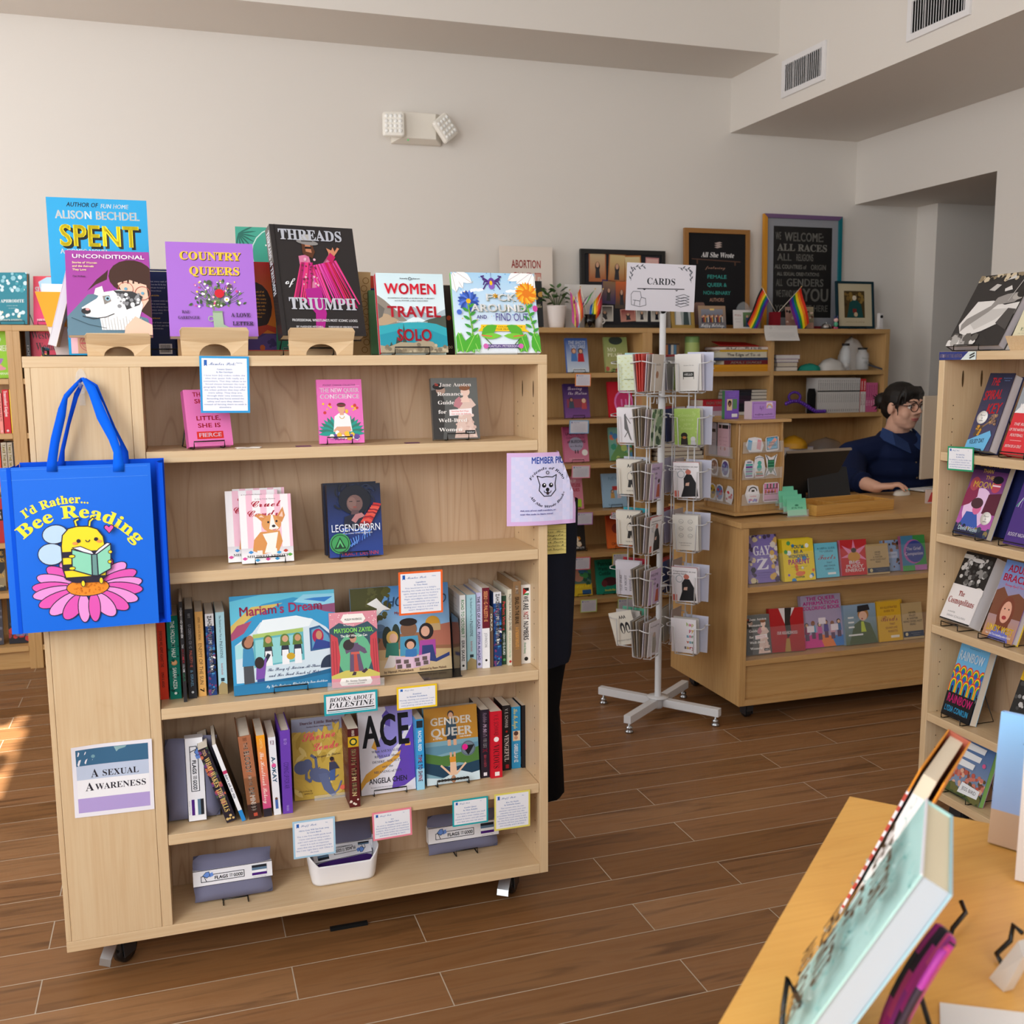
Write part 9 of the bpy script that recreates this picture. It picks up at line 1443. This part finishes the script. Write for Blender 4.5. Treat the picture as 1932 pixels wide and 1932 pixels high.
T_,p,W_=FX('memoir with smiling long-haired woman before red cliffs',1851,1910,1195,1062,Q3,.024,c_brace,'8a70c0',hard=1,pg='d0ccd4',bcol='d8b83a'); RE('black wire easel under the red-cliffs memoir',p,.1,.03,Q3)
def c_rain(k):
    k.r(0,0,1,1,'6ab0dc'); k.r(0,0,1,.36,'16161a'); k.para(1,.2,.8,.93,.03,.014,'23303c',3)
    for y,n,x0 in ((.66,5,.1),(.57,5,.0),(.48,5,.12)):
        for i in range(n):
            for r_,c_ in ((.12,'d82c34'),(.098,'f0c82c'),(.075,'2f9a4c'),(.05,'2a5ac0')):k.e(x0+.22*i,y-.06,r_,c_,.1*r_/.12); k.r(x0+.22*i-r_,y-.16,x0+.22*i+r_,y-.06,c_)
            k.r(x0+.22*i-.026,y-.16,x0+.22*i+.026,y-.08,'6ab0dc' if y > .5 else '16161a')
    k.r(0,0,1,.32,'16161a'); k.t('RAINBOW',.5,.76,.84,.12,'dcecf4','B'); k.t('RAINBOW',.5,.19,.86,.11,'d8207c','B'); k.t('LYDIA CONKLIN',.48,.07,.82,.075,'3ab4e8','B')
T_,p,W_=FX('paperback with rainbow arches and hot-pink title on the fourth shelf',1777,1831,1336,1217,Q4,.026,c_rain,'6ab0dc',16); signed(T_,W_,0,W_*.32,.075); RE('black wire easel under the rainbow-arch paperback',p,.08,.03,Q4,16)
FX('yellow-topped book with a black-and-white photo on the fourth shelf',1888,1945,1355,1238,Q4,.02,pic('2a2a2a',('r',0,.68,1,1,'e0b41c'),('t','They',.25,.86,.3,.07,'6a4a14','r'),('t','Are Here',.35,.75,.5,.07,'6a4a14','r'),('d',50,0,0,1,.66,.06,['8a8a8a','c8c8c8','4a4a4a']),('r',0,0,1,.06,'e0b41c')),'2a2a2a')
def c_messy(k):k.g(0,0,1,1,'8a9ab0','1f5a9c'); k.dots(80,0,.08,1,.38,.04,['c87a6a','8a4a3c','d8a890','5a4a34','b85a4c'],seed=3); k.r(0,0,1,.1,'4a5a34'); k.dots(20,0,0,1,.12,.08,['4a5a34','2f4424','6a6a3c']); k.r(0,.92,.4,.98,'7aa8d8'); k.para(1,.3,.9,.9,.03,.02,'6a94c8',2); [k.p([(x,y),(x+.5,y+.01),(x+.52,y+.09),(x+.02,y+.1)],'e4e8ec') or k.t(q,x+.26,y+.03,.4,.05,'2a5a7a','s') for x,y,q in ((.3,.68,'BLESS'),(.25,.55,'THE'),(.15,.42,'MESSY'))]; k.e(.86,.55,.04,'d05a8a'); k.p([(.45,.06),(.92,.08),(.94,.2),(.5,.22)],'e4e8ec'); k.t('JESS BIRD',.7,.12,.34,.05,'2a2a3a','s')
T_,p,W_=FX('blue scrapbook-style book with a crowd and torn-paper title',1771,1848,1494,1376,Q5,.018,c_messy,'2a5a9c',18,bcol='b07ac0',pg='8ac06a'); RE('black wire easel under the torn-paper-title book',p,.1,.02,Q5,18)
# ================================================================ near table top
def TB(u,v,rz,tilt,W_,H,T,lift):p=onZ(u,v,ZT+lift); return p,Mx(p,R(rz),R(tilt)) @ Matrix.Translation((-W_/2,0,0))
def c_jack(k):k.r(0,0,1,1,'e4dce0'); k.dots(26,0,0,1,1,.05,['b8483c','c86a3c','e4dce0','9c3a34'],ry=.02,seed=5)
p,m_=TB(1585,1720.6,-142.3,22.7,.153,.225,.016,.004); b=M()
T_=thing('book','hardcover with orange inner boards leaning on the near table','book',matrix=m_); h,H,T=.0765,.225,.03
jt=H*.86; b.box(-h,-.001,jt,h+.003,.001,H+.003,'e0902c',{2:'a8604c'}); b.box(-h,T-.002,0,h+.003,T,H+.003,'e0902c'); b.box(-h-.002,-.001,0,-h+.001,T,H+.003,'b0604c'); b.obj('cover',T_); b=M(); b.box(-h+.001,.005,.001,h-.001,T-.008,jt,'e8e6e6'); b.box(-h+.001,.005,jt,h-.001,T-.008,H-.003,'dccfb8'); b.obj('page_block',T_,'matte')
b=M(); b.box(-h,-.0015,0,h+.004,.0015,jt,'e4dce2'); c_jack(K(b,(-h,-.0016,0),(1,0,0),(0,0,1),2*h,jt))
for i in range(12):z=jt*(.05+.08*i); b.box(h+.002,-.0017,z,h+.0042,.0017,z+.004+.003*(i % 3),'b8483c')
b.obj('dust_jacket',T_)
def c_teal(k):
    k.r(0,0,1,1,'b4dcd8'); g_=random.Random(2)
    for i in range(60):x,y=g_.random(),g_.random(); k.el(x,y,g_.uniform(.03,.1),.008,g_.choice(['6ab8b4','d8f0ec','4a9a9c','8accc8']),None,g_.uniform(0,300),g_.uniform(300,500),8)
    for i,q in enumerate(('THE STORY','OF','HEARTS')):k.t(q,.5,.72-.2*i,(.86,.3,.7)[i],.15,'6a5034','H')
    k.t('AND BONES',.5,.14,.8,.12,'6a5034','H'); k.t('a novel',.5,.05,.3,.04,'6a5034','i')
W_,H,T=.176,.261,.031; p,m_=TB(1462,2026,-131.4,27.7,W_,H,T,.004)
T_=book('big pale teal hardcover with brown lettering leaning on the near table',W_,H,T,m_,c_teal,'b4dcd8',hard=1,pg='e0d2b4',bcol='a8ccd8')
b=M(); b.box(W_/2-.0034,.0025,.003,W_/2-.0028,T-.0025,H*.995,'b4bcc4'); b.box(-W_/2,-.0004,H,W_/2,.0022,H+.0012,'e4e2e8'); b.obj('fore_edge',T_,'matte')
def c_kid(k):k.g(0,.26,1,1,'9cb8e8','8ac0ec'); k.r(0,0,1,.26,'c8ac90'); k.para(5,.15,.75,.86,.035,.018,'3a4a7a',4); k.para(1,.2,.6,.66,.03,.016,'8a4a8a',3); [k.e(.55+.12*(i % 3),.5-.06*i,.12,['8a5a9c','7a4a6c','9a7ab0'][i % 3],.03) for i in range(5)]; k.e(.6,.1,.22,'2f5a34',.05)
a=onZ(1863,1592,ZT); n_=Vector((-a.x,-a.y,0)).normalized(); rzk=math.atan2(n_.x,-n_.y)+R(-18); Mk=Matrix.Rotation(rzk,3,'Z'); Hk=hsolve(a,R(7),rzk,1346); p=a+Mk @ Vector((.11,0,.001))
book('blue and tan picture book standing at the far right of the near table',.22,Hk,.012,Mx(p+Vector((0,0,.002)),rzk,R(7)),c_kid,'9cc0ec',hard=1)
book('pale book standing just in front of the blue and tan picture book',.16,.2,.012,Mx(p+Mk @ Vector((.035,-.075,.002)),rzk+R(10),R(5)),None,'dcd6d0')
# magenta and black soft-cover, curved, low in front
p=onZ(1650,2010,ZT); b=M(); b.smooth=True; n=10; V=[]; d_=Matrix.Rotation(R(-128),3,'Z')
for j in range(9):
    for i in range(n+1):s_=i/n; z=.155*j/8; w2=.075*(1-.35*(j/8)**3); V.append(tuple(d_ @ Vector((-w2/2+w2*s_,.012*math.cos(PI*(s_-.5))+.05*(j/8)**1.5,z*math.cos(.35)))))
b.idx(V,[(j*(n+1)+i,j*(n+1)+i+1,(j+1)*(n+1)+i+1,(j+1)*(n+1)+i) for j in range(8) for i in range(n)],'fff'); g_=random.Random(4)
for fi in range(len(b.c)):b.c[fi] =[lin(['d83a9c','2c2430','c8308c','e0508c','3a2a38','b03a9c'][(fi*7//3+fi//10) % 6])]*4
o=b.obj('paperback',None,'print'); o.location=p+Vector((0,0,.002)); q=o.modifiers.new('thick','SOLIDIFY'); q.thickness=.006; tag(o,'curved magenta and black soft cover at the bottom of the near table','booklet')
def wire(label,pts,r=.003):b=M(); b.tube(pts,r,'15120f',7); tag(b.obj('wire_easel',None,'gloss'),label,'book stand','wire easels on the near table')
Zt=ZT+.003
def zp(u,v,h=0):return onZ(u,v,Zt+h)
wire('black wire easel foot at the lower left of the near table',[zp(1470,1990),zp(1478,1900,.02),zp(1486,1846,.05),zp(1500,1872,.04),zp(1530,1935,.004)])
wire('black wire easel behind the teal hardcover, its foot bent',[zp(1724,1835,.03),zp(1752,1930,.004),zp(1768,1980)])
wire('zig-zag black wire foot right of the teal hardcover',[zp(1775,1750,.02),zp(1791,1772),zp(1797,1752,.01),zp(1822,1722,.012),zp(1813,1700,.02)])
wire('curved black wire foot at the right edge of the near table',[zp(1928,1760,.03),zp(1912,1745,.03),zp(1906,1775,.015),zp(1880,1800,.004),zp(1893,1822,.002)])
a,b_,c,d=(onZ(u,v,Zt-.002) for u,v in ((1773,1893),(1955,1915),(1960,1990),(1775,1985))); b=M(); b.slab([a,b_,c,d],.0012,'e8e4e0',(0,0,1)); tag(b.obj('paper_sheet',None,'matte'),'white paper sheet at the bottom edge of the near table','paper')
b=M(); P=[onZ(1884,1840,Zt),onZ(1912,1866,Zt),onZ(1950,1800,Zt+.07),onZ(1940,1770,Zt+.07)]; b.slab(P,.012,'dcd6ce'); tag(b.obj('booklet',None,'matte'),'white booklet corner at the right edge of the near table','booklet')
